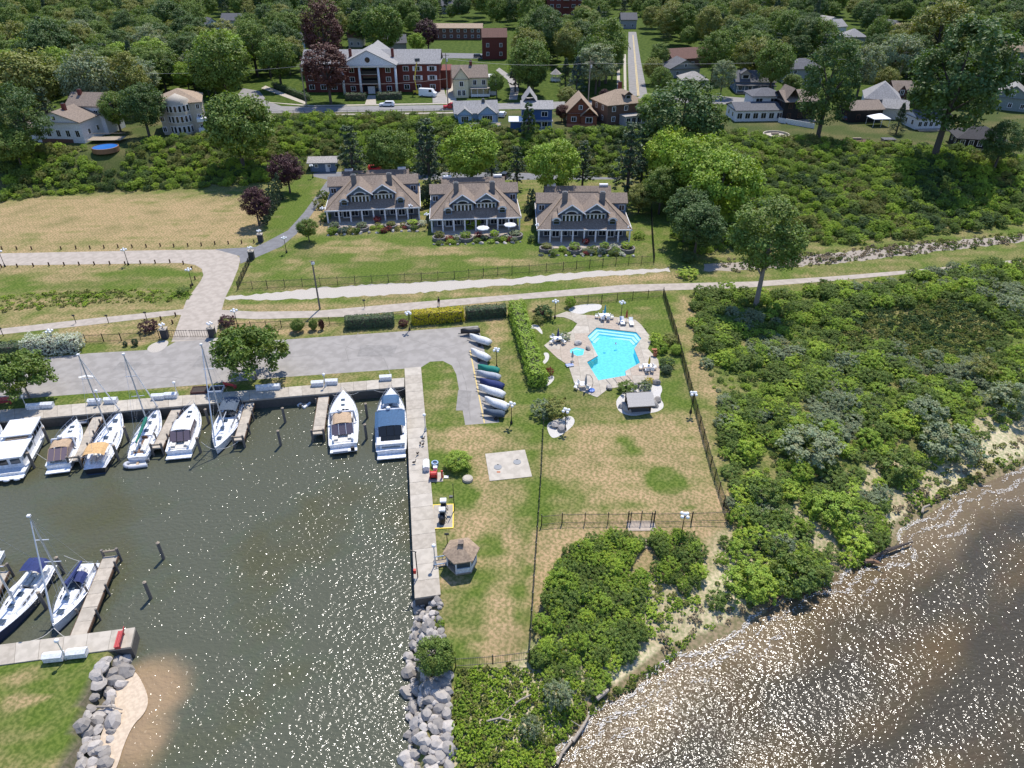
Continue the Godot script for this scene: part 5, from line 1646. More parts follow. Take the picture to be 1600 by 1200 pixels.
func rock_bank(label: String, a: Array, b: Array, step: float, smin: float, smax: float) -> void:
	var o := thing("riprap_bank", label, "rock bank")
	var n := 0
	for i in a.size() - 1:
		var a0: Vector2 = a[i]
		var a1: Vector2 = a[i + 1]
		var b0: Vector2 = b[i]
		var b1: Vector2 = b[i + 1]
		var rowsn := maxi(1, int(a0.distance_to(a1) / step))
		for k in rowsn:
			var t := (k + 0.5) / rowsn
			var p0 := a0.lerp(a1, t)
			var p1 := b0.lerp(b1, t)
			var m := maxi(2, int(p0.distance_to(p1) / step))
			for j in m:
				var u := (j + 0.5 + rng.randf_range(-0.35, 0.35)) / m
				var q := p0.lerp(p1, u) + Vector2(rng.randf_range(-0.3, 0.3), rng.randf_range(-0.35, 0.35)) * step
				var s := lerpf(smin, smax, pow(rng.randf(), 1.6))
				rock(o, Vector3(q.x, maxf(0.0, height(q.x, q.y)) + s * 0.14, q.y), s * 1.15)
				n += 1

func chair(parent_label: String, at: Vector3, turn: float) -> void:
	var o := thing("patio_chair", parent_label, "chair", at, turn, "white chairs round the pool tables")
	box(o, "seat", M["white"], Vector3(0, 0.44, 0), Vector3(0.56, 0.06, 0.54))
	box(o, "backrest", M["white"], Vector3(0, 0.72, 0.26), Vector3(0.56, 0.5, 0.05))
	for sx in [-0.26, 0.26]:
		box(o, "armrest", M["white"], Vector3(sx, 0.64, 0), Vector3(0.05, 0.04, 0.5))
		for sz in [-0.24, 0.24]:
			box(o, "leg", M["alu"], Vector3(sx, 0.21, sz), Vector3(0.05, 0.42, 0.05))

func table_set(at: Vector3, which: String, w: float, chairs: Array) -> void:
	var o := thing("patio_table", "white patio table " + which, "table", at, 0.1, "white pool tables")
	box(o, "tabletop", M["white"], Vector3(0, 0.72, 0), Vector3(w, 0.05, 1.0))
	for sx in [-0.4, 0.4]:
		for sz in [-0.4, 0.4]:
			box(o, "leg", M["alu"], Vector3(sx * w, 0.35, sz), Vector3(0.05, 0.7, 0.05))
	for q in chairs:
		chair("white chair at the table " + which, at + Vector3(q[0], 0, q[1]), q[2])

func closed_umbrella(at: Vector3, col: String, label: String, h := 2.6) -> void:
	var o := thing("closed_umbrella", label, "umbrella", at)
	var s := Shape.new()
	s.rod(Vector3.ZERO, Vector3(0, h, 0), 0.03, 0.03, 6)
	part(o, "pole", s.mesh(), M["white"])
	var c := Shape.new()
	c.lathe(Vector3.ZERO, [Vector2(0.12, h * 0.42), Vector2(0.2, h * 0.48), Vector2(0.15, h * 0.75), Vector2(0.05, h + 0.05), Vector2(0, h + 0.1)], 8)
	part(o, "canopy", c.mesh(), M[col])
	var b := Shape.new()
	b.lathe(Vector3.ZERO, [Vector2(0.3, 0), Vector2(0.3, 0.08), Vector2(0.05, 0.12), Vector2(0, 0.12)], 10)
	part(o, "base", b.mesh(), M["iron_grey"])

func offset_poly(poly: Array, d: float) -> Array:
	var r := Geometry2D.offset_polygon(PackedVector2Array(poly), d)
	return Array(r[0])

func make_yard() -> void:
	for i in 7:
		rocks.append(rock_mesh(500 + i))
	rock_bank("bank of big pale boulders along the right-hand harbour shore below the quay", [Vector2(-9.91, -49.38), Vector2(-10.16, -45.8), Vector2(-9.99, -41.79), Vector2(-9.92, -38.78), Vector2(-9.11, -35.99), Vector2(-9.18, -33.39), Vector2(-8.83, -30.18)], [Vector2(-7.38, -48.8), Vector2(-6.92, -44.81), Vector2(-6, -40.89), Vector2(-5.54, -37.94), Vector2(-5.23, -35.21), Vector2(-5.05, -32.66), Vector2(-4.73, -29.53)], 0.54, 0.38, 1.2)
	rock_bank("bank of rounded grey boulders at the lower left shore below the pier", [Vector2(-36.65, -42.35), Vector2(-36.18, -39.43), Vector2(-35.72, -36.9), Vector2(-34.59, -34.23), Vector2(-33.64, -30.18)], [Vector2(-38.82, -41.57), Vector2(-38.54, -38.58), Vector2(-37.91, -35.5), Vector2(-37.28, -33.21), Vector2(-35.99, -29.53)], 0.72, 0.7, 1.4)
	# fences
	fence("black iron fence running down between the quay lawn and the pool yard", [Vector3(4.29, 1.5, -77.61), Vector3(3.69, 1.5, -68.02), Vector3(3.03, 1.5, -59.59), Vector3(2.47, 1.5, -52.39), Vector3(1.63, 1.5, -41.36)], 2.4, 1.5)
	fence("short black iron fence between the round bush and the lakeside thicket", [Vector3(-5.25, 1.5, -40.61), Vector3(-1.8, 1.5, -40.88), Vector3(1.63, 1.5, -41.36)], 2.4, 1.35)
	fence("black iron fence across the lower end of the pool yard, left of its gate", [Vector3(3.38, 1.5, -58.97), Vector3(5.75, 1.5, -59.28), Vector3(13.65, 1.5, -59.38)], 3.0, 1.6)
	fence("black iron fence across the lower end of the pool yard, right of its gate", [Vector3(16.01, 1.5, -59.38), Vector3(20.68, 1.5, -59.49), Vector3(24.94, 1.5, -59.69)], 3.2, 1.6)
	fence("black iron fence down the right side of the pool yard", [Vector3(27.73, 1.5, -117.6), Vector3(27.14, 1.5, -102.8), Vector3(25.99, 1.5, -83.39), Vector3(25.17, 1.5, -69.26), Vector3(24.94, 1.5, -59.69)], 2.6, 1.7)
	fence("black iron fence along the trail above the pool", [Vector3(11.17, 1.5, -114.5), Vector3(16.21, 1.5, -115.2), Vector3(27.73, 1.5, -117.6)], 2.9, 1.5)
	fence("black iron fence along the lower edge of the condo lawn", [Vector3(-51.15, 1.5, -120.2), Vector3(-45.81, 1.5, -120.8), Vector3(-29.73, 1.5, -122.7), Vector3(-11.08, 1.5, -125), Vector3(0, 1.5, -127.3), Vector3(10.09, 1.5, -129.1), Vector3(20.74, 1.5, -131.5), Vector3(28.57, 1.5, -132.5)], 3.0, 1.7)
	fence("black iron fence down the right side of the condo lawn", [Vector3(28.57, 1.5, -132.5), Vector3(30.48, 1.5, -146.4), Vector3(32.81, 1.5, -162.3)], 2.6, 1.7)
	fence("short black iron fence beside the gate to the condo drive", [Vector3(-51.15, 1.5, -120.2), Vector3(-51.9, 1.5, -126.4), Vector3(-52.71, 1.5, -133.1)], 2.2, 1.6)
	fence("black iron fence left of the marina gate", [Vector3(-69.73, 1.5, -100.7), Vector3(-64.16, 1.5, -101.2), Vector3(-58.19, 1.5, -102)], 2.6, 1.5)
	fence("black iron fence right of the marina gate along the trail", [Vector3(-49.03, 1.5, -104.6), Vector3(-39.09, 1.5, -105.7), Vector3(-28.5, 1.5, -107.1), Vector3(-17.73, 1.5, -108.7), Vector3(-1.13, 1.5, -111.5)], 2.8, 1.4)
	fence("dark fence along the street at the top of the bluff", [Vector3(-74.47, 8, -229.7), Vector3(-47.89, 8, -230.9), Vector3(-17.73, 8, -233.5)], 3.5, 1.3, "iron", 0.4)
	# gates
	var gt := thing("iron_gate", "black iron double gate across the marina entrance road", "gate", Vector3(-53.49, 1.5, -102.4), 0.0)
	for m in [-1.0, 1.0]:
		var ps := Shape.new()
		for k in 8:
			ps.box(Vector3(m * (0.3 + k * 0.4), 0.75, 0), Vector3(0.04, 1.3, 0.04))
		ps.box(Vector3(m * 1.7, 0.2, 0), Vector3(3.3, 0.06, 0.05))
		ps.box(Vector3(m * 1.7, 1.3, 0), Vector3(3.3, 0.06, 0.05))
		part(gt, "leaf", ps.mesh(), M["iron"])
	for q in [[Vector3(-57.33, 1.5, -102.2), "stone gate pillar with globe lamps left of the marina gate"], [Vector3(-49.64, 1.5, -102.6), "stone gate pillar with globe lamps right of the marina gate"], [Vector3(-52.84, 1.5, -134.4), "stone gate pillar with globe lamps beside the condo drive, upper"], [Vector3(-53.71, 1.5, -143.5), "stone gate pillar with globe lamps across the condo drive"]]:
		var o := thing("gate_pillar", q[1], "gate pillar", q[0], 0.1, "gate pillars with lamps")
		box(o, "shaft", M["pillar"], Vector3(0, 0.85, 0), Vector3(1.0, 1.7, 1.0))
		box(o, "cap", M["concrete2"], Vector3(0, 1.76, 0), Vector3(1.2, 0.14, 1.2))
		var s := Shape.new()
		s.rod(Vector3(0, 1.8, 0), Vector3(0, 2.4, 0), 0.06, 0.05, 6)
		part(o, "lamp_stem", s.mesh(), M["iron"])
		for k in 4:
			var g := Shape.new()
			g.ball(Vector3(cos(k * PI / 2) * 0.35, 2.5, sin(k * PI / 2) * 0.35), Vector3.ONE * 0.2, 8)
			part(o, "globe", g.mesh(true), M["globe"])
	var g3 := thing("footgate", "brick landing with black iron gate in the lower pool-yard fence", "gate", Vector3(14.83, 1.5, -59.38), 0.0)
	box(g3, "landing", M["patio"], Vector3(0, 0.02, 0.5), Vector3(3.2, 0.1, 1.6))
	for k in 3:
		box(g3, "post", M["iron"], Vector3(-1.5 + k * 1.5, 0.95, 0), Vector3(0.1, 1.9, 0.1))
	for k in 2:
		var ps := Shape.new()
		for j in 8:
			ps.box(Vector3(-1.35 + k * 1.5 + j * 0.17, 0.85, 0), Vector3(0.025, 1.5, 0.025))
		ps.box(Vector3(-0.75 + k * 1.5, 0.2, 0), Vector3(1.4, 0.05, 0.04))
		ps.box(Vector3(-0.75 + k * 1.5, 1.5, 0), Vector3(1.4, 0.05, 0.04))
		part(g3, "leaf", ps.mesh(), M["iron"])
	var stp := thing("timber_steps", "weathered timber steps in the gap of the lakeside thicket", "steps", Vector3(14.82, 1.5, -56.48), 0.0)
	for k in 4:
		box(stp, "tread", M["wood_grey"], Vector3(0, 0.25 - k * 0.12, k * 0.45), Vector3(1.3, 0.14, 0.4))
	# lamps with several globes
	for q in [[Vector3(-76.68, 1.5, -131.5), "beside the entrance road, the middle one"], [Vector3(-100.8, 1.5, -130.6), "beside the entrance road at the left edge"], [Vector3(-60.35, 1.5, -122.1), "at the bend of the entrance road"], [Vector3(-46.68, 1.5, -137.6), "beside the condo drive on the lawn"], [Vector3(-17.27, 1.5, -104.8), "between the clipped hedges by the marina lot"], [Vector3(-2.37, 1.5, -92.87), "beside the upper covered boats"], [Vector3(-0.09, 1.5, -78.48), "below the row of covered boats"], [Vector3(7.45, 1.5, -109.1), "at the upper left corner of the pool deck"], [Vector3(18.84, 1.5, -108.7), "above the pool by the sun loungers"], [Vector3(25.12, 1.5, -81.04), "inside the right-hand pool fence"], [Vector3(19.05, 1.5, -57.26), "rising from the lakeside thicket at the footgate"], [Vector3(7.22, 1.5, -77.03), "in the white rock bed left of the pool lawn"], [Vector3(-73.56, 1.5, -98.68), "inside the white-flowering hedge"], [Vector3(-42.73, 1.5, -155.2), "in front of the left condo, left end"], [Vector3(-23.09, 1.5, -156.9), "in front of the left condo, right end"], [Vector3(-18.86, 1.5, -151.3), "in front of the middle condo, left end"], [Vector3(5.52, 1.5, -144.9), "in front of the right condo, left end"], [Vector3(24.71, 1.5, -143.8), "in front of the right condo, right end"], [Vector3(-46.48, 1.5, -105.7), "behind the dark red bush right of the marina gate"], [Vector3(-52.95, 1.5, -187.7), "by the lawn at the top of the condo drive"]]:
		globe_lamp(q[0], "black lamp post with white globes " + q[1], 3.3, 4)
	# posts along the road
	var proto: Node3D
	var rows := [[Vector2(-106.6, -139.3), Vector2(-103.5, -139.3), Vector2(-100.4, -139.3), Vector2(-94.25, -139.3), Vector2(-91.34, -139.7), Vector2(-88.39, -139.7), Vector2(-85.6, -140), Vector2(-82.81, -140.3), Vector2(-79.84, -140.3), Vector2(-76.96, -140.5), Vector2(-74.2, -141), Vector2(-71.23, -140.7), Vector2(-68.39, -141), Vector2(-65.68, -141.4), Vector2(-63.08, -142.1), Vector2(-60.28, -142.3), Vector2(-57.54, -142.6), Vector2(-55.05, -143)], [Vector2(-101.3, -130.3), Vector2(-98.2, -130.4), Vector2(-95.19, -130.7), Vector2(-92.3, -131.1), Vector2(-89.32, -131.2), Vector2(-86.46, -131.4), Vector2(-83.46, -131.5), Vector2(-80.46, -131.7), Vector2(-77.35, -131.6), Vector2(-74.52, -132.1), Vector2(-71.63, -132.3), Vector2(-68.8, -132.6), Vector2(-65.79, -131.8), Vector2(-63.2, -129.4), Vector2(-60.81, -124.7), Vector2(-60.18, -121)]]
	for i in 2:
		for q in rows[i]:
			var lab: String = ["short brown wooden post along the field side of the entrance road", "short brown wooden post along the inner verge of the entrance road"][i]
			if proto == null:
				proto = thing("road_post", lab, "post", Vector3(q.x, 1.5, q.y), 0.0, "wooden posts along the road")
				var s := Shape.new()
				s.rod(Vector3(0, -0.1, 0), Vector3(0, 0.75, 0), 0.14, 0.13, 7)
				part(proto, "post", s.mesh(), M["wood_brown"])
			else:
				dup(proto, Vector3(q.x, 1.5, q.y), rng.randf(), lab)
	for q in [[Vector3(-60.63, 1.5, -108.4), "leaning wooden post by the left gate island"], [Vector3(-58.64, 1.5, -109.8), "short wooden post at the trail crossing"], [Vector3(-58.09, 1.5, -107.1), "second short wooden post by the left gate island"]]:
		dup(proto, q[0], 0.3, q[1])
	# pool
	var deck: Array = [Vector2(6.91, -109.6), Vector2(9.6, -111.5), Vector2(12.44, -110.3), Vector2(15.53, -109.8), Vector2(18.26, -109.4), Vector2(21.35, -108.4), Vector2(22.07, -106.6), Vector2(22.89, -102.8), Vector2(22.79, -100.9), Vector2(21.9, -98.68), Vector2(22.98, -95.32), Vector2(22.79, -92.5), Vector2(22.22, -89.78), Vector2(16.85, -87.87), Vector2(14.18, -87.01), Vector2(12.36, -84.85), Vector2(9.45, -87.01), Vector2(9.18, -89.78), Vector2(8.76, -93.61), Vector2(7.09, -95.9), Vector2(5.2, -99.7), Vector2(6.66, -101.8), Vector2(10.01, -104.4), Vector2(11.18, -107.1), Vector2(10.29, -108.4), Vector2(9.02, -109.4)]
	var pool: Array = POOL
	var spa: Array = [Vector2(10.36, -99.08), Vector2(11.66, -98.48), Vector2(11.3, -96.68), Vector2(10.36, -96.39), Vector2(9.32, -97.48), Vector2(9.37, -98.28)]
	var dk := thing("pool_deck", "pale concrete deck round the pool", "deck")
	dk.set_meta("kind", "structure")
	# deck cut into panels, with holes for the pool and the spa
	var lo := Vector2(1e9, 1e9)
	var hi := -lo
	for q in deck:
		lo = lo.min(q)
		hi = hi.max(q)
	var cell := 2.6
	var xx := lo.x
	while xx < hi.x:
		var zz := lo.y
		while zz < hi.y:
			var sq := PackedVector2Array([Vector2(xx + 0.01, zz + 0.01), Vector2(xx + cell - 0.01, zz + 0.01), Vector2(xx + cell - 0.01, zz + cell - 0.01), Vector2(xx + 0.01, zz + cell - 0.01)])
			for a in Geometry2D.intersect_polygons(sq, PackedVector2Array(deck)):
				for b in Geometry2D.clip_polygons(a, PackedVector2Array(pool)):
					for c in Geometry2D.clip_polygons(b, PackedVector2Array(spa)):
						if not Geometry2D.is_polygon_clockwise(c) and c.size() > 2:
							var s := Shape.new()
							s.prism(Array(c), 1.40, 1.545 + rng.randf_range(-0.004, 0.004))
							part(dk, "panel", s.mesh(), M[["concrete", "concrete2", "concrete3", "patio"][rng.randi() % 4]])
			zz += cell
		xx += cell
	var po := thing("swimming_pool", "turquoise swimming pool with angled sides and pale steps", "pool")
	var ps := Shape.new()
	ps.sheet(pool, 1.44)
	part(po, "water", ps.mesh(), M["poolwater"])
	var fl := Shape.new()
	fl.sheet(pool, 0.0)
	for i in fl.v.size():
		fl.v[i].y = lerpf(0.9, 0.25, clampf((fl.v[i].z + 105.0) / 12.0, 0.0, 1.0))
	part(po, "floor", fl.mesh(), M["poolfloor"])
	for i in pool.size():
		var wa: Vector2 = pool[i]
		var wb: Vector2 = pool[(i + 1) % pool.size()]
		var ws := Shape.new()
		ws.quad(Vector3(wa.x, 0.1, wa.y), Vector3(wa.x, 1.36, wa.y), Vector3(wb.x, 1.36, wb.y), Vector3(wb.x, 0.1, wb.y))
		part(po, "wall", ws.mesh(), M["poolwall"])
		var tl := Shape.new()
		tl.quad(Vector3(wa.x, 1.361, wa.y), Vector3(wa.x, 1.54, wa.y), Vector3(wb.x, 1.54, wb.y), Vector3(wb.x, 1.361, wb.y))
		part(po, "tile_line", tl.mesh(), M["pooltile"])
	var top: Array = [Vector2(12.56, -102.8), Vector2(14.33, -105.7), Vector2(20.84, -104.1), Vector2(21.37, -102)]
	for k in 3:
		var off := 0.02 + k * 0.56
		var st := Shape.new()
		var pin := []
		var pin2 := []
		for i in 4:
			var q: Vector2 = top[i]
			var ctr: Vector2 = Vector2(16.32, -98.68)
			pin.append(q + (ctr - q).normalized() * off * [1.0, 1.25, 1.25, 1.0][i])
			pin2.append(q + (ctr - q).normalized() * (off + 0.55) * [1.0, 1.25, 1.25, 1.0][i])
		pin2.reverse()
		st.prism(pin + pin2, 0.3, 1.25 - k * 0.22)
		part(po, "step", st.mesh(), M["poolstep"])
	for e in [Vector3(16.95, 0.5, -99.75), Vector3(14.98, 0.5, -98.94)]:
		box(po, "drain", M["pooltile"], Vector3(e.x, 0.62, e.z), Vector3(0.4, 0.04, 0.3))
	var skim := thing("pool_float", "small white float on the pool water", "float", Vector3(16.91, 1.5, -100.1), 0.0)
	var sk := Shape.new()
	sk.ball(Vector3(0, 0.1, 0), Vector3(0.16, 0.16, 0.16), 8)
	part(skim, "ball", sk.mesh(true), M["white_plain"])
	box(skim, "cap", M["iron_grey"], Vector3(0, 0.28, 0), Vector3(0.14, 0.12, 0.14))
	var sp := thing("spa_pool", "small six-sided blue spa left of the swimming pool", "pool")
	var ss := Shape.new()
	ss.sheet(spa, 1.508)
	part(sp, "floor", ss.mesh(), M["poolfloor"])
	var sw := Shape.new()
	sw.sheet(spa, 1.53)
	part(sp, "water", sw.mesh(), M["poolwater"])
	for i in 6:
		var a: Vector2 = spa[i]
		var b: Vector2 = spa[(i + 1) % 6]
		box(sp, "tile_wall", M["poolwall"], Vector3((a.x + b.x) / 2, 1.47, (a.y + b.y) / 2), Vector3(a.distance_to(b), 0.13, 0.14), atan2(-(b - a).y, (b - a).x))
	var c2: Vector2 = Vector2(10.36, -97.67)
	for i in 3:
		var st := Shape.new()
		st.sheet([c2.lerp(spa[i + 4 if i < 2 else 0], 0.75), c2.lerp(spa[(i + 5) % 6], 0.75), c2.lerp(spa[(i + 5) % 6], 0.5), c2.lerp(spa[i + 4 if i < 2 else 0], 0.5)], 1.513 + i * 0.004)
		part(sp, "bench", st.mesh(), M["poolstep"])
	# diving-end planks
	for k in 4:
		var bx := box(thing("deck_joint_strip", ["dark drain strip leading from the pool's near edge, leftmost", "dark drain strip leading from the pool's near edge, second", "dark drain strip leading from the pool's near edge, third", "dark drain strip leading from the pool's near edge, rightmost"][k], "drain", [Vector3(14.47, 1.5, -88.73), Vector3(15.57, 1.5, -89.08), Vector3(16.67, 1.5, -89.43), Vector3(17.78, 1.5, -89.78)][k] + Vector3(0, 0.05, 0), 0.35), "grate", M["iron_grey"], Vector3.ZERO, Vector3(0.1, 0.03, 1.9))
		bx.rotation.y = 0.0
	surface("stone_terrace", [Vector2(9.5, -111.8), Vector2(11.5, -114.2), Vector2(16.38, -114.7), Vector2(15.64, -112), Vector2(13.69, -111.8), Vector2(12.21, -110.3)], 1.512, "whitestone")
	surface("stone_bed", [Vector2(15.13, -84.69), Vector2(17.54, -87.35), Vector2(19.09, -88.21), Vector2(22.04, -88.73), Vector2(22.31, -87.01), Vector2(21.4, -85.01), Vector2(21.83, -82.76), Vector2(20.77, -81.35), Vector2(19.07, -80.89), Vector2(16.98, -80.13), Vector2(15.29, -80.89), Vector2(14.85, -82.44)], 1.512, "whitestone")
	surface("stone_bed", [Vector2(4.67, -78.48), Vector2(6.22, -79.52), Vector2(8.34, -80.58), Vector2(8.84, -78.78), Vector2(7.37, -76.6), Vector2(5.65, -75.05), Vector2(5, -75.89)], 1.512, "whitestone")
	surface("stone_edging", [Vector2(2.61, -105.7), Vector2(4.17, -107.3), Vector2(5.07, -104.8), Vector2(5.13, -103.3), Vector2(4.72, -103.9), Vector2(3.91, -105.7), Vector2(3.02, -104.8)], 1.512, "whitestone")
	surface("stone_edging", [Vector2(4.92, -97.48), Vector2(5.94, -97.48), Vector2(5.85, -95.32), Vector2(4.98, -93.8), Vector2(4.71, -94.56), Vector2(5.37, -95.9)], 1.512, "whitestone")
	surface("stone_edging", [Vector2(5.23, -90.14), Vector2(6.24, -90.86), Vector2(6.47, -89.78), Vector2(5.53, -88.04), Vector2(4.75, -87.69)], 1.512, "whitestone")
	surface("gate_island", [Vector2(-58.82, -98.28), Vector2(-59.01, -99.7), Vector2(-58.28, -100.9), Vector2(-56.75, -101.6), Vector2(-55.95, -100.1), Vector2(-56.28, -97.87), Vector2(-57.47, -97.28)], 1.52, "gravel")
	surface("gate_island", [Vector2(-49.81, -100.7), Vector2(-49.38, -102.2), Vector2(-48.29, -102.4), Vector2(-46.91, -100.5), Vector2(-47.08, -98.88), Vector2(-48.7, -99.08)], 1.52, "gravel")
	table_set(Vector3(15.98, 1.55, -108.9), "with the teal closed umbrella above the pool", 1.8, [[-1.3, -0.2, 1.5], [1.3, 0.1, -1.6], [-0.4, 0.9, 0.1], [0.6, 0.9, -0.2], [0.1, -0.9, 3.1]])
	table_set(Vector3(7.46, 1.55, -100.9), "with the navy closed umbrella left of the pool", 1.3, [[-1.0, 0.7, 0.9], [1.0, 0.7, -0.9], [-0.9, -0.7, 2.3], [0.9, -0.7, -2.3]])
	table_set(Vector3(20.82, 1.55, -92.5), "with the yellow closed umbrella right of the pool", 1.2, [[-1.0, 0.1, 1.5], [1.1, 0.0, -1.5], [-0.2, 1.0, 0.1], [0.6, 0.9, -0.3]])
	table_set(Vector3(10.52, 1.55, -87.35), "at the lower left tip of the pool deck", 1.0, [[-0.9, -0.5, 1.9], [0.7, 0.7, -0.6], [-1.1, 0.4, 1.2]])
	closed_umbrella(Vector3(15.98, 1.55, -108.9) + Vector3(0.05, 0, 0.02), "umb_teal", "closed teal umbrella standing through the table above the pool", 2.5)
	closed_umbrella(Vector3(19.54, 1.55, -107.3), "umb_red", "closed dark red umbrella between the sun loungers", 2.5)
	closed_umbrella(Vector3(7.46, 1.55, -100.9) + Vector3(0.05, 0, 0.02), "umb_navy", "closed navy umbrella standing through the table left of the pool", 2.4)
	closed_umbrella(Vector3(21.02, 1.55, -92.5), "umb_yellow", "closed yellow umbrella right of the pool", 2.2)
	closed_umbrella(Vector3(9.42, 1.55, -94.56), "umb_grey", "closed dark grey umbrella by the blue float", 2.0)
	var cu := thing("cantilever_umbrella", "grey cantilever umbrella folded down on a blue base", "umbrella", Vector3(11.68, 1.55, -86.51), 0.0)
	var arm := Shape.new()
	arm.path([Vector3(0, 0.2, 0), Vector3(0.15, 1.4, 0), Vector3(0, 2.2, 0), Vector3(-0.4, 2.7, -0.1), Vector3(-0.9, 2.75, -0.1)], 0.035, 6)
	part(cu, "arm", arm.mesh(), M["iron_grey"])
	var can := Shape.new()
	can.lathe(Vector3(-0.9, 0.9, -0.1), [Vector2(0.1, 0), Vector2(0.2, 0.2), Vector2(0.14, 1.2), Vector2(0.02, 1.85)], 8)
	part(cu, "canopy", can.mesh(), M["umb_grey"])
	var cb := Shape.new()
	cb.lathe(Vector3.ZERO, [Vector2(0.5, 0), Vector2(0.5, 0.18), Vector2(0.2, 0.25), Vector2(0, 0.25)], 14)
	part(cu, "base", cb.mesh(), M["float_blue"])
	for k in 2:
		var lg := thing("sun_lounger", ["white sun lounger left of the red umbrella", "white sun lounger right of the red umbrella"][k], "sun lounger", [Vector3(18.85, 1.55, -107.1), Vector3(20.36, 1.55, -106.8)][k], 0.0, "white sun loungers")
		box(lg, "mattress", M["white"], Vector3(0, 0.36, 0.2), Vector3(0.7, 0.1, 1.4))
		var bk := box(lg, "backrest", M["white"], Vector3(0, 0.6, -0.75), Vector3(0.7, 0.08, 0.75))
		bk.rotation.x = 0.7
		for q in [[-0.3, -0.4], [0.3, -0.4], [-0.3, 0.8], [0.3, 0.8]]:
			box(lg, "leg", M["alu"], Vector3(q[0], 0.16, q[1]), Vector3(0.05, 0.32, 0.05))
	var bf := thing("pool_raft", "blue and white striped float lying at the deck's left edge", "float", Vector3(8.94, 1.6, -93.42), 0.3)
	for k in 4:
		var t := Shape.new()
		t.rod(Vector3(-0.6, 0.08, -0.3 + k * 0.2), Vector3(0.6, 0.08, -0.3 + k * 0.2), 0.1, 0.1, 8)
		part(bf, "tube", t.mesh(), M["float_blue" if k % 2 == 0 else "white"])
	var pot := thing("clay_pot", "orange clay urn on the right edge of the pool deck", "pot", Vector3(22.64, 1.55, -96.29))
	var pt := Shape.new()
	pt.lathe(Vector3.ZERO, [Vector2(0.2, 0), Vector2(0.35, 0.3), Vector2(0.3, 0.6), Vector2(0.22, 0.75), Vector2(0.3, 0.85), Vector2(0.2, 0.85), Vector2(0.2, 0.7)], 12)
	part(pot, "urn", pt.mesh(true), M["clay"])
	box(pot, "bowl", M["clay"], Vector3(-0.1, 1.0, -0.4), Vector3(0.8, 0.16, 0.4))
	for q in [[Vector3(10.75, 1.55, -100.1), 1.1, "flat grey boulder above the spa"], [Vector3(12.28, 1.55, -98.48), 0.8, "small boulder between the spa and the pool"], [Vector3(14.39, 1.55, -87.18), 0.9, "grey boulder at the deck's lower edge near the hut"], [Vector3(21.5, 1.52, -88.38), 1.2, "long grey boulder right of the hut's shrubs"], [Vector3(20.3, 1.52, -82.92), 1.2, "boulder at the right side of the thatched hut"], [Vector3(20.93, 1.52, -83.87), 1.0, "rounded boulder behind the hut's right corner"], [Vector3(15.85, 1.52, -82.44), 1.0, "boulder at the left side of the thatched hut"], [Vector3(16.2, 1.52, -81.66), 1.1, "boulder in front of the hut's left corner"], [Vector3(18.54, 1.52, -87.69), 0.9, "pale boulder among the shrubs behind the hut"], [Vector3(6.05, 1.52, -77.9), 1.0, "boulder in the left white rock bed, upper"], [Vector3(6.7, 1.52, -77.03), 0.9, "boulder in the left white rock bed, lower"]]:
		var b := thing("boulder", q[2], "boulder", q[0])
		rock(b, Vector3(0, 0.2, 0), q[1] * 1.3, "stone")
	# thatched hut
	var ht := thing("thatched_hut", "small bar hut with grey thatched roof below the pool", "hut", Vector3(17.81, 1.5, -82.13), 0.1)
	ht.scale = Vector3(0.88, 0.88, 0.8)
	for q in [[-1.8, -1.3], [1.8, -1.3], [-1.8, 1.2], [1.8, 1.2]]:
		var s := Shape.new()
		s.rod(Vector3(q[0], 0, q[1]), Vector3(q[0], 2.2, q[1]), 0.1, 0.09, 7)
		part(ht, "post", s.mesh(), M["wood_brown"])
	for k in 2:
		var m := -1.0 if k == 0 else 1.0
		for j in 4:
			var s := Shape.new()
			var u0 := j / 4.0
			var u1 := (j + 1) / 4.0 + 0.06
			var y0 := 3.05 - u0 * 1.15 + 0.05
			var y1 := 3.05 - u1 * 1.15
			var z0 := m * u0 * 2.1
			var z1 := m * u1 * 2.1
			s.quad(Vector3(-2.1, y0, z0), Vector3(2.1, y0, z0), Vector3(2.2, y1, z1), Vector3(-2.2, y1, z1))
			s.quad(Vector3(-2.1, y0 - 0.16, z0), Vector3(2.1, y0 - 0.16, z0), Vector3(2.2, y1 - 0.12, z1), Vector3(-2.2, y1 - 0.12, z1))
			s.quad(Vector3(-2.2, y1, z1), Vector3(2.2, y1, z1), Vector3(2.2, y1 - 0.12, z1), Vector3(-2.2, y1 - 0.12, z1))
			part(ht, "thatch_course", s.mesh(), M["thatch"])
	box(ht, "back_wall", M["wood_dark"], Vector3(0, 1.1, -1.3), Vector3(3.4, 2.1, 0.1))
	for m in [-1.0, 1.0]:
		box(ht, "side_wall", M["wood_dark"], Vector3(m * 1.85, 1.0, -0.1), Vector3(0.1, 1.9, 2.2))
	box(ht, "counter", M["wood_brown"], Vector3(0, 0.95, 1.0), Vector3(3.4, 0.1, 0.6))
	box(ht, "bar_front", M["iron_grey"], Vector3(0, 0.45, 1.05), Vector3(3.3, 0.85, 0.1))
	for k in 4:
		box(ht, "bottle", M[["float_blue", "white", "clay", "white"][k]], Vector3(-0.9 + k * 0.6, 1.18, 0.9), Vector3(0.2, 0.34, 0.2))
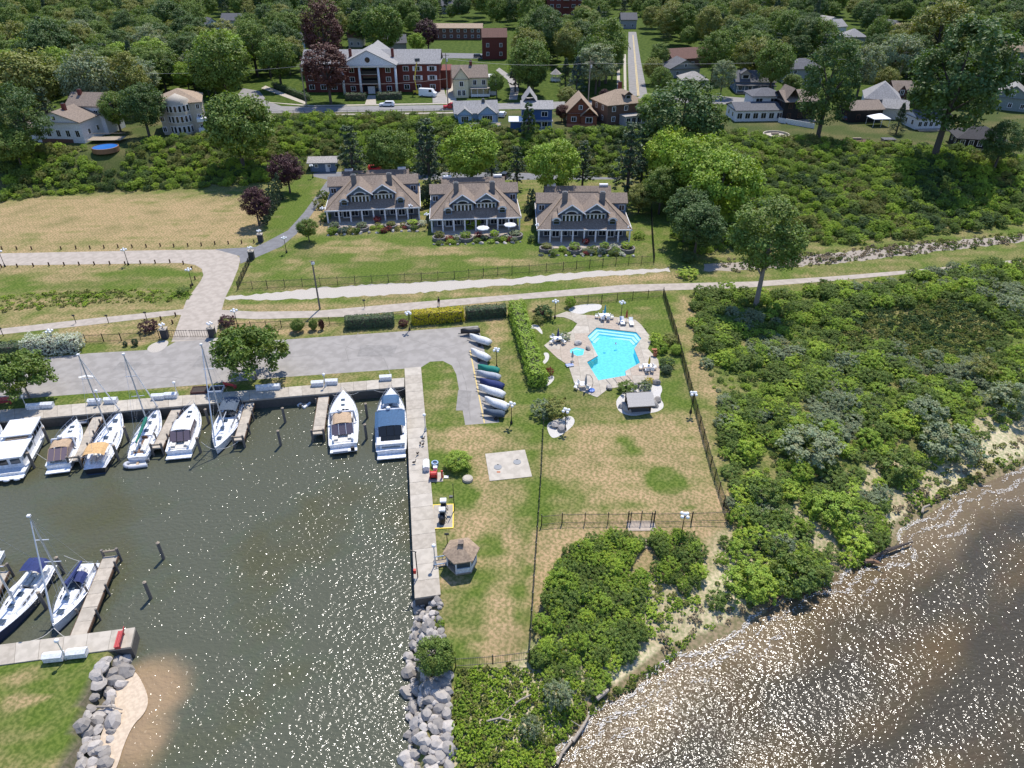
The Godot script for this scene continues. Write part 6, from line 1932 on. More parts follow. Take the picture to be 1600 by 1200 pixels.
	# covered boats and craft on trailers
	var craft := [
		[Vector3(-6.94, 1.5, -103.3), 3.2, 1.5, "iron", 0.15, "pair of black watercraft parked at the top of the row", 0.7], [Vector3(-5.23, 1.5, -100.3), 4.0, 1.6, "pale_cover", -0.55, "white covered boat below the black watercraft", 0.9], [Vector3(-5.05, 1.5, -95.52), 3.8, 1.5, "pale_cover", -0.7, "second white covered boat with rounded bow", 0.9], [Vector3(-3.62, 1.5, -91.4), 3.4, 1.4, "teal_cover", -0.3, "small craft under a teal-green cover", 0.8], [Vector3(-3.57, 1.5, -89.61), 3.8, 1.4, "grey_cover", -0.35, "craft under a pale grey cover below the teal one", 0.8], [Vector3(-3.03, 1.5, -87.35), 3.8, 1.5, "navy_canvas", -0.4, "craft under a navy blue cover", 0.8], [Vector3(-2.99, 1.5, -85.34), 4.2, 1.5, "pale_cover", -0.5, "narrow white covered boat below the navy one", 0.9], [Vector3(-2.27, 1.5, -82.28), 3.8, 1.7, "pale_cover", -0.55, "wide pale covered boat near the end of the row", 0.9], [Vector3(-2.5, 1.5, -79.98), 3.0, 1.3, "slate_canvas", -0.2, "small dark watercraft at the end of the row", 0.7]]
	for q in craft:
		var o := thing("covered_boat", q[5], "boat", q[0], q[4] + PI / 2, "covered boats parked along the lot")
		var L: float = q[1]
		var B: float = q[2]
		var s := Shape.new()
		var prev := []
		for i in 11:
			var t := i / 10.0
			var w := hull_half(t, B, 0.85, 0.35, 2.0)
			var z := L / 2 - t * L
			var hh: float = q[6] + 0.28 * sin(t * PI) + 0.08 * sin(t * 9.0)
			var cur := [Vector3(w * 0.6, 0.42, z), Vector3(w, 0.72, z), Vector3(w * 0.6, 0.55 + hh * 0.6, z), Vector3(0, 0.6 + hh * 0.8, z)]
			if i > 0:
				for k in 3:
					s.quad(prev[k], prev[k + 1], cur[k + 1], cur[k])
					s.quad(prev[k] * Vector3(-1, 1, 1), cur[k] * Vector3(-1, 1, 1), cur[k + 1] * Vector3(-1, 1, 1), prev[k + 1] * Vector3(-1, 1, 1))
			else:
				for k in 3:
					s.quad(cur[k] * Vector3(-1, 1, 1), cur[k + 1] * Vector3(-1, 1, 1), cur[k + 1], cur[k])
			prev = cur
		part(o, "cover", s.mesh(true), M[q[3]])
		box(o, "trailer_frame", M["iron_grey"], Vector3(0, 0.36, -0.2), Vector3(0.12, 0.1, L * 1.15))
		box(o, "axle", M["iron_grey"], Vector3(0, 0.3, 0.4), Vector3(B * 0.9, 0.08, 0.08))
		for m in [-1.0, 1.0]:
			var wsh := Shape.new()
			wsh.rod(Vector3(m * B * 0.45, 0.27, 0.4), Vector3(m * (B * 0.45 + 0.16), 0.27, 0.4), 0.27, 0.27, 10)
			part(o, "wheel", wsh.mesh(), M["tyre"])
	# pole by the trail, with wires
	var up := thing("utility_pole", "wooden utility pole standing beside the trail", "utility pole", Vector3(-34.11, 1.5, -112.5))
	var us := Shape.new()
	us.rod(Vector3.ZERO, Vector3(0, 9.2, 0), 0.17, 0.12, 8)
	part(up, "pole", us.mesh(), M["pile"])
	box(up, "transformer", M["white"], Vector3(0.1, 8.8, 0), Vector3(0.5, 0.4, 0.4))
	box(up, "cross_arm", M["wood_grey"], Vector3(0, 9.1, 0), Vector3(0.9, 0.1, 0.1))
	for q in [[Vector3(-69.16, 1.5, -107.3), "thin signpost beside the trail near the left"], [Vector3(-74.76, 1.5, -107.3), "thin marker post on the trail verge"], [Vector3(-26.23, 1.5, -113), "thin marker post in the dry verge by the trail"], [Vector3(-63.07, 1.5, -108.4), "thin signpost beside the left gate island"], [Vector3(-84.52, 1.5, -102.8), "thin signpost at the left edge of the trail"], [Vector3(7.35, 1.5, -54.39), "small dark signpost at the thicket's corner"], [Vector3(-7.21, 1.5, -56.19), "low dark bollard light beside the gazebo"]]:
		var o := thing("signpost", q[1], "sign", q[0])
		box(o, "post", M["iron"], Vector3(0, 0.8, 0), Vector3(0.08, 1.6, 0.08))
		box(o, "plate", M["iron_grey"], Vector3(0, 1.5, 0.05), Vector3(0.5, 0.3, 0.03))

# a gabled or hipped roof over the rectangle x0..x1, z0..z1 (local), eaves at y
func roof_shape(x0: float, x1: float, z0: float, z1: float, y: float, rise: float, kind: String, over := 0.35) -> ArrayMesh:
	x0 -= over; x1 += over; z0 -= over; z1 += over
	var s := Shape.new()
	var xm := (x0 + x1) / 2
	var zm := (z0 + z1) / 2
	var a := Vector3(x0, y, z1)
	var b := Vector3(x1, y, z1)
	var c := Vector3(x1, y, z0)
	var d := Vector3(x0, y, z0)
	var p: Vector3
	var q: Vector3
	if kind == "gable_x":
		p = Vector3(x0, y + rise, zm); q = Vector3(x1, y + rise, zm)
	elif kind == "gable_z":
		p = Vector3(xm, y + rise, z1); q = Vector3(xm, y + rise, z0)
	elif x1 - x0 > z1 - z0:
		var k := (z1 - z0) / 2
		p = Vector3(x0 + k, y + rise, zm); q = Vector3(x1 - k, y + rise, zm)
	else:
		var k := (x1 - x0) / 2
		p = Vector3(xm, y + rise, z1 - k); q = Vector3(xm, y + rise, z0 + k)
	if kind == "gable_x" or (kind == "hip" and x1 - x0 > z1 - z0):
		s.quad(a, p, q, b)
		s.quad(c, q, p, d)
		if kind == "hip":
			s.tri(d, p, a)
			s.tri(b, q, c)
	else:
		s.quad(d, q, p, a)
		s.quad(b, p, q, c)
		if kind == "hip":
			s.tri(a, p, b)
			s.tri(c, q, d)
	var th := Vector3(0, -0.18, 0)
	for e in [[a, b], [b, c], [c, d], [d, a]]:
		if kind == "hip" or (kind == "gable_x") == (e[0].z == e[1].z):
			s.quad(e[0] + th, e[0], e[1], e[1] + th)
	if kind != "hip":
		for e in ([[a, p, d], [b, q, c]] if kind == "gable_x" else [[a, p, b], [d, q, c]]):
			s.quad(e[0] + th, e[0], e[1], e[1] + th)
			s.quad(e[1] + th, e[1], e[2], e[2] + th)
	s.quad(a + th, b + th, c + th, d + th)
	return s.mesh()

func gable_wall(o: Node3D, mt: String, x0: float, x1: float, z0: float, z1: float, y: float, rise: float, kind: String) -> void:
	if kind == "hip":
		return
	var s := Shape.new()
	if kind == "gable_x":
		for x in [x0, x1]:
			s.tri(Vector3(x, y, z0), Vector3(x, y + rise * 0.97, (z0 + z1) / 2), Vector3(x, y, z1))
	else:
		for z in [z0, z1]:
			s.tri(Vector3(x0, y, z), Vector3((x0 + x1) / 2, y + rise * 0.97, z), Vector3(x1, y, z))
	for k in 2:
		var g := Shape.new()
		g.tri(s.v[k * 3], s.v[k * 3 + 1], s.v[k * 3 + 2])
		part(o, "gable", g.mesh(), M[mt])

func window(o: Node3D, at: Vector3, w: float, h: float, turn := 0.0, frame := "white", panes := 2) -> void:
	var f := box(o, "window", M[frame], at, Vector3(w + 0.24, h + 0.24, 0.12), turn)
	for k in panes:
		var pw := w / panes
		box(f, "pane", M["glass"], Vector3(-w / 2 + (k + 0.5) * pw, 0, 0.03), Vector3(pw - 0.08, h, 0.1))

func windows_row(o: Node3D, z: float, y: float, xs: Array, w: float, h: float, frame := "white", panes := 2) -> void:
	for x in xs:
		window(o, Vector3(x, y, z), w, h, 0.0, frame, panes)

func block(o: Node3D, wallm: String, x0: float, x1: float, z0: float, z1: float, h: float, y0 := 0.0) -> void:
	box(o, "wall", M[wallm], Vector3((x0 + x1) / 2, y0 + h / 2, (z0 + z1) / 2), Vector3(x1 - x0, h, z1 - z0))

func chimney(o: Node3D, mt: String, at: Vector3, h: float, w := 0.9) -> void:
	box(o, "chimney", M[mt], at + Vector3(0, h / 2, 0), Vector3(w, h, w))
	box(o, "chimney_cap", M["iron_grey"], at + Vector3(0, h + 0.06, 0), Vector3(w * 0.7, 0.16, w * 0.7))

# one main block: front-left and front-right ground corners seen from the lake
func house(label: String, fl: Vector3, fr: Vector3, depth: float, h: float, kind: String, rise: float, wallm: String, roofm: String, opt := {}) -> Node3D:
	var d := fr - fl
	d.y = 0
	var w := d.length()
	var o := thing("house", label, "house", (fl + fr) / 2.0, atan2(-d.z, d.x))
	var y0: float = opt.get("y0", 0.0)
	block(o, wallm, -w / 2, w / 2, -depth, 0, h + y0)
	part(o, "roof", roof_shape(-w / 2, w / 2, -depth, 0, h + y0, rise, kind, opt.get("over", 0.4)), M[roofm])
	gable_wall(o, opt.get("gable", wallm), -w / 2, w / 2, -depth, 0, h + y0, rise, kind)
	var fm: String = opt.get("frame", "white")
	var floors: int = opt.get("floors", int(h / 2.7))
	var n: int = opt.get("n", int(w / 2.6))
	for f in floors:
		for k in n:
			var x := -w / 2 + w * (k + 0.5) / n
			window(o, Vector3(x, y0 + f * 2.8 + 1.6, 0.02), opt.get("ww", 1.0), opt.get("wh", 1.2), 0.0, fm)
		for m in [-1.0, 1.0]:
			for k in 2:
				window(o, Vector3(m * (w / 2 + 0.02), y0 + f * 2.8 + 1.6, -depth * (0.3 + 0.4 * k)), 0.9, 1.2, m * PI / 2, fm)
	if kind == "gable_z" and rise > 2.0:
		window(o, Vector3(0, h + y0 + rise * 0.35, 0.02), 0.9, 1.0, 0.0, fm)
	if opt.has("door"):
		var dr := box(o, "door", M[opt.door], Vector3(opt.get("door_x", 0.0), y0 + 1.05, 0.05), Vector3(1.0, 2.1, 0.1))
		box(dr, "handle", M["chrome"], Vector3(0.35, 0, 0.08), Vector3(0.08, 0.08, 0.08))
	if opt.has("chim"):
		for q in opt.chim:
			chimney(o, opt.get("chimm", "brick"), Vector3(q[0], h + y0, q[1]), q[2])
	if opt.has("porch"):
		var pd: float = opt.porch
		box(o, "porch_floor", M[opt.get("porchm", "wood_grey")], Vector3(0, 0.18 + y0 * 0.5, pd / 2), Vector3(w, 0.36 + y0, pd))
		box(o, "porch_roof", M[roofm], Vector3(0, 2.75 + y0, pd / 2), Vector3(w + 0.4, 0.18, pd + 0.3))
		var np := maxi(3, int(w / 2.6))
		for k in np + 1:
			box(o, "column", M["white"], Vector3(-w / 2 + 0.15 + (w - 0.3) * k / np, 1.5 + y0, pd - 0.12), Vector3(0.16, 2.4, 0.16))
		box(o, "porch_rail", M["white"], Vector3(0, 1.15 + y0, pd - 0.1), Vector3(w - 0.3, 0.1, 0.08))
	if opt.has("deck"):
		var pd: float = opt.deck
		for k in 8:
			box(o, "deck_board", M[opt.get("deckm", "wood_grey")], Vector3(0, 0.3, (k + 0.5) * pd / 8), Vector3(w + 0.6, 0.08, pd / 8 - 0.02))
		box(o, "deck_skirt", M[opt.get("deckm", "wood_grey")], Vector3(0, 0.13, pd - 0.05), Vector3(w + 0.5, 0.26, 0.08))
		if opt.get("rail", "") != "":
			box(o, "deck_rail", M[opt.rail], Vector3(0, 1.15, pd - 0.05), Vector3(w + 0.6, 0.1, 0.08))
			for k in 8:
				box(o, "deck_post", M[opt.rail], Vector3(-w / 2 - 0.2 + (w + 0.4) * k / 7.0, 0.75, pd - 0.05), Vector3(0.1, 0.8, 0.1))
	return o

func dormer(o: Node3D, x: float, z: float, y: float, w: float, h: float, dep: float, wallm: String, roofm: String) -> void:
	var d := Node3D.new()
	d.name = "dormer"
	o.add_child(d, true)
	d.position = Vector3(x, y, z)
	box(d, "wall", M[wallm], Vector3(0, h / 2, -dep / 2), Vector3(w, h, dep))
	part(d, "roof", roof_shape(-w / 2, w / 2, -dep, 0, h, w * 0.42, "gable_z", 0.25), M[roofm])
	var s := Shape.new()
	s.tri(Vector3(-w / 2, h, 0), Vector3(0, h + w * 0.4, 0), Vector3(w / 2, h, 0))
	part(d, "gable", s.mesh(), M[wallm])
	box(d, "window", M["white"], Vector3(0, h * 0.5, 0.03), Vector3(w * 0.75, h * 0.75, 0.1))
	box(d, "pane", M["glass"], Vector3(0, h * 0.5, 0.06), Vector3(w * 0.6, h * 0.6, 0.1))

func arch_window(o: Node3D, at: Vector3, w: float, h: float, n: int) -> void:
	var f := Node3D.new()
	f.name = "arched_window"
	o.add_child(f, true)
	f.position = at
	var s := Shape.new()
	var g := Shape.new()
	s.box(Vector3(0, h / 2, 0), Vector3(w, h, 0.1))
	for k in 8:
		var a0 := PI * k / 8.0
		var a1 := PI * (k + 1) / 8.0
		var r := w * 0.36
		s.tri(Vector3(0, h, 0.05), Vector3(cos(a0) * r, h + sin(a0) * r * 0.55, 0.05), Vector3(cos(a1) * r, h + sin(a1) * r * 0.55, 0.05))
		r *= 0.72
		g.tri(Vector3(0, h + 0.05, 0.08), Vector3(cos(a0) * r, h + 0.05 + sin(a0) * r * 0.5, 0.08), Vector3(cos(a1) * r, h + 0.05 + sin(a1) * r * 0.5, 0.08))
	part(f, "frame", s.mesh(), M["white"])
	part(f, "fanlight", g.mesh(), M["glass"])
	for k in n:
		var pw := w / n
		box(f, "pane", M["glass"], Vector3(-w / 2 + (k + 0.5) * pw, h * 0.47, 0.03), Vector3(pw - 0.24, h * 0.7, 0.1))

func condo(label: String, fl: Vector3, fr: Vector3) -> Node3D:
	var d := fr - fl
	d.y = 0
	var w := d.length()
	var o := thing("condo_house", label, "house", (fl + fr) / 2.0, atan2(-d.z, d.x), "shingle-roofed lakeside condos")
	var hw := w / 2
	var ey := 3.0
	var ry := 8.0
	var pz := -2.6
	var zd := -17.0
	block(o, "siding_slate", -hw + 0.5, hw - 0.5, zd, pz, ey)
	# main hip with a long front slope
	var s := Shape.new()
	var a := Vector3(-hw - 0.2, ey, 0.3)
	var b := Vector3(hw + 0.2, ey, 0.3)
	var c := Vector3(hw + 0.2, ey, zd - 0.3)
	var e := Vector3(-hw - 0.2, ey, zd - 0.3)
	var p := Vector3(-hw * 0.36, ry, -9.0)
	var q := Vector3(hw * 0.36, ry, -9.0)
	s.quad(a, p, q, b)
	s.quad(c, q, p, e)
	s.tri(e, p, a)
	s.tri(b, q, c)
	part(o, "roof", s.mesh(), M["roof_brown"])
	var t := Shape.new()
	for k in [[a, p], [b, q], [p, q]]:
		t.rod(k[0] + Vector3(0, 0.02, 0), k[1] + Vector3(0, 0.04, 0), 0.14, 0.14, 5)
	part(o, "ridge_cap", t.mesh(), M["roof_tan"])
	var fs := Shape.new()
	fs.box(Vector3(0, ey - 0.1, 0.3), Vector3(w + 0.5, 0.28, 0.12))
	fs.box(Vector3(-hw - 0.2, ey - 0.1, zd / 2), Vector3(0.12, 0.28, -zd + 0.4))
	fs.box(Vector3(hw + 0.2, ey - 0.1, zd / 2), Vector3(0.12, 0.28, -zd + 0.4))
	part(o, "fascia", fs.mesh(), M["white"])
	for k in 9:
		box(o, "column", M["white"], Vector3(-hw + 0.2 + (w - 0.4) * k / 8.0, ey / 2, 0.0), Vector3(0.32, ey - 0.2, 0.32))
	box(o, "porch_floor", M["patio"], Vector3(0, 0.08, -1.0), Vector3(w - 0.2, 0.16, 3.2))
	for x in [-0.78, -0.42, -0.2, 0.2, 0.42, 0.78]:
		window(o, Vector3(x * hw, 1.5, pz + 0.02), 1.5, 1.7, 0.0, "white", 2)
	for x in [-0.6, 0.6]:
		var dr := box(o, "door", M["white"], Vector3(x * hw, 1.2, pz + 0.05), Vector3(1.7, 2.3, 0.1))
		for k in 2:
			box(dr, "pane", M["glass"], Vector3(-0.38 + k * 0.76, 0.1, 0.03), Vector3(0.6, 1.7, 0.08))
	# twin gables
	for m in [-1.0, 1.0]:
		var g := Node3D.new()
		g.name = "front_gable"
		o.add_child(g, true)
		g.position = Vector3(m * 2.4 - 0.3 + (0.4 if m > 0 else 0.0), 3.85, -1.9 if m < 0 else -2.5)
		g.scale = Vector3(1.27, 1.2, 1.1)
		box(g, "wall", M["siding_blue"], Vector3(0, 0.75, -1.6), Vector3(3.7, 2.0, 3.2))
		var gs := Shape.new()
		gs.tri(Vector3(-1.95, 1.7, 0.02), Vector3(0, 3.15, 0.02), Vector3(1.95, 1.7, 0.02))
		part(g, "gable", gs.mesh(), M["siding_blue"])
		part(g, "roof", roof_shape(-1.9, 1.9, -5.5, 0.25, 1.75, 1.6, "gable_z", 0.35), M["roof_brown"])
		var bs := Shape.new()
		for k in [-1.0, 1.0]:
			bs.rod(Vector3(k * 2.3, 1.58, 0.62), Vector3(0, 3.28, 0.62), 0.11, 0.11, 4)
		part(g, "bargeboard", bs.mesh(), M["white"])
		box(g, "sill", M["white"], Vector3(0, -0.3, 0.2), Vector3(3.9, 0.28, 0.5))
		arch_window(g, Vector3(0, 0.0, 0.06), 3.2, 1.5, 5)
	# eyebrow dormers
	for m in [-1.0, 1.0]:
		var g := Node3D.new()
		g.name = "arched_dormer"
		o.add_child(g, true)
		g.position = Vector3(m * hw * 0.6, 3.35, -0.9)
		box(g, "wall", M["siding_blue"], Vector3(0, 0.65, -1.2), Vector3(1.6, 1.3, 2.4))
		var rs := Shape.new()
		var rf := Shape.new()
		for k in 8:
			var a0 := PI * k / 8.0
			var a1 := PI * (k + 1) / 8.0
			rs.quad(Vector3(cos(a0) * 1.05, 1.2 + sin(a0) * 0.8, 0.3), Vector3(cos(a0) * 1.05, 1.2 + sin(a0) * 0.8, -3.4), Vector3(cos(a1) * 1.05, 1.2 + sin(a1) * 0.8, -3.4), Vector3(cos(a1) * 1.05, 1.2 + sin(a1) * 0.8, 0.3))
			rf.tri(Vector3(0, 1.2, 0.29), Vector3(cos(a0) * 1.05, 1.2 + sin(a0) * 0.8, 0.29), Vector3(cos(a1) * 1.05, 1.2 + sin(a1) * 0.8, 0.29))
		part(g, "arched_roof", rs.mesh(), M["roof_brown"])
		part(g, "arch_front", rf.mesh(), M["siding_white"])
		box(g, "pane", M["glass"], Vector3(0, 0.75, 0.02), Vector3(1.1, 0.5, 0.1))
		var fan := Shape.new()
		for k in 8:
			var a0 := PI * k / 8.0
			var a1 := PI * (k + 1) / 8.0
			fan.tri(Vector3(0, 1.25, 0.32), Vector3(cos(a0) * 0.62, 1.25 + sin(a0) * 0.42, 0.32), Vector3(cos(a1) * 0.62, 1.25 + sin(a1) * 0.42, 0.32))
		part(g, "fanlight", fan.mesh(), M["glass"])
		box(g, "sill", M["white"], Vector3(0, -0.12, 0.12), Vector3(1.5, 0.2, 0.3))
	# side shed dormers
	for m in [-1.0, 1.0]:
		var g := Node3D.new()
		g.name = "side_dormer"
		o.add_child(g, true)
		g.position = Vector3(m * hw * 0.72, ey, -8.6)
		box(g, "wall", M["siding_blue"], Vector3(m * 0.4, 1.4, -2.2), Vector3(4.6, 2.8, 4.6))
		part(g, "roof", roof_shape(-2.3 + m * 0.4, 2.3 + m * 0.4, -4.5, 0.1, 2.8, 1.5, "gable_x", 0.3), M["roof_brown"])
		box(g, "window", M["white"], Vector3(m * 1.7, 1.7, 0.12), Vector3(1.3, 1.3, 0.08))
		for k in 2:
			box(g, "pane", M["glass"], Vector3(m * 1.7 - 0.3 + k * 0.6, 1.7, 0.16), Vector3(0.5, 1.05, 0.08))
	for m in [-1.0, 1.0]:
		chimney(o, "stone_grey", Vector3(m * 4.0, 4.6, -5.4), 4.6, 1.15)
	# rear garage wing
	block(o, "siding_slate", -hw * 0.75, hw * 0.75, -25.0, zd, 2.8)
	part(o, "garage_roof", roof_shape(-hw * 0.75, hw * 0.75, -25.0, zd + 0.5, 2.8, 2.8, "gable_x", 0.4), M["roof_brown"])
	for m in [-1.0, 1.0]:
		box(o, "roof_vent", M["white"], Vector3(m * hw * 0.62, 5.7, -21.0), Vector3(2.0, 0.5, 0.8))
	# front planting wall: each piece of stone terrace
	return o

func vehicle(called: String, label: String, at: Vector3, turn: float, mt: String, L: float, W: float, H: float, kind: String) -> void:
	var o := thing(called, label, "car" if kind == "car" else kind, at, turn)
	var s := Shape.new()
	var prof: Array
	if kind == "van":
		prof = [[-0.5, 0.35], [-0.5, H], [0.28, H], [0.38, H * 0.62], [0.5, H * 0.52], [0.5, 0.35]]
	elif kind == "truck":
		prof = [[-0.5, 0.4], [-0.5, H * 0.55], [-0.1, H * 0.55], [-0.06, H], [0.14, H], [0.24, H * 0.6], [0.5, H * 0.55], [0.5, 0.4]]
	else:
		prof = [[-0.5, 0.35], [-0.49, H * 0.62], [-0.42, H], [0.08, H], [0.22, H * 0.62], [0.48, H * 0.52], [0.5, 0.35]]
	for i in prof.size():
		var a: Array = prof[i]
		var b: Array = prof[(i + 1) % prof.size()]
		var wa: float = W / 2 * (0.82 if a[1] > H * 0.9 else 1.0)
		var wb: float = W / 2 * (0.82 if b[1] > H * 0.9 else 1.0)
		s.quad(Vector3(a[0] * L, a[1], -wa), Vector3(a[0] * L, a[1], wa), Vector3(b[0] * L, b[1], wb), Vector3(b[0] * L, b[1], -wb))
	for m in [-1.0, 1.0]:
		for i in range(1, prof.size() - 1):
			var pts := []
			for k in [0, i, i + 1]:
				var a: Array = prof[k]
				pts.append(Vector3(a[0] * L, a[1], m * W / 2 * (0.82 if a[1] > H * 0.9 else 1.0)))
			s.tri(pts[0], pts[1], pts[2])
	part(o, "body", s.mesh(), M[mt])
	var g := Shape.new()
	for m in [-1.0, 1.0]:
		var x0 := -0.36 if kind == "car" else (-0.05 if kind == "truck" else 0.1)
		var x1 := 0.12 if kind != "van" else 0.3
		g.quad(Vector3(x0 * L, H * 0.66, m * (W / 2 * 0.98 + 0.01)), Vector3((x0 + 0.03) * L, H * 0.94, m * (W / 2 * 0.86 + 0.02)), Vector3((x1 - 0.05) * L, H * 0.94, m * (W / 2 * 0.86 + 0.02)), Vector3(x1 * L, H * 0.66, m * (W / 2 * 0.98 + 0.01)))
	part(o, "side_window", g.mesh(), M["glass"])
	for x in [-0.3, 0.31]:
		for m in [-1.0, 1.0]:
			var ws := Shape.new()
			ws.rod(Vector3(x * L, 0.33, m * (W / 2 - 0.15)), Vector3(x * L, 0.33, m * (W / 2 + 0.03)), 0.33, 0.33, 12)
			var tw := part(o, "wheel", ws.mesh(), M["tyre"])
			var rs := Shape.new()
			rs.rod(Vector3(x * L, 0.33, m * (W / 2)), Vector3(x * L, 0.33, m * (W / 2 + 0.04)), 0.19, 0.19, 10)
			part(tw, "rim", rs.mesh(), M["alu"])
	for m in [-1.0, 1.0]:
		box(o, "headlight", M["white_plain"], Vector3(L / 2, 0.7, m * W * 0.36), Vector3(0.06, 0.14, 0.3))
		box(o, "tail_light", M["red"], Vector3(-L / 2, 0.8, m * W * 0.4), Vector3(0.06, 0.2, 0.2))

func garden(c: Vector3, turn: float, w: float, tag_txt: String, sd: int) -> void:
	# planted terrace in front of a condo: block walls with shrubs
	var r := RandomNumberGenerator.new()
	r.seed = sd
	var bs := Basis(Vector3.UP, turn)
	var pa := thing("patio", "paved patio in front of the " + tag_txt, "patio", c, turn)
	for i in 9:
		box(pa, "paver_row", M["patio"], Vector3(0, 0.03, 0.5 + i * 0.32), Vector3(w * 0.9 - r.randf() * 0.8, 0.07, 0.3))
	var spots := [[-0.42, 4.4, 1.5], [-0.12, 4.9, 1.6], [0.2, 4.5, 1.4], [0.44, 4.4, 1.7]]
	var names := ["leftmost", "second", "third", "rightmost"]
	for i in 4:
		var q: Array = spots[i]
		var o := thing("block_planter", "round grey block planter, %s, before the %s" % [names[i], tag_txt], "planter", c + bs * Vector3(q[0] * w, 0, q[1]), turn)
		for k in 3:
			var s := Shape.new()
			s.lathe(Vector3(0, k * 0.26, 0), [Vector2(q[2], 0), Vector2(q[2] + 0.02, 0.235), Vector2(q[2] - 0.28, 0.24)], 14)
			part(o, "block_course", s.mesh(), M["blockwall"])
		var so := Shape.new()
		so.lathe(Vector3(0, 0.66, 0), [Vector2(q[2] - 0.2, 0), Vector2(0, 0.05)], 12)
		part(o, "soil", so.mesh(), M["mulch"])
		shrub("garden_shrub", "shrub growing in the %s block planter before the %s" % [names[i], tag_txt], c + bs * Vector3(q[0] * w, 0.66, q[1]), q[2] * 1.6, r.randf_range(0.8, 1.5), ["leaf_lime", "leaf_olive", "leaf_bright", "leaf_grey"][r.randi() % 4], "bush%d" % (r.randi() % 4), "", "shrub")
	var n := 0
	for i in 52:
		var x := r.randf_range(-0.5, 0.5) * w
		var z := r.randf_range(3.4, 7.0)
		var near := false
		for q in spots:
			near = near or Vector2(x - q[0] * w, z - q[1]).length() < q[2] + 0.3
		if near:
			continue
		n += 1
		var lm: String = ["leaf_lime", "leaf", "leaf_blue", "leaf_olive", "leaf_red", "leaf_grey", "leaf_white", "leaf_bright"][r.randi() % 8]
		var words := {"leaf_lime": "lime green", "leaf": "green", "leaf_blue": "blue-green", "leaf_olive": "olive", "leaf_red": "dark red", "leaf_grey": "grey-green", "leaf_white": "white-flowering", "leaf_bright": "bright green"}
		var ww := r.randf_range(0.9, 2.3)
		shrub("garden_shrub", "low %s plant in the rock garden before the %s" % [words[lm], tag_txt], c + bs * Vector3(x, 0, z), ww, ww * r.randf_range(0.4, 0.75), lm, "bush%d" % (r.randi() % 4), "rock garden plants before the " + tag_txt)
	for i in 12:
		var b := thing("garden_stone", "pale stone edging the rock garden before the " + tag_txt, "stone", c + bs * Vector3((-0.48 + i * 0.088) * w, 0.05, 7.1 + r.randf_range(-0.3, 0.4)), 0.0, "garden stones before the " + tag_txt)
		rock(b, Vector3.ZERO, r.randf_range(0.5, 0.95), "stone")

func make_condos() -> void:
	condo("left of three condo houses with brown hip roof and twin blue gables", Vector3(-41.83, 1.5, -154.4), Vector3(-21.03, 1.5, -156.9))
	condo("middle of three condo houses with brown hip roof and twin blue gables", Vector3(-17.78, 1.5, -149), Vector3(1.85, 1.5, -150.5))
	condo("right of three condo houses with brown hip roof and twin blue gables", Vector3(5.47, 1.5, -143.1), Vector3(25.16, 1.5, -143.1))
	garden(Vector3(-31.49, 1.5, -155.6), 0.12, 20.0, "left condo", 31)
	garden(Vector3(-8.01, 1.5, -149.7), 0.08, 19.0, "middle condo", 32)
	garden(Vector3(15.32, 1.5, -143.1), 0.0, 19.5, "right condo", 33)
	for q in [[Vector3(-6.25, 1.5, -146), "left white patio umbrella before the middle condo"], [Vector3(-0.42, 1.5, -147.9), "right white patio umbrella before the middle condo"]]:
		var o := thing("open_umbrella", q[1], "umbrella", q[0])
		var s := Shape.new()
		s.rod(Vector3.ZERO, Vector3(0, 2.5, 0), 0.03, 0.03, 6)
		part(o, "pole", s.mesh(), M["white"])
		var c := Shape.new()
		c.lathe(Vector3.ZERO, [Vector2(1.4, 2.05), Vector2(1.36, 2.2), Vector2(0, 2.65)], 8)
		part(o, "canopy", c.mesh(), M["cloth_white"])
	# garage hut by the drive
	var g := house("small blue garden shed with pale roof at the top of the condo drive", Vector3(-54.66, 1.5, -192.8), Vector3(-47.99, 1.5, -193.3), 5.0, 2.6, "gable_x", 0.9, "siding_blue", "roof_pale", {"n": 2, "floors": 1, "door": "white", "door_x": 1.2, "over": 0.7, "ww": 0.7, "wh": 0.7})
	vehicle("parked_car", "red car parked behind the left condo", Vector3(-37.18, 1.5, -194.5), 0.3, "car_red", 4.4, 1.8, 1.45, "car")
	vehicle("parked_car", "dark car at the right end of the condo drive", Vector3(-1.71, 1.5, -188.3), 1.2, "car_dark", 4.4, 1.8, 1.45, "car")

func wire(label: String, a: Vector3, b: Vector3, sag := 1.0) -> void:
	var s := Shape.new()
	var pts := []
	for k in 13:
		var t := k / 12.0
		pts.append(a.lerp(b, t) - Vector3(0, 4.0 * sag * t * (1.0 - t), 0))
	s.path(pts, 0.035, 3)
	tag(part(self, "power_line", s.mesh(), M["hatch_grey"]), label, "cable", "overhead power lines")

func pole(label: String, at: Vector3, h: float) -> void:
	var o := thing("utility_pole", label, "utility pole", at)
	var s := Shape.new()
	s.rod(Vector3.ZERO, Vector3(0, h, 0), 0.2, 0.14, 8)
	part(o, "pole", s.mesh(), M["wood_grey"])
	box(o, "cross_arm", M["wood_grey"], Vector3(0, h - 0.6, 0), Vector3(2.2, 0.14, 0.14))
	box(o, "transformer", M["alu"], Vector3(0.35, h - 2.0, 0), Vector3(0.5, 0.9, 0.5))

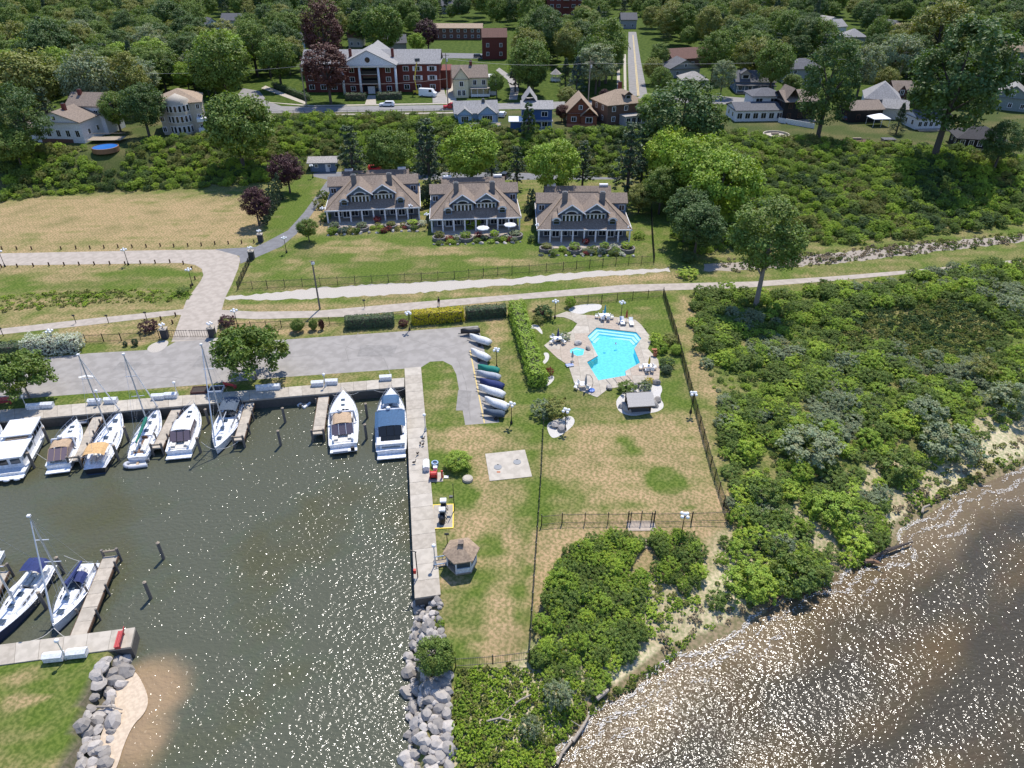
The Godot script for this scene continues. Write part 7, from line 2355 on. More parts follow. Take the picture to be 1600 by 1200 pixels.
func make_town() -> void:
	# white house with many windows and round pool
	var o := house("white bluff-top house with brick chimney beside the round pool", Vector3(-129.6, 8, -198.5), Vector3(-116, 8, -197.2), 10.0, 4.6, "gable_z", 2.6, "siding_white", "roof_brown", {"n": 5, "floors": 1, "y0": 0.9, "wh": 1.6, "chim": [[1.0, -4.0, 3.8]], "ww": 1.1})
	block(o, "siding_white", -2.0, 8.0, -18.0, -9.5, 7.6)
	part(o, "rear_roof", roof_shape(-2.0, 8.0, -18.0, -9.5, 7.6, 2.8, "gable_x", 0.5), M["roof_brown"])
	gable_wall(o, "siding_white", -2.0, 8.0, -18.0, -9.5, 7.6, 2.8, "gable_x")
	block(o, "siding_white", -13.0, -6.3, -8.5, -1.5, 3.4)
	part(o, "wing_roof", roof_shape(-13.0, -6.3, -8.5, -1.5, 3.4, 1.2, "gable_x", 0.4), M["roof_brown"])
	for k in 7:
		window(o, Vector3(6.45, 3.2, -0.9 - k * 1.25), 0.8, 1.8, PI / 2, "white", 1)
	windows_row(o, -9.45, 5.8, [0.0, 3.0, 6.0], 1.1, 1.2)
	chimney(o, "brick", Vector3(0.5, 7.6, -13.0), 3.6)
	box(o, "basement", M["brick_brown"], Vector3(-1.0, 0.5, 0.05), Vector3(9.0, 1.0, 0.12))
	var rp := thing("round_pool", "round above-ground pool of blue water with timber sides", "pool", Vector3(-106.8, 8, -189.7))
	var s := Shape.new()
	s.lathe(Vector3.ZERO, [Vector2(3.3, 0), Vector2(3.3, 1.2), Vector2(3.15, 1.25), Vector2(3.1, 1.05)], 24)
	part(rp, "wall", s.mesh(), M["teak"])
	var wsh := Shape.new()
	wsh.lathe(Vector3(0, 1.05, 0), [Vector2(3.1, 0.0), Vector2(0, 0.01)], 24)
	part(rp, "water", wsh.mesh(), M["blue_liner"])
	var pdk := thing("timber_deck", "grey timber deck behind the round pool", "deck", Vector3(-110.7, 8, -198.5), 0.05)
	for k in 8:
		box(pdk, "board", M["wood_grey"], Vector3(0, 0.9, -2.0 + k * 0.5), Vector3(9.0, 0.08, 0.46))
	box(pdk, "rail", M["wood_grey"], Vector3(0, 1.8, -2.2), Vector3(9.0, 0.1, 0.08))
	# beige tower house
	o = house("tall beige house with curved three-storey window bay", Vector3(-97.96, 8, -205.9), Vector3(-87.29, 8, -209.5), 12.0, 8.2, "hip", 2.8, "siding_beige", "roof_tan", {"n": 0, "floors": 0})
	var bay := Shape.new()
	bay.lathe(Vector3(-0.6, 0, -1.2), [Vector2(3.3, 0.0), Vector2(3.3, 8.9), Vector2(0, 10.6)], 20)
	part(o, "bay_tower", bay.mesh(true), M["siding_beige"])
	for f in 3:
		for k in 7:
			var a := PI * (k + 0.9) / 8.8
			var q := Vector3(-0.6 - cos(a) * 3.32, 1.5 + f * 2.75, -1.2 + sin(a) * 3.32)
			window(o, q, 0.75, 1.6, PI / 2 - (PI - a), "white", 1)
	for f in 3:
		for x in [-5.2, 4.6]:
			window(o, Vector3(x, 1.5 + f * 2.75, 0.02), 0.9, 1.2)
	for f in 2:
		box(o, "balcony", M["white"], Vector3(5.0, 0.9 + f * 2.75, 1.0), Vector3(2.6, 0.9, 1.9))
	# brick apartment house with portico
	o = thing("apartment_building", "three-storey red brick apartment building with white columned portico", "building", Vector3(-48.67, 8, -263.9), 0.02)
	block(o, "brick", -23.0, 23.5, -13.0, 0.0, 9.2)
	part(o, "roof", roof_shape(-23.0, 23.5, -13.0, 0.0, 9.2, 3.6, "gable_x", 0.6), M["roof_grey"])
	gable_wall(o, "siding_white", -23.0, 23.5, -13.0, 0.0, 9.2, 3.6, "gable_x")
	for f in 3:
		for x in [-21.0, -17.0, -13.2, 12.0, 16.0, 21.0]:
			window(o, Vector3(x, 1.7 + f * 2.95, 0.02), 1.7, 1.4, 0.0, "white", 2)
			if x > 14.0 and f > 0:
				for m in [-1.0, 1.0]:
					box(o, "shutter", M["white"], Vector3(x + m * 1.35, 1.7 + f * 2.95, 0.06), Vector3(0.5, 1.5, 0.08))
	block(o, "brick", -9.0, 9.0, 0.0, 2.6, 9.0)
	part(o, "portico_roof", roof_shape(-9.4, 9.4, -8.0, 5.2, 9.6, 4.6, "gable_z", 0.3), M["roof_grey"])
	var pd := Shape.new()
	pd.tri(Vector3(-9.3, 9.6, 5.25), Vector3(0, 14.0, 5.25), Vector3(9.3, 9.6, 5.25))
	part(o, "pediment", pd.mesh(), M["white"])
	var oc := Shape.new()
	oc.rod(Vector3(0, 11.2, 5.2), Vector3(0, 11.2, 5.36), 0.85, 0.85, 16)
	part(o, "round_window", oc.mesh(), M["glass"])
	box(o, "entablature", M["white"], Vector3(0, 9.3, 4.8), Vector3(18.8, 0.9, 0.9))
	for x in [-9.0, -3.2, 3.2, 9.0]:
		var cs := Shape.new()
		cs.rod(Vector3(x, 0.1, 4.7), Vector3(x, 8.9, 4.7), 0.45, 0.38, 12)
		part(o, "column", cs.mesh(true), M["white"])
	for f in 3:
		for x in [-6.2, 6.2]:
			window(o, Vector3(x, 1.7 + f * 2.95, 2.62), 1.5, 1.4, 0.0, "white", 2)
		box(o, "balcony_opening", M["glass"], Vector3(0, 1.7 + f * 2.95, 2.62), Vector3(5.4, 2.0, 0.1))
		if f > 0:
			box(o, "balcony_slab", M["concrete"], Vector3(0, 0.55 + f * 2.95, 3.5), Vector3(6.0, 0.18, 1.8))
			box(o, "balcony_rail", M["iron"], Vector3(0, 1.3 + f * 2.95, 4.3), Vector3(6.0, 0.9, 0.05))
	box(o, "door", M["white"], Vector3(0, 1.2, 2.7), Vector3(2.4, 2.4, 0.12))
	block(o, "brick", 23.5, 27.0, -18.0, -6.0, 6.0)
	part(o, "rear_roof", roof_shape(-6.0, 6.0, -22.0, -10.0, 9.2, 4.4, "gable_z", 0.4), M["roof_grey"])
	for q in [[-7.0, -3.0], [7.5, -3.0]]:
		chimney(o, "brick", Vector3(q[0], 10.5, q[1]), 3.0)
	# victorian
	o = house("cream two-storey Victorian house with brown roof and white porch", Vector3(-19.91, 8, -256.5), Vector3(-8.34, 8, -257.6), 10.0, 6.0, "gable_x", 3.2, "siding_cream", "roof_brown", {"n": 0, "floors": 0, "chim": [[0.5, -5.0, 4.5]]})
	block(o, "siding_cream", -5.5, -0.8, 0.0, 2.2, 6.0)
	part(o, "gable_roof", roof_shape(-5.5, -0.8, -4.0, 2.2, 6.0, 3.4, "gable_z", 0.4), M["roof_brown"])
	gable_wall(o, "siding_cream", -5.5, -0.8, -4.0, 2.2, 6.0, 3.4, "gable_z")
	windows_row(o, 2.22, 1.6, [-3.9, -2.4], 1.0, 1.6)
	windows_row(o, 2.22, 4.4, [-3.1], 1.2, 1.4)
	windows_row(o, 0.02, 4.4, [1.5, 4.5], 1.1, 1.4)
	box(o, "porch_roof", M["roof_pale"], Vector3(3.2, 2.8, 1.2), Vector3(6.6, 0.2, 2.6))
	for k in 4:
		box(o, "column", M["white"], Vector3(0.2 + k * 2.0, 1.5, 2.3), Vector3(0.18, 2.6, 0.18))
	box(o, "porch_rail", M["white"], Vector3(3.2, 0.7, 2.35), Vector3(6.3, 0.8, 0.06))
	block(o, "siding_white", 6.3, 9.0, -7.0, -1.0, 5.8)
	window(o, Vector3(7.6, 4.4, -0.98), 1.2, 1.0)
	# light blue cottage
	o = house("light blue cottage with grey roof and white-railed deck on the bluff edge", Vector3(-16.73, 8, -218.4), Vector3(-4.21, 8, -220), 9.0, 3.0, "gable_x", 2.6, "siding_lightblue", "roof_grey", {"n": 0, "floors": 0, "chim": [[2.4, -4.0, 3.0]], "chimm": "iron_grey"})
	for q in [[-3.6, 1.4], [3.0, 2.0]]:
		var hw: float = q[1] + 0.6
		block(o, "siding_lightblue", q[0] - hw, q[0] + hw, 0.0, 1.6, 3.0)
		part(o, "gable_roof", roof_shape(q[0] - hw, q[0] + hw, -4.0, 1.6, 3.0, hw * 0.85, "gable_z", 0.3), M["roof_grey"])
		gable_wall(o, "siding_lightblue", q[0] - hw, q[0] + hw, -4.0, 1.62, 3.0, hw * 0.85, "gable_z")
		windows_row(o, 1.64, 1.7, [q[0]], q[1] * 1.5, 1.5, "white", 4)
	for k in 6:
		box(o, "deck_board", M["wood_grey"], Vector3(2.0, 0.3, 1.9 + k * 0.42), Vector3(9.5, 0.1, 0.4))
	box(o, "deck_rail", M["white"], Vector3(2.0, 1.1, 4.3), Vector3(9.5, 0.12, 0.08))
	for k in 9:
		box(o, "deck_post", M["white"], Vector3(-2.7 + k * 1.17, 0.7, 4.3), Vector3(0.1, 0.8, 0.1))
	box(o, "deck_skirt", M["white"], Vector3(2.0, 0.12, 4.35), Vector3(9.4, 0.3, 0.08))
	# royal blue house
	o = house("royal blue two-storey house with white porches beside a tall cedar", Vector3(2.78, 8, -211.6), Vector3(11.47, 8, -211.6), 9.0, 5.8, "gable_x", 1.4, "siding_royal", "roof_grey", {"n": 2, "floors": 2, "porch": 1.8, "porchm": "white", "ww": 1.7})
	block(o, "siding_royal", -7.6, -4.5, -3.5, 1.5, 2.8)
	part(o, "wing_roof", roof_shape(-7.6, -4.5, -3.5, 1.5, 2.8, 0.8, "gable_x", 0.5), M["siding_white"])
	part(o, "rear_gable", roof_shape(-4.0, 0.0, -12.0, -4.0, 6.6, 3.0, "gable_z", 0.3), M["roof_grey"])
	# brown cabin
	o = house("small rust-brown cabin with steep tan roof and red deck", Vector3(16.3, 8, -217.6), Vector3(23.88, 8, -217.6), 10.0, 3.4, "gable_z", 4.2, "red_wood", "roof_tan", {"n": 2, "floors": 1, "deck": 2.4, "deckm": "clay", "ww": 1.3})
	block(o, "red_wood", 0.2, 4.8, 0.0, 1.2, 2.8)
	part(o, "bay_roof", roof_shape(0.2, 4.8, -3.0, 1.2, 2.8, 2.2, "gable_z", 0.3), M["roof_tan"])
	windows_row(o, 1.22, 1.6, [2.5], 1.8, 1.4)
	# brown hip house
	o = house("brown two-storey house with hipped brown roof and dormer", Vector3(27.96, 8, -216.9), Vector3(39.26, 8, -221.5), 10.0, 5.6, "hip", 3.2, "brown_siding", "roof_tan", {"n": 3, "floors": 2, "chim": [[2.0, -8.0, 4.5]]})
	dormer(o, 1.2, -1.4, 6.4, 2.2, 1.4, 3.0, "brown_siding", "roof_tan")
	block(o, "siding_grey", -2.0, 5.5, 0.0, 3.2, 2.6)
	box(o, "sunroom_roof", M["roof_pale"], Vector3(1.8, 2.75, 1.7), Vector3(8.0, 0.2, 3.8))
	windows_row(o, 3.22, 1.5, [-0.8, 1.0, 2.8, 4.4], 1.3, 1.5, "white", 2)
	# right bluff houses
	o = house("long white modern house with low slate roof above a curved white wall", Vector3(66.97, 8, -221.5), Vector3(81.46, 8, -222.3), 9.0, 3.2, "gable_x", 1.5, "siding_white", "roof_slate", {"n": 6, "floors": 1, "ww": 1.5, "wh": 1.5})
	block(o, "siding_white", -1.0, 8.0, -12.0, -5.0, 6.2)
	part(o, "upper_roof", roof_shape(-1.0, 8.0, -12.0, -5.0, 6.2, 1.7, "hip", 0.6), M["roof_slate"])
	windows_row(o, -4.97, 4.8, [1.0, 5.5], 2.0, 1.3)
	o = house("black timber house with brown roof beside the white modern house", Vector3(81.21, 8, -221.5), Vector3(91.4, 8, -223.1), 10.0, 5.6, "gable_x", 2.4, "wood_dark", "roof_brown", {"n": 3, "floors": 2, "frame": "brown_red", "chim": [[-2.5, -3.5, 3.2]], "chimm": "iron_grey", "deck": 3.0})
	part(o, "cross_roof", roof_shape(-4.8, -0.5, -7.0, -1.0, 5.6, 3.6, "gable_z", 0.4), M["roof_brown"])
	house("low dark barn with brown roof behind the white canopy tent", Vector3(100.6, 8, -220), Vector3(110.7, 8, -221.5), 8.0, 3.6, "gable_x", 1.9, "wood_dark", "roof_brown", {"n": 2, "floors": 1, "frame": "brown_red"})
	o = house("white house with wide grey hipped roof behind the dark barn", Vector3(109.1, 8, -231.4), Vector3(118.4, 8, -228), 12.0, 4.6, "hip", 4.2, "siding_white", "roof_grey", {"n": 3, "floors": 1})
	part(o, "wing_roof", roof_shape(0.0, 7.0, -2.0, 5.0, 3.2, 2.0, "gable_x", 0.3), M["roof_grey"])
	block(o, "siding_white", 0.4, 6.6, -1.0, 4.6, 3.2)
	o = house("dark red-brown house with twin steep gables", Vector3(123.5, 8, -242), Vector3(132.6, 8, -242), 9.0, 3.8, "gable_x", 3.2, "brown_red", "roof_brown", {"n": 2, "floors": 1})
	for x in [-3.2, 2.8]:
		part(o, "gable_roof", roof_shape(x - 2.2, x + 2.2, -5.0, 1.0, 3.4, 3.2, "gable_z", 0.3), M["roof_brown"])
		gable_wall(o, "brown_red", x - 2.2, x + 2.2, -5.0, 1.02, 3.4, 3.2, "gable_z")
		window(o, Vector3(x, 4.4, 1.04), 1.1, 1.3)
	house("white cottage with rows of white windows under tall trees", Vector3(116.6, 8, -211.6), Vector3(126.6, 8, -212.4), 8.0, 3.2, "gable_x", 1.6, "siding_white", "roof_slate", {"n": 6, "floors": 1, "deck": 2.2})
	house("dark slate-roofed pavilion at the right bluff edge", Vector3(118.2, 8, -192.2), Vector3(128.4, 8, -189.7), 8.0, 2.8, "hip", 2.4, "wood_dark", "roof_dark", {"n": 5, "floors": 1, "deck": 3.0, "over": 0.9})
	house("grey-green shingled house with white-trimmed gable at the right edge", Vector3(153, 8, -238.4), Vector3(161.7, 8, -233.1), 9.0, 4.0, "gable_z", 3.4, "siding_green", "roof_grey", {"n": 3, "floors": 1})
	house("pale house with grey roof cut by the right edge", Vector3(173.3, 8, -270.4), Vector3(184.8, 8, -268.2), 9.0, 5.0, "hip", 2.6, "siding_grey", "roof_grey", {"n": 3, "floors": 2})
	o = house("blue-grey house with white porch in the back row", Vector3(77.77, 8, -262.8), Vector3(90.86, 8, -261.7), 10.0, 3.6, "gable_x", 3.0, "siding_blue", "roof_slate", {"n": 4, "floors": 1, "porch": 2.0})
	dormer(o, -3.5, -1.0, 4.2, 3.2, 1.8, 4.0, "siding_beige", "roof_slate")
	house("pale grey two-storey house with hipped slate roof", Vector3(100.4, 8, -276.2), Vector3(113, 8, -277.3), 10.0, 5.4, "hip", 2.8, "siding_grey", "roof_slate", {"n": 3, "floors": 2})
	house("brown-roofed bungalow among the trees right of the street", Vector3(64.41, 8, -308.2), Vector3(81.74, 8, -314), 11.0, 3.6, "gable_x", 3.2, "brown_siding", "roof_rust", {"n": 3, "floors": 1})
	house("slate-roofed grey bungalow below the brown-roofed one", Vector3(59.92, 8, -289.5), Vector3(71.68, 8, -292), 9.0, 3.2, "gable_z", 3.0, "siding_grey", "roof_slate", {"n": 2, "floors": 1})
	house("low pale grey hip-roofed garage behind the big maple", Vector3(60.52, 8, -270.4), Vector3(69.69, 8, -270.4), 8.0, 2.8, "hip", 2.2, "siding_grey", "roof_pale", {"n": 1, "floors": 1})
	# far buildings
	o = thing("brick_block", "long low tan brick building with beige roof beyond the lawn", "building", Vector3(-26.08, 8, -388.6), -0.02)
	block(o, "brick_brown", -13.0, 11.0, -9.0, 0.0, 5.2)
	part(o, "roof", roof_shape(-13.0, 11.0, -9.0, 0.0, 5.2, 1.6, "gable_x", 0.6), M["roof_tan"])
	for f in 2:
		windows_row(o, 0.02, 1.5 + f * 2.5, [-11.0, -7.5, -4.0, -0.5, 3.0, 6.5, 9.5], 1.1, 1.1)
	o = thing("brick_block", "dark brick block with steep brown roof beside the lawn", "building", Vector3(-7.14, 8, -330.9), 0.05)
	block(o, "brick", -5.5, 5.0, -9.0, 0.0, 8.6)
	part(o, "roof", roof_shape(-5.5, 5.0, -9.0, 0.0, 8.6, 3.0, "gable_x", 0.2), M["roof_rust"])
	for f in 2:
		windows_row(o, 0.02, 2.2 + f * 3.4, [-3.2, 2.4], 1.0, 1.3)
	o = thing("brick_block", "tall red brick building at the top of the picture", "building", Vector3(32.92, 8, -480.6), 0.0)
	block(o, "brick", -12.0, 11.0, -14.0, 0.0, 13.0)
	box(o, "parapet", M["concrete2"], Vector3(-0.5, 13.1, -7.0), Vector3(23.4, 0.3, 14.4))
	for f in 3:
		windows_row(o, 0.02, 2.2 + f * 3.8, [-9.0, -5.0, 4.0, 8.0], 1.8, 1.6)
		box(o, "balcony", M["concrete"], Vector3(-0.5, 1.5 + f * 3.8, 0.8), Vector3(3.4, 0.3, 1.6))
	var far := [[Vector3(-157.5, 8, -406.6), Vector3(-152.2, 8, -411.4), "siding_white", "roof_slate", "white gabled house at upper left among trees", "gable_z"], [Vector3(-156.6, 8, -426.2), Vector3(-146.2, 8, -426.2), "siding_grey", "roof_slate", "slate-roofed house behind the white gabled one at upper left", "gable_x"], [Vector3(-134.4, 8, -289.5), Vector3(-130.1, 8, -292), "siding_white", "roof_grey", "white house roof peeking between the left trees", "gable_x"], [Vector3(-182.6, 8, -388.6), Vector3(-179.7, 8, -390.8), "siding_white", "roof_pale", "tiny pale house between treetops at upper left", "gable_x"], [Vector3(-100.5, 8, -349.5), Vector3(-93.82, 8, -353.1), "siding_lightblue", "roof_slate", "small blue house left of the copper beech", "gable_x"], [Vector3(-76.44, 8, -364.2), Vector3(-70.14, 8, -364.2), "siding_beige", "roof_rust", "rust-roofed house behind the copper beech", "gable_x"], [Vector3(-56.94, 8, -344.2), Vector3(-46.91, 8, -345.9), "siding_grey", "roof_slate", "slate-roofed house behind the brick apartments", "gable_x"], [Vector3(-57.73, 8, -477.4), Vector3(-47.72, 8, -477.4), "siding_white", "roof_pale", "pale house near the top between treetops", "gable_x"], [Vector3(59.21, 8, -428.8), Vector3(67.57, 8, -428.8), "siding_grey", "roof_slate", "grey house at the head of the street", "gable_x"], [Vector3(162.2, 8, -411.4), Vector3(173.5, 8, -416.2), "siding_white", "roof_pale", "white house high among the right-hand trees", "gable_z"], [Vector3(161.1, 8, -397.4), Vector3(170.6, 8, -402), "siding_white", "roof_grey", "white house just below another among the right-hand trees", "gable_x"], [Vector3(155.3, 8, -364.2), Vector3(164.9, 8, -364.2), "siding_grey", "roof_grey", "grey-roofed house in the right-hand treetops", "hip"], [Vector3(189, 8, -397.4), Vector3(198.5, 8, -399.7), "siding_white", "roof_slate", "white gable poking from trees at upper right", "gable_z"], [Vector3(188.9, 8, -384.4), Vector3(197.1, 8, -384.4), "siding_beige", "roof_tan", "tan-roofed house at upper right", "gable_x"], [Vector3(229.2, 8, -372), Vector3(238.4, 8, -372), "siding_beige", "roof_rust", "rust-roofed house near the upper right edge", "gable_x"], [Vector3(204.8, 8, -323), Vector3(214.8, 8, -319.9), "siding_green", "roof_tan", "tan-roofed house at the right edge", "gable_x"], [Vector3(275.6, 8, -436.7), Vector3(285.5, 8, -436.7), "siding_grey", "roof_grey", "grey-roofed house in the upper right corner", "gable_x"], [Vector3(130.8, 8, -332.5), Vector3(137.9, 8, -332.5), "siding_white", "roof_grey", "grey-roofed house above the pale grey two-storey one", "hip"], [Vector3(126.9, 8, -393), Vector3(133.7, 8, -393), "siding_white", "roof_slate", "slate-roofed house behind the street trees", "gable_x"], [Vector3(-43.96, 8, -497.1), Vector3(-31.97, 8, -497.1), "siding_grey", "roof_slate", "dark-roofed house near the top centre", "gable_x"]]
	for q in far:
		house(q[4], q[0], q[1], 9.0, 4.4, q[5], 3.0, q[2], q[3], {"n": 2, "floors": 1})
	# garden gazebo and tent
	var gz := thing("garden_gazebo", "small white garden gazebo on the lawn before the spruces", "gazebo", Vector3(16.24, 8, -283.3))
	for i in 8:
		var t := TAU * i / 8.0
		var t1 := TAU * (i + 1) / 8.0
		box(gz, "post", M["white"], Vector3(cos(t) * 1.8, 1.3, sin(t) * 1.8), Vector3(0.14, 2.6, 0.14))
		var rs := Shape.new()
		rs.tri(Vector3(cos(t) * 2.2, 2.6, sin(t) * 2.2), Vector3(0, 4.4, 0), Vector3(cos(t1) * 2.2, 2.6, sin(t1) * 2.2))
		part(gz, "roof_panel", rs.mesh(), M["roof_pale"])
		box(gz, "rail", M["white"], Vector3(cos((t + t1) / 2) * 1.7, 0.7, sin((t + t1) / 2) * 1.7), Vector3(1.2, 0.9, 0.06), PI / 2 - (t + t1) / 2)
	var tn := thing("canopy_tent", "white canopy tent on the lawn of the right bluff", "tent", Vector3(107.7, 8, -216.9), 0.1)
	for q in [[-2.4, -2.0], [2.4, -2.0], [-2.4, 2.0], [2.4, 2.0], [0.0, 2.0]]:
		box(tn, "pole", M["white_plain"], Vector3(q[0], 1.2, q[1]), Vector3(0.08, 2.4, 0.08))
	part(tn, "canopy", roof_shape(-2.5, 2.5, -2.1, 2.1, 2.3, 1.1, "hip", 0.1), M["white_plain"])
	# terraces on the bluff edge
	var cw := thing("curved_terrace", "curved pale terrace wall before the white modern house", "terrace", Vector3(73.82, 8, -203.9), 0.0)
	var ts := Shape.new()
	ts.lathe(Vector3.ZERO, [Vector2(3.6, -1.5), Vector2(3.6, 0.9), Vector2(3.3, 0.9), Vector2(3.3, 0.4), Vector2(0, 0.4)], 18)
	part(cw, "wall", ts.mesh(), M["siding_beige"])
	box(cw, "bench", M["wood_grey"], Vector3(0, 0.65, -1.0), Vector3(2.0, 0.4, 0.6))
	var wf := thing("white_garden_wall", "white garden wall slanting down between two bluff lawns", "wall", Vector3(83.7, 8, -216.9), -0.75)
	for k in 6:
		box(wf, "panel", M["white"], Vector3(-4.6 + k * 1.85, 0.7, 0), Vector3(1.8, 1.4, 0.14))
	var sd := thing("stilt_deck", "dark timber lookout deck on stilts over the bluff", "deck", Vector3(93.88, 8, -198.5), 0.0)
	for k in 8:
		box(sd, "board", M["wood_brown"], Vector3(0, 0.3, -1.7 + k * 0.45), Vector3(6.4, 0.08, 0.42))
	for k in 4:
		for m in [-1.5, 1.6]:
			box(sd, "stilt", M["wood_brown"], Vector3(-2.9 + k * 1.93, -1.2, m), Vector3(0.18, 3.0, 0.18))
		box(sd, "rail_post", M["iron"], Vector3(-2.9 + k * 1.93, 0.8, 1.7), Vector3(0.1, 1.0, 0.1))
	box(sd, "rail", M["iron"], Vector3(0, 1.25, 1.7), Vector3(6.4, 0.1, 0.08))
	box(sd, "bench", M["wood_grey"], Vector3(0.8, 0.6, -1.2), Vector3(2.4, 0.5, 0.5))
	var sh := thing("low_shed", "low flat-roofed shed on the bluff below the tent", "shed", Vector3(102.1, 8, -197.2), 0.0)
	box(sh, "wall", M["wood_grey"], Vector3(0, 0.5, 0), Vector3(3.0, 1.2, 2.0))
	box(sh, "roof", M["roof_slate"], Vector3(0, 1.2, 0), Vector3(3.4, 0.16, 2.4))
	# vehicles
	vehicle("parked_car", "white estate car on the street before the brick apartments", Vector3(-40.51, 8.02, -241.9), PI, "car_white", 4.9, 1.9, 1.6, "car")
	vehicle("work_van", "white work van on the grass beside the brick apartments", Vector3(-28.66, 8, -256.5), -0.25, "car_white", 6.0, 2.1, 2.6, "van")
	vehicle("pickup_truck", "red pickup truck beside the light blue cottage", Vector3(-19.27, 8.02, -238.3), 0.1, "car_red", 5.4, 1.95, 1.8, "truck")
	vehicle("parked_car", "white car parked right of the light blue cottage", Vector3(-2.96, 8, -228), 1.4, "car_white", 4.6, 1.85, 1.5, "car")
	vehicle("parked_car", "dark car on the lot below the dark brick block", Vector3(-14.46, 8.05, -335.4), 0.1, "car_dark", 4.5, 1.85, 1.5, "car")
	vehicle("parked_car", "pale car beside the small rust-brown cabin", Vector3(26.05, 8, -228), 1.2, "car_white", 4.5, 1.85, 1.5, "car")
	vehicle("parked_car", "dark car beside the low dark barn", Vector3(101.7, 8, -223.1), 0.6, "car_dark", 4.5, 1.85, 1.5, "car")
	var bl := thing("boom_lift", "yellow boom lift raised against the brick apartments", "lift", Vector3(-32.84, 8, -260.7), 0.3)
	box(bl, "chassis", M["yellow"], Vector3(0, 0.7, 0), Vector3(2.6, 0.9, 1.6))
	for q in [[-0.9, -0.8], [0.9, -0.8], [-0.9, 0.8], [0.9, 0.8]]:
		var ws := Shape.new()
		ws.rod(Vector3(q[0], 0.4, q[1] - 0.15), Vector3(q[0], 0.4, q[1] + 0.15), 0.4, 0.4, 10)
		part(bl, "wheel", ws.mesh(), M["tyre"])
	var bm := Shape.new()
	bm.path([Vector3(0, 1.1, 0), Vector3(-0.6, 5.0, 0), Vector3(0.6, 10.5, 0.3)], 0.16, 6)
	part(bl, "boom", bm.mesh(), M["yellow"])
	box(bl, "basket", M["iron_grey"], Vector3(0.7, 10.9, 0.3), Vector3(1.6, 1.0, 0.8))
	# poles and wires
	pole("wooden utility pole on the street left of the brick apartments", Vector3(-66.72, 8, -242), 13.0)
	pole("wooden utility pole beside the concrete drive of the Victorian house", Vector3(-20.92, 8, -243.8), 15.5)
	pole("wooden utility pole on the lawn right of the white gazebo", Vector3(25.24, 8, -247.6), 13.0)
	pole("leaning wooden utility pole behind the twin-gabled house", Vector3(137, 8, -269.3), 12.5)
	pole("wooden utility pole at the left beyond the white house", Vector3(-135.4, 8, -238.4), 12.5)
	for q in [["power line from the left trees to the copper beech", Vector3(-135.4, 19, -238.4), Vector3(-66.72, 20, -242)], ["power line crossing before the brick apartments", Vector3(-66.72, 20, -242), Vector3(-20.92, 22, -243.8)], ["power line over the light blue cottage", Vector3(-20.92, 22, -243.8), Vector3(25.24, 20, -247.6)], ["long power line towards the right edge", Vector3(25.24, 20, -247.6), Vector3(137, 19, -269.3)], ["lower power line across the brick apartments", Vector3(-66.72, 15.5, -242), Vector3(-20.92, 16, -243.8)], ["power line running off to the left edge", Vector3(-195.5, 18.5, -225.5), Vector3(-135.4, 19, -238.4)], ["power line leaving the right-hand pole", Vector3(137, 19, -269.3), Vector3(208.6, 19, -257.6)]]:
		wire(q[0], q[1], q[2], 1.2)

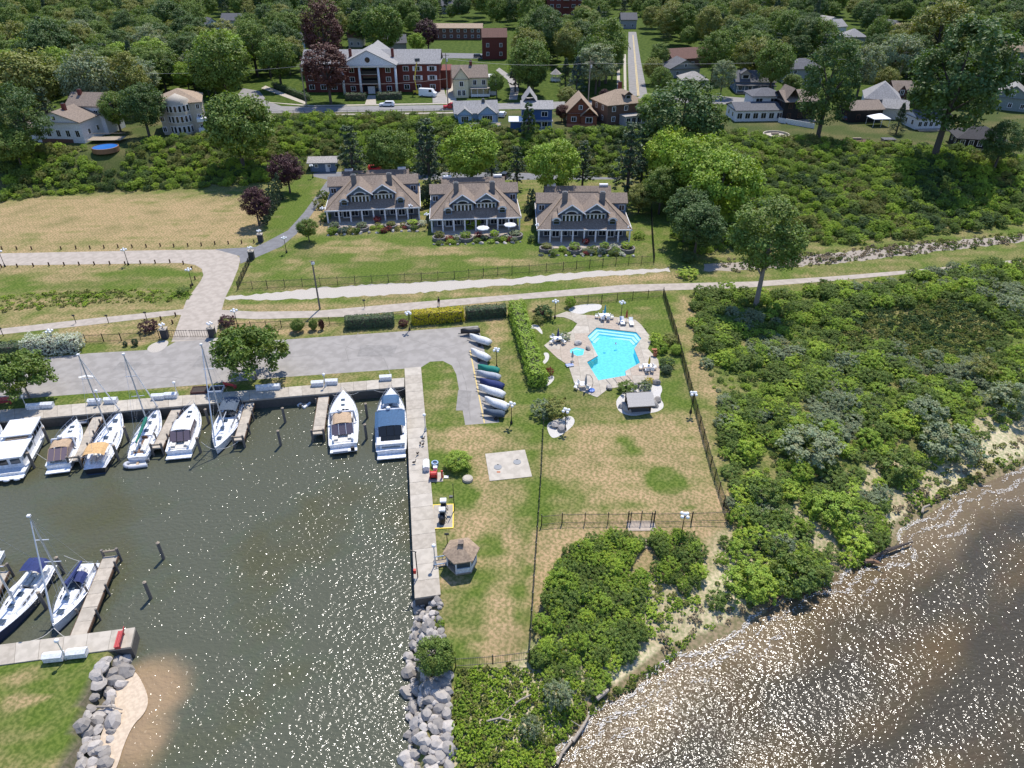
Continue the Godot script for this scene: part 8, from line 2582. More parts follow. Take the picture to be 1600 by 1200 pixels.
const CLEAR := [
	[Vector2(-163.7, -247.6), Vector2(-123.7, -247.6), Vector2(-82.17, -152.9), Vector2(-108.7, -152.9)], [Vector2(-124.3, -255.5), Vector2(-97.02, -255.5), Vector2(-67.04, -165.9), Vector2(-85.86, -165.9)], [Vector2(-102.8, -285.7), Vector2(-69.31, -285.7), Vector2(-49.04, -192.1), Vector2(-72.75, -192.1)], [Vector2(-101.3, -364.2), Vector2(-23.44, -364.2), Vector2(-13.5, -195.1), Vector2(-58.3, -195.1)], [Vector2(-36.39, -345.9), Vector2(-0.8, -345.9), Vector2(-0.49, -201.4), Vector2(-22.55, -201.4)], [Vector2(-56.04, -388.6), Vector2(-7.58, -388.6), Vector2(-5.55, -275), Vector2(-40.99, -275)], [Vector2(-45, -447.7), Vector2(-9.37, -447.7), Vector2(-6.88, -319.2), Vector2(-33.01, -319.2)], [Vector2(-22.4, -428.8), Vector2(5.68, -428.8), Vector2(3.76, -272.3), Vector2(-14.83, -272.3)], [Vector2(-26.4, -257.6), Vector2(51.87, -257.6), Vector2(36.65, -171.9), Vector2(-18.65, -171.9)], [Vector2(9.58, -319.9), Vector2(31.72, -319.9), Vector2(23.51, -228.2), Vector2(7.1, -228.2)], [Vector2(53.71, -411.4), Vector2(76.35, -411.4), Vector2(43.33, -218.6), Vector2(30.48, -218.6)], [Vector2(21.58, -584.3), Vector2(56.58, -584.3), Vector2(39.37, -396.1), Vector2(15.01, -396.1)], [Vector2(75.18, -282.1), Vector2(109.3, -282.1), Vector2(71.65, -173.1), Vector2(49.3, -173.1)], [Vector2(91.09, -277.3), Vector2(118.5, -277.3), Vector2(81.3, -179.5), Vector2(62.52, -179.5)], [Vector2(118.1, -282.1), Vector2(149.4, -282.1), Vector2(91.9, -160.3), Vector2(72.67, -160.3)], [Vector2(108.5, -316.9), Vector2(132.9, -316.9), Vector2(98.6, -226.2), Vector2(80.5, -226.2)], [Vector2(134.2, -277.3), Vector2(155.6, -277.3), Vector2(115.3, -196.6), Vector2(99.44, -196.6)], [Vector2(121.4, -233.1), Vector2(143.7, -233.1), Vector2(109.9, -170.1), Vector2(92.8, -170.1)], [Vector2(122.4, -210.2), Vector2(145.8, -210.2), Vector2(111.7, -152.9), Vector2(93.72, -152.9)], [Vector2(173.7, -285.7), Vector2(198, -285.7), Vector2(138.7, -189.9), Vector2(121.7, -189.9)], [Vector2(68.24, -221.5), Vector2(120.4, -221.5), Vector2(92.61, -162.5), Vector2(52.51, -162.5)], [Vector2(67.3, -356.7), Vector2(96.81, -356.7), Vector2(72.09, -256.8), Vector2(50.11, -256.8)], [Vector2(60.48, -297.3), Vector2(80.68, -297.3), Vector2(62.45, -222.3), Vector2(46.82, -222.3)], [Vector2(83.12, -302.7), Vector2(108, -302.7), Vector2(79.88, -214.9), Vector2(61.49, -214.9)], [Vector2(172.5, -453.3), Vector2(195, -453.3), Vector2(145.9, -330.4), Vector2(129, -330.4)], [Vector2(163, -393), Vector2(180.3, -393), Vector2(141.9, -302.1), Vector2(128.3, -302.1)], [Vector2(199.8, -431.4), Vector2(217.1, -431.4), Vector2(170, -330.4), Vector2(156.4, -330.4)], [Vector2(-179.1, -453.3), Vector2(-151.4, -453.3), Vector2(-116.9, -342.3), Vector2(-138.3, -342.3)], [Vector2(214.6, -349.5), Vector2(235.7, -349.5), Vector2(185.1, -267), Vector2(168.5, -267)], [Vector2(57.82, -471.2), Vector2(78.66, -471.2), Vector2(60.25, -352.8), Vector2(44.28, -352.8)]]

func cleared(q: Vector2) -> bool:
	for p in CLEAR:
		if Geometry2D.is_point_in_polygon(q, PackedVector2Array(p)):
			return true
	return false

func make_plants() -> void:
	var list := [
		["big broad maple on the bluff, the largest crown right of centre", [41.66, -179.8, 23.32, 22.15], "round0", "leaf_dark"],
		["tall yellow-green tree below the big bluff maple", [37.93, -169.6, 12.74, 14.02], "round3", "leaf_lime"],
		["bright green broad tree at the condo lawn's right corner", [45.39, -151.8, 16.33, 16.33], "round1", "leaf_bright"],
		["dark green tree under the bright one beside the condo lawn", [37.41, -136, 11.53, 10.95], "round2", "leaf_dark"],
		["shaded tree at the right end of the condo lawn", [36.78, -143.6, 10.7, 11.24], "round3", "leaf_dark"],
		["tall lone cottonwood with bare pale trunk rising from the thicket", [43.55, -113.5, 13.94, 18.81], "round4", "leaf"],
		["grey pine behind the left condo", [-39.69, -177.1, 9.45, 16.06], "pine0", "leaf_conifer"],
		["feathery tree behind the left condo's ridge", [-31.73, -182.2, 12.95, 14.25], "round1", "leaf"],
		["grey-green pine behind the gap between left and middle condos", [-20.95, -179.2, 9.84, 17.22], "pine1", "leaf_conifer"],
		["bright round tree behind the middle condo", [-10.12, -177.7, 14.55, 15.28], "round3", "leaf_bright"],
		["dark narrow spruce on the bluff behind the left condo", [-23.86, -191.4, 5.71, 10.86], "cone0", "leaf_blue"],
		["second dark spruce beside the first on the bluff", [-21.64, -192.3, 5.07, 9.64], "cone1", "leaf_blue"],
		["dark blue spruce right of the bright round tree", [-5.15, -180.8, 5.15, 11.33], "cone2", "leaf_blue"],
		["thin pine right of the middle condo's trees", [1.29, -179.6, 5.8, 10.43], "pine0", "leaf_conifer"],
		["bright leafy tree behind the right condo", [9.36, -168.1, 13.88, 15.27], "round0", "leaf_bright"],
		["thin grey pine behind the right condo", [17.98, -179.5, 7.38, 11.82], "pine1", "leaf_conifer"],
		["tall pine with bare double trunk right of the right condo", [27.96, -169.6, 10.58, 18.51], "pine0", "leaf_conifer"],
		["tall dark pine beside the double-trunked one", [32.92, -179.6, 7.99, 13.59], "pine1", "leaf_conifer"],
		["olive ornamental tree at the right condo's corner", [29.57, -160.7, 7.1, 7.1], "round1", "leaf_olive"],
		["dark purple tree at the top of the field", [-55.86, -175.7, 9.49, 9.97], "round0", "leaf_purple"],
		["dark purple tree lower down beside the tall clipped cedars", [-56.95, -153.1, 7.08, 8.5], "round2", "leaf_purple"],
		["small round lawn tree on dark mulch beside the condo drive", [-43.34, -143.4, 4.88, 4.88], "round3", "leaf"],
		["wide spreading tree on the far quay", [-38.54, -89.65, 11.15, 6.91], "flat0", "leaf"],
		["feathery spreading tree on the quay at the left edge", [-70.07, -84.88, 9.49, 5.69], "flat1", "leaf"],
		["tall pyramidal tree before the black timber house", [85.3, -203.2, 15.79, 23.69], "tall0", "leaf_dark"],
		["tallest leafy tree over the white cottage on the right", [108.4, -184.3, 25.56, 31.95], "round4", "leaf_dark"],
		["dark tree over the slate pavilion", [119.5, -176.2, 10.21, 12.25], "round2", "leaf_dark"],
		["small dark conifer right of the canopy tent", [108.8, -206.9, 5.37, 8.59], "cone0", "leaf_conifer"],
		["upper crown of the copper beech left of the brick apartments", [-72.07, -299.8, 18.08, 23.5], "tall1", "leaf_copper"],
		["lower copper beech before the brick apartments' left wing", [-59.49, -245.4, 16.82, 17.66], "round2", "leaf_copper"],
		["dark purple tree behind the brick apartments' right end", [-37.61, -350, 12.54, 13.79], "round0", "leaf_purple"],
		["broad green tree behind the brick apartments", [-52.99, -329.9, 19.27, 21.2], "round1", "leaf"],
		["small round green tree behind the apartments' right end", [-42.21, -343.1, 8.44, 8.44], "round3", "leaf_bright"],
		["green tree on the lawn left of the brick apartments", [-82.25, -269.8, 14.75, 17.7], "round0", "leaf"],
		["leafy tree on the lawn beside the curving lane", [5.59, -258.5, 15.05, 17.31], "round3", "leaf"],
		["tall tree behind the lawn gazebo", [13.02, -319.5, 16.14, 19.37], "tall0", "leaf_dark"],
		["blue spruce right of the lawn gazebo", [22.11, -258.9, 7.37, 12.53], "cone1", "leaf_blue"],
		["dark spruce just right of the lawn gazebo", [18.82, -267.8, 6.27, 10.67], "cone0", "leaf_conifer"],
		["broad tree left of the uphill street", [34.45, -279.3, 16.08, 20.9], "round4", "leaf"],
		["shaded tree behind the spruces", [27.11, -266.8, 12, 14.4], "round2", "leaf_dark"],
		["olive tree at the lane behind the gazebo", [21.62, -309.9, 12.72, 15.26], "round1", "leaf_olive"],
		["yellowish round tree right of the uphill street", [51.55, -278.1, 8.36, 9.2], "round0", "leaf_olive"],
		["green round tree beside the yellowish one", [49.4, -252.6, 8.09, 9.71], "round3", "leaf"],
		["grey-green tree before the back-row houses", [70.95, -256, 9.46, 11.35], "round2", "leaf_grey"],
		["dark clipped cedar before the royal blue house", [4.63, -206.3, 4.28, 9.41], "column0", "leaf_dark"],
		["small dark red tree before the brown cabin", [14.89, -221.4, 4.96, 4.96], "round1", "leaf_copper"],
		["small yellow-green tree behind the brown cabin", [17.78, -237, 7.68, 6.91], "round0", "leaf_olive"],
		["small dark purple tree beside the brown two-storey house", [29.8, -242.8, 4.14, 4.97], "round2", "leaf_purple"],
		["small round tree right of the light blue cottage", [-5.16, -254.4, 6.02, 7.82], "round3", "leaf"],
		["big olive tree at the upper left edge", [-189.7, -295.9, 17.47, 19.22], "round0", "leaf_olive"],
		["large pale tree at the left edge", [-139.9, -217.9, 20.56, 20.56], "round1", "leaf_olive"],
		["dark broad tree at upper left", [-164.9, -278.6, 21.07, 21.07], "round2", "leaf_dark"],
		["silvery tree behind the white bluff house", [-122.9, -220.7, 17.13, 18.85], "round3", "leaf_grey"],
		["olive-brown tree right of the silvery one", [-115.7, -228.1, 13.45, 17.49], "round4", "leaf_olive"],
		["dark tree left of the beige tower house", [-100.9, -202.8, 13.26, 14.59], "round0", "leaf_dark"],
		["big leafy tree right of the beige tower house", [-71.77, -190.3, 19.34, 20.3], "round1", "leaf"],
		["tall green tree above the beige tower house", [-88.18, -232.2, 19.38, 22.29], "round3", "leaf"],
		["yellow-green tree at upper left centre", [-102.7, -275.3, 19.08, 19.08], "round0", "leaf_bright"],
		["dark tree by the left edge below the pale one", [-125.2, -187.2, 14.92, 16.41], "tall2", "leaf_dark"],
		["dark conifer left of the white bluff house", [-130.8, -208.8, 7.17, 12.19], "pine0", "leaf_conifer"],
		["dark round tree near the top left", [-155, -356.8, 20.17, 20.17], "round2", "leaf_dark"],
		["pale crown near the upper right", [163.2, -299.2, 24.36, 24.36], "round3", "leaf_olive"],
		["silvery tree above the twin-gabled house", [136.8, -274.7, 15.91, 17.5], "round1", "leaf_grey"],
		["small brownish tree behind the white hip-roofed house", [126.8, -257.6, 9.54, 9.54], "round0", "leaf_olive"],
		["small tree in front of the pale grey two-storey house", [95.48, -258.2, 7.41, 6.67], "round3", "leaf"],
		["bright broad crown in the tree cluster right of the right condo", [43.26, -161.3, 15.1, 15.1], "round3", "leaf_bright"],
		["green crown on the far side of that tree cluster", [51.31, -162.3, 12.24, 12.24], "round0", "leaf"],
		["dark tree squeezed between the right condo and the bright cluster", [34.27, -160.3, 9.37, 10.78], "round2", "leaf"],
		["green tree screening the twin-gabled house", [120, -217.8, 11.14, 13.37], "round0", "leaf"],
		["leafy tree behind the black timber house", [88.38, -258.8, 13.8, 16.55], "round3", "leaf"],
		["olive tree above the back-row blue-grey house", [86.4, -274.5, 15.01, 16.51], "round1", "leaf_olive"],
		["green tree between the brown bungalow and the back row", [74.04, -281.9, 13.97, 16.76], "round2", "leaf"],
		["grey-green tree above the white hip-roofed house", [117.2, -255.3, 13.22, 15.86], "round3", "leaf_grey"],
		["green tree left of the grey-green shingled house", [135.9, -215.9, 9.25, 11.1], "round0", "leaf"],
		["round green tree between the white bluff house and the dark tree", [-112, -209.4, 10.08, 11.09], "round1", "leaf"],
		["green tree low at the left edge above the bluff", [-125.1, -181.7, 11.22, 10.66], "round3", "leaf"],
		["broad tree right of the royal blue house's street", [39.8, -215.3, 8.15, 8.96], "round2", "leaf_bright"],
		["broad tree right of the tan-roofed house at the right edge", [167.5, -254, 11.95, 11.95], "round2", "leaf_dark"],
	]
	for q in list:
		tree("leafy_tree" if not (q[2].begins_with("cone") or q[2].begins_with("pine")) else "conifer_tree", q[0], q[1], height(q[1][0], q[1][1]), q[2], q[3], 0.30 if q[2] == "round4" and q[1][1] > -130.0 else (0.0 if q[2].begins_with("tall") else (0.05 if q[2].begins_with("cone") or q[2].begins_with("column") else 0.18)), "", "bark_pale" if q[1][1] > -130.0 else "bark")
	# rows of clipped columnar cedars
	for q in [[[Vector2(-55.95, -154), Vector2(-56.15, -157.3), Vector2(-56.36, -160.6), Vector2(-56.45, -163.6), Vector2(-56.55, -166.8), Vector2(-56.65, -170)], "clipped columnar cedar in the row beside the condo drive", 26.0], [[Vector2(-20.61, -165.9), Vector2(-19.62, -166.8), Vector2(-18.62, -167.7), Vector2(-17.58, -168.1)], "columnar cedar between the left and middle condos", 18.0], [[Vector2(4.16, -158.9), Vector2(4.95, -160.6)], "columnar cedar between the middle and right condos", 18.0]]:
		for p in q[0]:
			var o := thing("columnar_cedar", q[1], "tree", Vector3(p.x, 1.5, p.y), rng.randf() * TAU, q[1] + "s")
			var cm: ArrayMesh = crowns["column%d" % (rng.randi() % 2)]
			var c := part(o, "crown", cm, M["leaf_conifer"])
			var b := cm.get_aabb()
			c.scale = Vector3(2.1 / b.size.x, rng.randf_range(5.8, 7.0) / b.size.y, 2.1 / b.size.z)
			var s := Shape.new()
			s.rod(Vector3.ZERO, Vector3(0, 4, 0), 0.12, 0.06, 6)
			part(o, "trunk", s.mesh(), M["bark"])
	# the wooded town: trees one can still tell apart, then the far wood
	var far := {}
	var z := -238.0
	var kinds := ["round0", "round1", "round2", "round3", "round4", "tall0", "tall1", "round0", "round2", "pine0", "cone0"]
	var mats := ["leaf", "leaf", "leaf_dark", "leaf_dark", "leaf", "leaf_olive", "leaf_grey", "leaf_bright", "leaf", "leaf_conifer", "leaf_dark"]
	var r := RandomNumberGenerator.new()
	r.seed = 99
	var count := 0
	while z > -720.0:
		var half := -z * 0.80 + 12.0
		var x := -half
		var sp := clampf(6.2 + (-z - 240.0) * 0.012, 6.2, 11.0)
		while x < half:
			var q := Vector2(x + r.randf_range(-2.5, 2.5), z + r.randf_range(-4.0, 4.0))
			x += sp * r.randf_range(0.8, 1.3)
			if cleared(q):
				continue
			var ki := r.randi() % kinds.size()
			var w := r.randf_range(8.5, 15.0)
			if ki > 8:
				w *= 0.6
			var h := w * r.randf_range(0.95, 1.25) * (1.6 if ki > 8 else 1.0)
			if count < 235:
				count += 1
				var m: String = mats[r.randi() % 9] if ki < 9 else "leaf_conifer"
				var words := {"leaf": "green", "leaf_dark": "dark green", "leaf_olive": "olive", "leaf_grey": "grey-green", "leaf_bright": "bright green", "leaf_conifer": "dark conifer"}
				tree("town_tree", "%s tree in the dense canopy between the town houses" % words[m], [q.x, q.y, w, h], UPPER, kinds[ki], m, 0.2, "%s trees of the town canopy" % words[m])
			else:
				var mi := r.randi() % 8
				var key := "%d_%d" % [ki, mi % 4]
				if not far.has(key):
					far[key] = []
				var cm: ArrayMesh = crowns[kinds[ki]]
				var b := cm.get_aabb()
				far[key].append(Transform3D(Basis(Vector3.UP, r.randf() * TAU).scaled(Vector3(w / b.size.x, h * 0.85 / b.size.y, w / b.size.z)), Vector3(q.x, UPPER + h * 0.12, q.y)))
		z -= clampf(7.5 + (-z - 240.0) * 0.05, 7.5, 28.0)
	var fo := thing("distant_wood", "far wooded town canopy reaching to the top of the picture", "wood")
	stuff(fo)
	for key in far:
		var f: PackedStringArray = key.split("_")
		var mm := MultiMesh.new()
		mm.transform_format = MultiMesh.TRANSFORM_3D
		mm.mesh = crowns[kinds[int(f[0])]]
		mm.instance_count = far[key].size()
		for i in far[key].size():
			mm.set_instance_transform(i, far[key][i])
		var n := MultiMeshInstance3D.new()
		n.name = "canopy"
		n.multimesh = mm
		n.material_override = M[["leaf", "leaf_dark", "leaf", "leaf_olive"][int(f[1])]] if int(f[0]) < 9 else M["leaf_conifer"]
		fo.add_child(n, true)
		stuff(n)
	# thickets
	var bluff := []
	var tops := []
	for i in FOOT.size():
		bluff.append(FOOT[i] + Vector2(0, -0.5))
	for i in range(TOP.size() - 1, -1, -1):
		tops.append(TOP[i] + Vector2(0, -1.0))
	var b3 := ["bush0", "bush1", "bush2", "bush3"]
	var skip := []
	for q in [[Vector2(-106.8, -189.7), 6.0], [Vector2(-52.26, -196.9), 6.0], [Vector2(-36.64, -193.3), 5.0], [Vector2(93.88, -198.5), 3.5], [Vector2(73.82, -203.9), 4.5]]:
		skip.append([q[0].x, q[0].y, q[1]])
	thicket("bluff_thicket", "dense green shrubs covering the bluff below the town", bluff + tops, 1.75, 1.4, 3.4, ["leaf_dark", "leaf", "leaf_bright", "leaf_lime", "leaf_bright", "leaf", "leaf_olive"], b3, 61, 0.8, skip)
	thicket("marsh_thicket", "dense green thicket right of the pool fence", [Vector2(32.05, -119.1), Vector2(47.16, -118.1), Vector2(64.32, -122.7), Vector2(81.13, -127.3), Vector2(107.7, -136), Vector2(74.32, -81.82), Vector2(61.3, -74.5), Vector2(52.47, -68.64), Vector2(44.66, -62.8), Vector2(41.14, -55.61), Vector2(33.47, -52.12), Vector2(26.25, -48.55), Vector2(20.87, -48.55), Vector2(21.7, -54.39), Vector2(25.1, -58.87), Vector2(29.18, -81.82), Vector2(30.66, -102.8)], 1.45, 0.7, 3.6, ["leaf", "leaf_bright", "leaf", "leaf_lime", "leaf_bright", "leaf", "leaf_grey"], b3, 62, 0.68, [[67.58, -103.9, 0.11, 0.22].slice(0, 2) + [9.0], [75.75, -107.3, 0.11, 0.23].slice(0, 2) + [8.0]])
	thicket("reed_patch", "dark low marsh grass hollow inside the right-hand thicket", [Vector2(61.7, -113.2), Vector2(78.98, -115.7), Vector2(85.44, -110.8), Vector2(80.14, -99.7), Vector2(67.24, -94.75), Vector2(53.57, -95.71), Vector2(52.56, -103.9)], 1.0, 1.0, 1.6, ["leaf_dark", "leaf_olive", "leaf"], ["weed0", "weed1", "weed2"], 67, 1.0)
	thicket("lakeside_thicket", "bright green bushes above the beach by the footgate", [Vector2(5.78, -54.95), Vector2(9.32, -56.58), Vector2(13.35, -57.26), Vector2(14.26, -56.09), Vector2(12.8, -53.29), Vector2(13.57, -51.51), Vector2(13.85, -48.96), Vector2(11.86, -46.56), Vector2(12.85, -44.65), Vector2(9.94, -41.43), Vector2(7.54, -38.45), Vector2(4.11, -39.29), Vector2(2.09, -40.75), Vector2(2.11, -41.43), Vector2(3.33, -46.56), Vector2(4.59, -51.07)], 1.0, 1.5, 2.7, ["leaf", "leaf_bright", "leaf_lime", "leaf_bright", "leaf"], b3, 63, 0.8)
	thicket("lakeside_thicket", "bright green bushes right of the timber steps", [Vector2(15.57, -56.29), Vector2(17.43, -57.86), Vector2(20.57, -57.26), Vector2(21.27, -54.02), Vector2(20.26, -51.07), Vector2(17.22, -49.38), Vector2(15.27, -51.51)], 1.0, 1.4, 2.6, ["leaf", "leaf_bright", "leaf_lime"], b3, 64, 0.85)
	thicket("weed_patch", "tall bright weeds between the rock bank and the beach", [Vector2(-5.4, -39.29), Vector2(-4.64, -40.34), Vector2(1.56, -40.88), Vector2(3.98, -39.09), Vector2(6.93, -38.13), Vector2(5.59, -35.68), Vector2(3.92, -33.66), Vector2(2.61, -30.7), Vector2(-4.91, -30.7)], 0.5, 0.6, 1.2, ["leaf_lime", "leaf_bright", "leaf_lime", "leaf_olive", "leaf_bright"], ["weed0", "weed1", "weed2"], 65, 1.1)
	thicket("beach_grass", "strip of green beach grass along the sandy bank", [Vector2(7.6, -38.4), Vector2(11.06, -40.16), Vector2(14.79, -42.63), Vector2(17.51, -45.34), Vector2(17.71, -44.81), Vector2(14.93, -41.72), Vector2(11.26, -39.5), Vector2(7.78, -37.33), Vector2(4.44, -34.46), Vector2(3.91, -35.04)], 0.5, 0.5, 0.95, ["leaf_bright", "leaf", "leaf_olive"], ["weed0", "weed1", "weed2"], 66, 1.2)
	thicket("beach_grass", "tufts of grass along the right-hand beach bank", [Vector2(42.73, -57.95), Vector2(46.72, -61.04), Vector2(55.46, -66.19), Vector2(68.81, -72.41), Vector2(69.38, -73.34), Vector2(56.21, -67.62), Vector2(46.36, -61.9), Vector2(42.79, -59.78)], 0.8, 0.6, 1.3, ["leaf_bright", "leaf_olive", "leaf"], ["weed0", "weed1", "weed2"], 68, 1.0)
	thicket("dune_scrub", "sparse olive scrub on the pale sand behind the beach", [Vector2(19.68, -49.55), Vector2(21.25, -49.13), Vector2(26.56, -49.13), Vector2(22.67, -46.96), Vector2(19.03, -45.19), Vector2(14.89, -43.34), Vector2(13.77, -44.07), Vector2(15.57, -47.12), Vector2(17.93, -49.13)], 1.0, 0.3, 1.1, ["leaf_olive", "leaf_bright", "dry_leaf"], ["weed0", "weed1", "weed2"], 69, 0.9)
	thicket("dune_scrub", "olive scrub and grass on the sand above the right-hand beach", [Vector2(44.11, -61.15), Vector2(51.6, -68.11), Vector2(61.88, -73.62), Vector2(71.83, -77.39), Vector2(69.18, -73.09), Vector2(55.99, -67.26), Vector2(45.89, -60.94)], 1.0, 0.4, 1.7, ["leaf_olive", "leaf_bright", "dry_leaf", "leaf"], ["weed0", "weed1", "weed2"], 72, 0.8)
	thicket("weed_patch", "low yellow-green plants between the lakeside bushes and the sand", [Vector2(13.12, -53.93), Vector2(14.89, -51.95), Vector2(17.16, -49.55), Vector2(20.17, -51.08), Vector2(20.11, -49.05), Vector2(16.29, -47.75), Vector2(13.74, -44.88), Vector2(12.44, -43.77), Vector2(11.87, -46.41), Vector2(13.76, -49.05), Vector2(13.64, -51.77)], 0.75, 0.5, 1.4, ["leaf_lime", "leaf_olive", "leaf_bright", "leaf_lime"], ["weed0", "weed1", "weed2", "bush1"], 73, 0.8)
	thicket("field_weeds", "band of yellow-green weeds along the dry verge by the trail", [Vector2(-94.16, -117.8), Vector2(-83.23, -119.4), Vector2(-67.04, -120.5), Vector2(-59.25, -118.9), Vector2(-58.54, -115.7), Vector2(-69.23, -114.7), Vector2(-81.99, -112.7), Vector2(-90.23, -111.3)], 0.95, 0.5, 1.5, ["leaf_olive", "leaf_lime", "leaf_bright", "leaf_olive"], ["weed0", "weed1", "weed2"], 70, 0.7)
	thicket("rail_weeds", "dry weeds growing through the gravel of the old rail bed", [Vector2(40.12, -133.4), Vector2(66.68, -138.6), Vector2(113.1, -149.4), Vector2(109.6, -143.5), Vector2(78.53, -135.3), Vector2(64.24, -132.1), Vector2(43.84, -127.9)], 1.05, 0.4, 1.5, ["dry_leaf", "leaf_olive", "leaf", "dry_leaf", "leaf_bright"], ["weed0", "weed1", "weed2"], 71, 0.9)
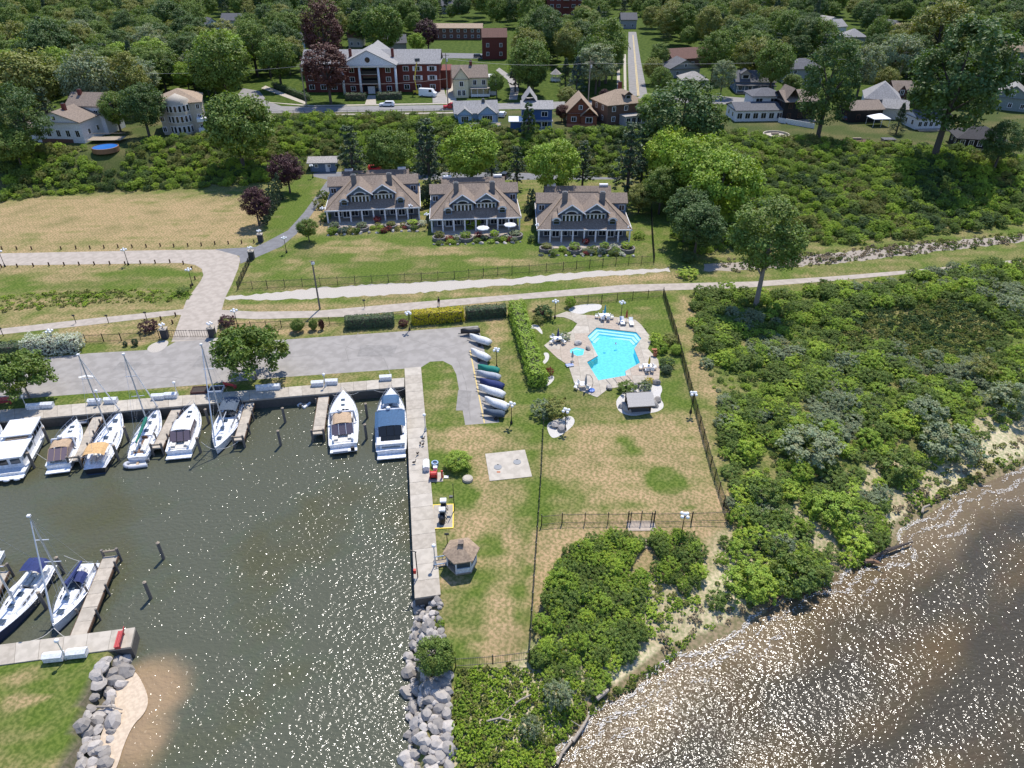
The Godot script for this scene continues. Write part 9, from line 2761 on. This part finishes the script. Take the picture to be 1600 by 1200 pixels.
	# shrubs one can pick out
	var sh := [
		[Vector3(38.04, 1.5, -70.78), 8.0, 4.4, "leaf_grey", "large grey-green willow shrub in the middle of the right thicket"], [Vector3(57.2, 1.5, -73.14), 8.5, 4.2, "leaf_grey", "broad grey-green willow shrub behind the right-hand beach"], [Vector3(56.9, 1.5, -79.52), 6.0, 3.6, "leaf_grey", "grey-green willow shrub left of the leaning willow"], [Vector3(70.69, 1.5, -81.82), 7.0, 5.0, "leaf_grey", "leaning grey willow at the right edge above the beach"], [Vector3(48.84, 1.5, -68.64), 5.4, 3.2, "leaf", "rounded green shrub below the willow shrubs"], [Vector3(29.85, 1.5, -51.51), 6.5, 3.8, "leaf", "large green shrub at the thicket's lake corner"], [Vector3(24.74, 1.5, -50.22), 5.5, 3.4, "leaf_bright", "green shrub left of the lake corner shrub"], [Vector3(37.55, 1.5, -61.17), 6.0, 3.4, "leaf_bright", "bright green shrub inland of the driftwood"], [Vector3(87.69, 1.5, -110.8), 6.5, 3.8, "leaf_grey", "grey shrub near the trail's right end"], [Vector3(38.69, 1.5, -56.58), 4.0, 2.2, "leaf_lime", "yellow-green shrub just behind the beach"], [Vector3(70.73, 1.5, -90.14), 5.5, 3.2, "leaf_olive", "olive shrub in the right thicket"], [Vector3(29.93, 1.5, -63.35), 5.0, 3.0, "leaf", "green shrub beside the lower pool fence corner"],
		[Vector3(4.13, 1.5, -37.5), 2.9, 3.0, "leaf_grey", "grey-green willow bush in the lower weeds"], [Vector3(1.66, 1.5, -34.8), 2.2, 2.3, "leaf_grey", "smaller grey-green bush below the first in the weeds"], [Vector3(-6.8, 1.5, -40.61), 4.0, 3.6, "leaf", "round dark green bush on the rock bank"], [Vector3(-6.83, 1.5, -69.39), 3.9, 2.0, "leaf_bright", "round green bush holding the utility cabinet"],
		[Vector3(4.31, 1.5, -80.58), 3.6, 2.6, "leaf_grey", "blue-grey bush at the head of the long fence"], [Vector3(6.08, 1.5, -80.28), 4.2, 3.0, "leaf_olive", "dark twiggy pine bush over the white rock bed"], [Vector3(5.57, 1.5, -109.4), 3.6, 2.6, "leaf_dark", "dark bush at the pool deck's upper left"], [Vector3(10.4, 1.5, -113.2), 2.2, 2.0, "leaf_bright", "round bright bush at the trail fence"], [Vector3(4.39, 1.5, -107.3), 2.2, 1.5, "leaf_olive", "olive bush beside the long pool hedge"], [Vector3(4.81, 1.5, -110.1), 2.4, 1.6, "leaf_purple", "dark red bush near the pool hedge's upper end"], [Vector3(5.64, 1.5, -90.68), 1.5, 1.6, "leaf_red", "small dark red bush left of the pool lawn"], [Vector3(12.3, 1.5, -95.32), 1.6, 1.3, "leaf_bright", "clipped round bush between spa and pool, left"], [Vector3(13.1, 1.5, -96.29), 1.5, 1.3, "leaf_bright", "clipped round bush between spa and pool, right"], [Vector3(23.8, 1.5, -100.7), 3.0, 1.7, "leaf_lime", "pale green bush at the deck's right side, upper"], [Vector3(23.83, 1.5, -97.87), 2.9, 1.8, "leaf_bright", "bright bush at the deck's right side, middle"], [Vector3(25.72, 1.5, -100.3), 3.0, 2.0, "leaf_olive", "olive bush by the right-hand pool fence"], [Vector3(26.18, 1.5, -97.28), 2.2, 1.5, "leaf_bright", "round bush pressed against the right-hand pool fence"], [Vector3(23.95, 1.5, -93.42), 2.6, 1.6, "leaf_dark", "dark spreading bush right of the urn"], [Vector3(23.45, 1.5, -91.22), 2.0, 1.5, "leaf_conifer", "dark clipped ball below the spreading bush"], [Vector3(16.78, 1.5, -86.68), 3.2, 1.6, "leaf", "green bush behind the thatched hut, left"], [Vector3(19.69, 1.5, -87.18), 2.4, 1.4, "leaf_grey", "grey-green bush behind the thatched hut, right"], [Vector3(20.41, 1.5, -88.73), 1.6, 0.9, "leaf_yellow", "small yellow bush above the thatched hut"],
		[Vector3(-60.99, 1.5, -104.6), 3.4, 2.2, "leaf_purple", "weeping dark red bush left of the marina gate"], [Vector3(-48.62, 1.5, -106.6), 3.2, 2.0, "leaf_purple", "weeping dark red bush right of the marina gate"], [Vector3(-35.83, 1.5, -104.4), 2.6, 2.2, "leaf", "round bush with red tips beside the marina lot, left"], [Vector3(-33.46, 1.5, -104.8), 1.7, 2.1, "leaf", "upright round bush beside the marina lot"], [Vector3(-31.99, 1.5, -105), 1.1, 2.1, "leaf_copper", "narrow brownish bush beside the round one"], [Vector3(-61.2, 1.5, -99.7), 1.2, 1.4, "leaf_conifer", "small clipped conifer left of the gate island"], [Vector3(-62.67, 1.5, -99.49), 0.9, 1.0, "leaf_conifer", "smaller clipped conifer left of the gate island"], [Vector3(-18.55, 1.5, -106.4), 2.0, 1.3, "leaf_copper", "low brownish bush between the two clipped hedges"], [Vector3(-61.01, 1.5, -119.1), 2.6, 1.2, "leaf", "low green bush at the entrance road's bend"], [Vector3(34.08, 1.5, -126.1), 4.5, 1.6, "leaf_lime", "bright bush patch where the trail meets the thicket"], [Vector3(35.59, 1.5, -133.4), 4.0, 2.2, "leaf_dark", "dark shrub at the condo lawn's lower right corner"], [Vector3(-42.76, 1.5, -156), 3.2, 2.2, "leaf", "leafy shrub at the left condo's left corner"], [Vector3(-45.85, 1.5, -164.5), 3.4, 2.4, "leaf_olive", "shrub bank along the condo drive"], [Vector3(-46.61, 1.5, -171.4), 3.4, 2.2, "leaf", "shrub bank higher along the condo drive"], [Vector3(-20.21, 1.5, -153.2), 2.4, 1.4, "leaf_white", "white-flowering shrub right of the left condo"], [Vector3(4.38, 1.5, -143.5), 2.6, 1.8, "leaf_dark", "dark shrub at the right condo's left corner"], [Vector3(27.45, 1.5, -145.7), 2.8, 1.8, "leaf_bright", "leafy shrub at the right condo's right corner"], [Vector3(-8.86, 1.5, -151.3), 4.2, 3.0, "leaf_bright", "small spreading tree-like shrub before the middle condo"], [Vector3(-30.56, 1.5, -154.8), 2.0, 1.7, "leaf_red", "dark red shrub before the left condo's centre"], [Vector3(15.63, 1.5, -142.1), 1.9, 1.5, "leaf_red", "bright red shrub before the right condo's centre"], [Vector3(8.46, 1.5, -102), 2.6, 1.1, "leaf_grey", "low grey shrub in the red flower bed"], [Vector3(7.84, 1.5, -102.2), 1.2, 0.8, "leaf_red", "red flowers beside the low grey shrub"], [Vector3(-6.94, 1.5, -45.18), 0.9, 0.9, "leaf_bright", "bright weed growing out of the rock bank"], [Vector3(4.96, 1.5, -50.47), 0.8, 0.8, "leaf_dark", "small dark weed on the dry strip"]]
	for q in sh:
		shrub("shrub", q[4], Vector3(q[0].x, height(q[0].x, q[0].z) - 0.05, q[0].z), q[1], q[2], q[3], ("round%d" if q[4].contains("round ") or q[4].contains("clipped") else "bush%d") % (rng.randi() % 4))
	# hedges
	hedge("clipped_hedge", "dark green clipped hedge left of the yellow one", Vector3(-28.13, 1.5, -105.7), Vector3(-20.14, 1.5, -106.8), 1.8, 1.9, "leaf_conifer", 0.14, 60.0, 0.05)
	hedge("clipped_hedge", "golden yellow clipped hedge beside the marina lot", Vector3(-17.02, 1.5, -107.3), Vector3(-8.42, 1.5, -108.7), 1.9, 2.1, "leaf_yellow", 0.15, 60.0, 0.09)
	hedge("clipped_hedge", "dark green clipped hedge right of the yellow one", Vector3(-7.89, 1.5, -109.1), Vector3(-1.12, 1.5, -110.3), 1.8, 1.9, "leaf_conifer", 0.14, 60.0, 0.05)
	hedge("leafy_hedge", "long leafy green hedge between the marina lot and the pool", Vector3(0.68, 1.5, -111.3), Vector3(3.98, 1.5, -87.35), 2.3, 2.3, "leaf_bright", 0.17, 50.0, 0.22)
	hedge("flowering_hedge", "white-flowering hedge left of the marina gate", Vector3(-77.53, 1.5, -97.67), Vector3(-69.32, 1.5, -98.48), 2.6, 2.4, "leaf_white", 0.15, 55.0, 0.25)
	hedge("clipped_hedge", "dark hedge at the left edge beside the flowering one", Vector3(-85.4, 1.5, -96.49), Vector3(-77.92, 1.5, -97.28), 2.2, 1.8, "leaf_conifer", 0.14, 55.0, 0.08)
	hedge("row_hedge", "row of dark bushes along the street corner lawn", Vector3(-85.91, 8, -272.7), Vector3(-67.48, 8, -249.6), 1.6, 1.7, "leaf_dark", 0.2, 22.0, 0.3)
	hedge("clipped_hedge", "dark clipped hedge left of the portico", Vector3(-55.69, 8, -251.5), Vector3(-49.02, 8, -251.5), 3.0, 2.0, "leaf_conifer", 0.2, 22.0, 0.12)
	hedge("clipped_hedge", "dark clipped hedge right of the portico", Vector3(-45.31, 8, -252.5), Vector3(-37.24, 8, -253.5), 3.0, 2.0, "leaf_conifer", 0.2, 22.0, 0.12)
	hedge("clipped_hedge", "clipped hedge along the bluff below the brown houses", Vector3(17.63, 7, -209.2), Vector3(27.55, 7, -209.2), 2.0, 2.2, "leaf_bright", 0.2, 22.0, 0.15)
	# driftwood
	for q in [[Vector3(7.68, 0.4, -37.95), Vector3(8.83, 0.4, -38.85), 0.22, "driftwood", "pale log on the beach below the grass strip"], [Vector3(5.26, 0.2, -34.12), Vector3(6.85, 0.3, -36.41), 0.16, "driftwood", "long pale log along the lower beach"], [Vector3(3.78, 0.2, -32.18), Vector3(5.15, 0.2, -34.12), 0.14, "driftwood", "second pale log at the picture's lower edge"], [Vector3(38.75, 0.3, -54.2), Vector3(45.11, 0.3, -57.24), 0.2, "driftwood_dark", "dark fallen trunk lying on the beach"], [Vector3(40.64, 0.3, -55.32), Vector3(45.56, 0.3, -57.44), 0.14, "driftwood_dark", "second dark branch piled on the beach"], [Vector3(38.9, 0.2, -54.47), Vector3(40.37, 0.2, -54.29), 0.3, "teak", "brown rotten log under the driftwood pile"], [Vector3(33.64, 0.3, -52.74), Vector3(34.75, 0.3, -52.92), 0.18, "driftwood", "short pale log at the thicket's beach corner"], [Vector3(26.34, 0.2, -47.99), Vector3(28.6, 0.3, -49.97), 0.15, "driftwood_dark", "dark root at the beach corner"], [Vector3(48.79, 0.5, -62), Vector3(50.35, 0.5, -63.31), 0.15, "driftwood", "pale stick on the right-hand beach bank"], [Vector3(61.58, 1.5, -79.98), Vector3(62.71, 1.5, -79.08), 0.16, "driftwood", "pale fallen branch in the right thicket"], [Vector3(62.3, 1.5, -84.04), Vector3(65.1, 1.5, -85.67), 0.14, "driftwood", "pale fallen branch above the willow shrubs"], [Vector3(-37.25, 0.6, -37.14), Vector3(-34.99, 0.3, -37.02), 0.1, "driftwood", "pale pole lying across the lower left rocks"], [Vector3(-2.23, 1.2, -35.39), Vector3(0, 1.2, -35.39), 0.1, "driftwood", "grey branch lying in the lower weeds"], [Vector3(0.29, 1.3, -37.01), Vector3(1.73, 1.3, -37.88), 0.1, "driftwood", "second grey branch in the lower weeds"]]:
		var a: Vector3 = q[0]
		var b: Vector3 = q[1]
		var s := Shape.new()
		var mid := (a + b) / 2.0 + Vector3(rng.randf_range(-0.3, 0.3), 0.1, rng.randf_range(-0.3, 0.3))
		var up := Vector3(0, q[2], 0)
		s.rod(a + up, mid + up, q[2], q[2] * 0.9, 7)
		s.rod(mid + up, b + up, q[2] * 0.9, q[2] * 0.6, 7)
		s.rod(mid + up, mid + Vector3(rng.randf_range(-1, 1), 0.5, rng.randf_range(-1, 1)), q[2] * 0.4, q[2] * 0.15, 5)
		tag(part(self, "driftwood_log", s.mesh(), M[q[3]]), q[4], "driftwood")

func make_people() -> void:
	for q in [[Vector3(-13.07, 1.5, -113.7), "person in dark clothes walking on the trail", "cloth_dark", "cloth_white", 0.3]]:
		var o := thing("person", q[1], "person", q[0], q[4])
		var s := Shape.new()
		for m in [-1.0, 1.0]:
			var st: float = m * 0.16
			s.rod(Vector3(m * 0.1, 0.06, st), Vector3(m * 0.1, 0.5, st * 0.6 - 0.03), 0.055, 0.065, 7)
			s.rod(Vector3(m * 0.1, 0.5, st * 0.6 - 0.03), Vector3(m * 0.09, 0.9, 0), 0.065, 0.09, 7)
			s.ball(Vector3(m * 0.1, 0.05, st - 0.06), Vector3(0.05, 0.05, 0.13), 6)
			s.rod(Vector3(m * 0.2, 1.4, 0), Vector3(m * 0.25, 1.12, -st * 0.6), 0.05, 0.042, 6)
			s.rod(Vector3(m * 0.25, 1.12, -st * 0.6), Vector3(m * 0.24, 0.88, -st * 1.2 - 0.06), 0.042, 0.03, 6)
			for f in 5:
				s.rod(Vector3(m * 0.24 + (f - 2) * 0.016, 0.88, -st * 1.2 - 0.06), Vector3(m * 0.24 + (f - 2) * 0.02, 0.80 - (0.02 if f == 2 else 0.0), -st * 1.2 - 0.08), 0.012, 0.009, 4)
		s.lathe(Vector3.ZERO, [Vector2(0.15, 0.85), Vector2(0.17, 0.95), Vector2(0.14, 1.12), Vector2(0.2, 1.36), Vector2(0.12, 1.46), Vector2(0.06, 1.5), Vector2(0.055, 1.58)], 10)
		s.ball(Vector3(0, 1.66, -0.01), Vector3(0.085, 0.12, 0.1), 10)
		part(o, "body", s.mesh(true), M["skin"])
		var t := Shape.new()
		t.lathe(Vector3.ZERO, [Vector2(0.18, 0.9), Vector2(0.185, 1.0), Vector2(0.16, 1.14), Vector2(0.22, 1.37), Vector2(0.1, 1.48)], 10)
		part(o, "shirt", t.mesh(true), M[q[2]])
		var p := Shape.new()
		for m in [-1.0, 1.0]:
			p.rod(Vector3(m * 0.1, 0.55, m * 0.1 - 0.03), Vector3(m * 0.09, 0.95, 0), 0.085, 0.11, 8)
		part(o, "shorts", p.mesh(), M[q[3]])
		var h := Shape.new()
		h.ball(Vector3(0, 1.71, 0.02), Vector3(0.095, 0.1, 0.105), 8)
		part(o, "hair", h.mesh(true), M["hair"])

func _ready() -> void:
	rng.seed = 2024
	var cam := Camera3D.new()
	cam.name = "camera"
	add_child(cam)
	cam.position = Vector3(0, 60, 0)
	cam.rotation_degrees = Vector3(-33.5, 0, 0)
	cam.fov = 56.82
	cam.near = 0.1
	cam.far = 4000.0
	cam.current = true
	var we := WorldEnvironment.new()
	we.name = "environment"
	var env := Environment.new()
	env.background_mode = Environment.BG_SKY
	var sky := Sky.new()
	var sm := ProceduralSkyMaterial.new()
	sm.sky_top_color = Color(0.33, 0.47, 0.71)
	sm.sky_horizon_color = Color(0.74, 0.80, 0.86)
	sm.sky_curve = 0.2
	sm.sky_energy_multiplier = 1.12
	sm.ground_bottom_color = Color(0.2, 0.22, 0.2)
	sm.ground_horizon_color = Color(0.5, 0.55, 0.55)
	sky.sky_material = sm
	env.sky = sky
	env.tonemap_mode = Environment.TONE_MAPPER_LINEAR
	env.tonemap_exposure = 1.3
	env.sdfgi_enabled = true
	env.ssao_enabled = true
	env.ssil_enabled = true
	we.environment = env
	add_child(we)
	var sun := DirectionalLight3D.new()
	sun.name = "sun"
	add_child(sun)
	var to_sun := Vector3(0.13, 0.88, -0.46).normalized()
	sun.look_at_from_position(to_sun * 100.0, Vector3.ZERO, Vector3.UP)
	sun.light_color = Color(1.0, 0.975, 0.94)
	sun.light_energy = 1.45
	sun.light_angular_distance = 0.5
	sun.shadow_enabled = true
	make_materials()
	make_ground()
	make_water()
	make_roads()
	make_marina()
	make_boats()
	make_crowns()
	make_yard()
	make_condos()
	make_town()
	make_plants()
	make_people()
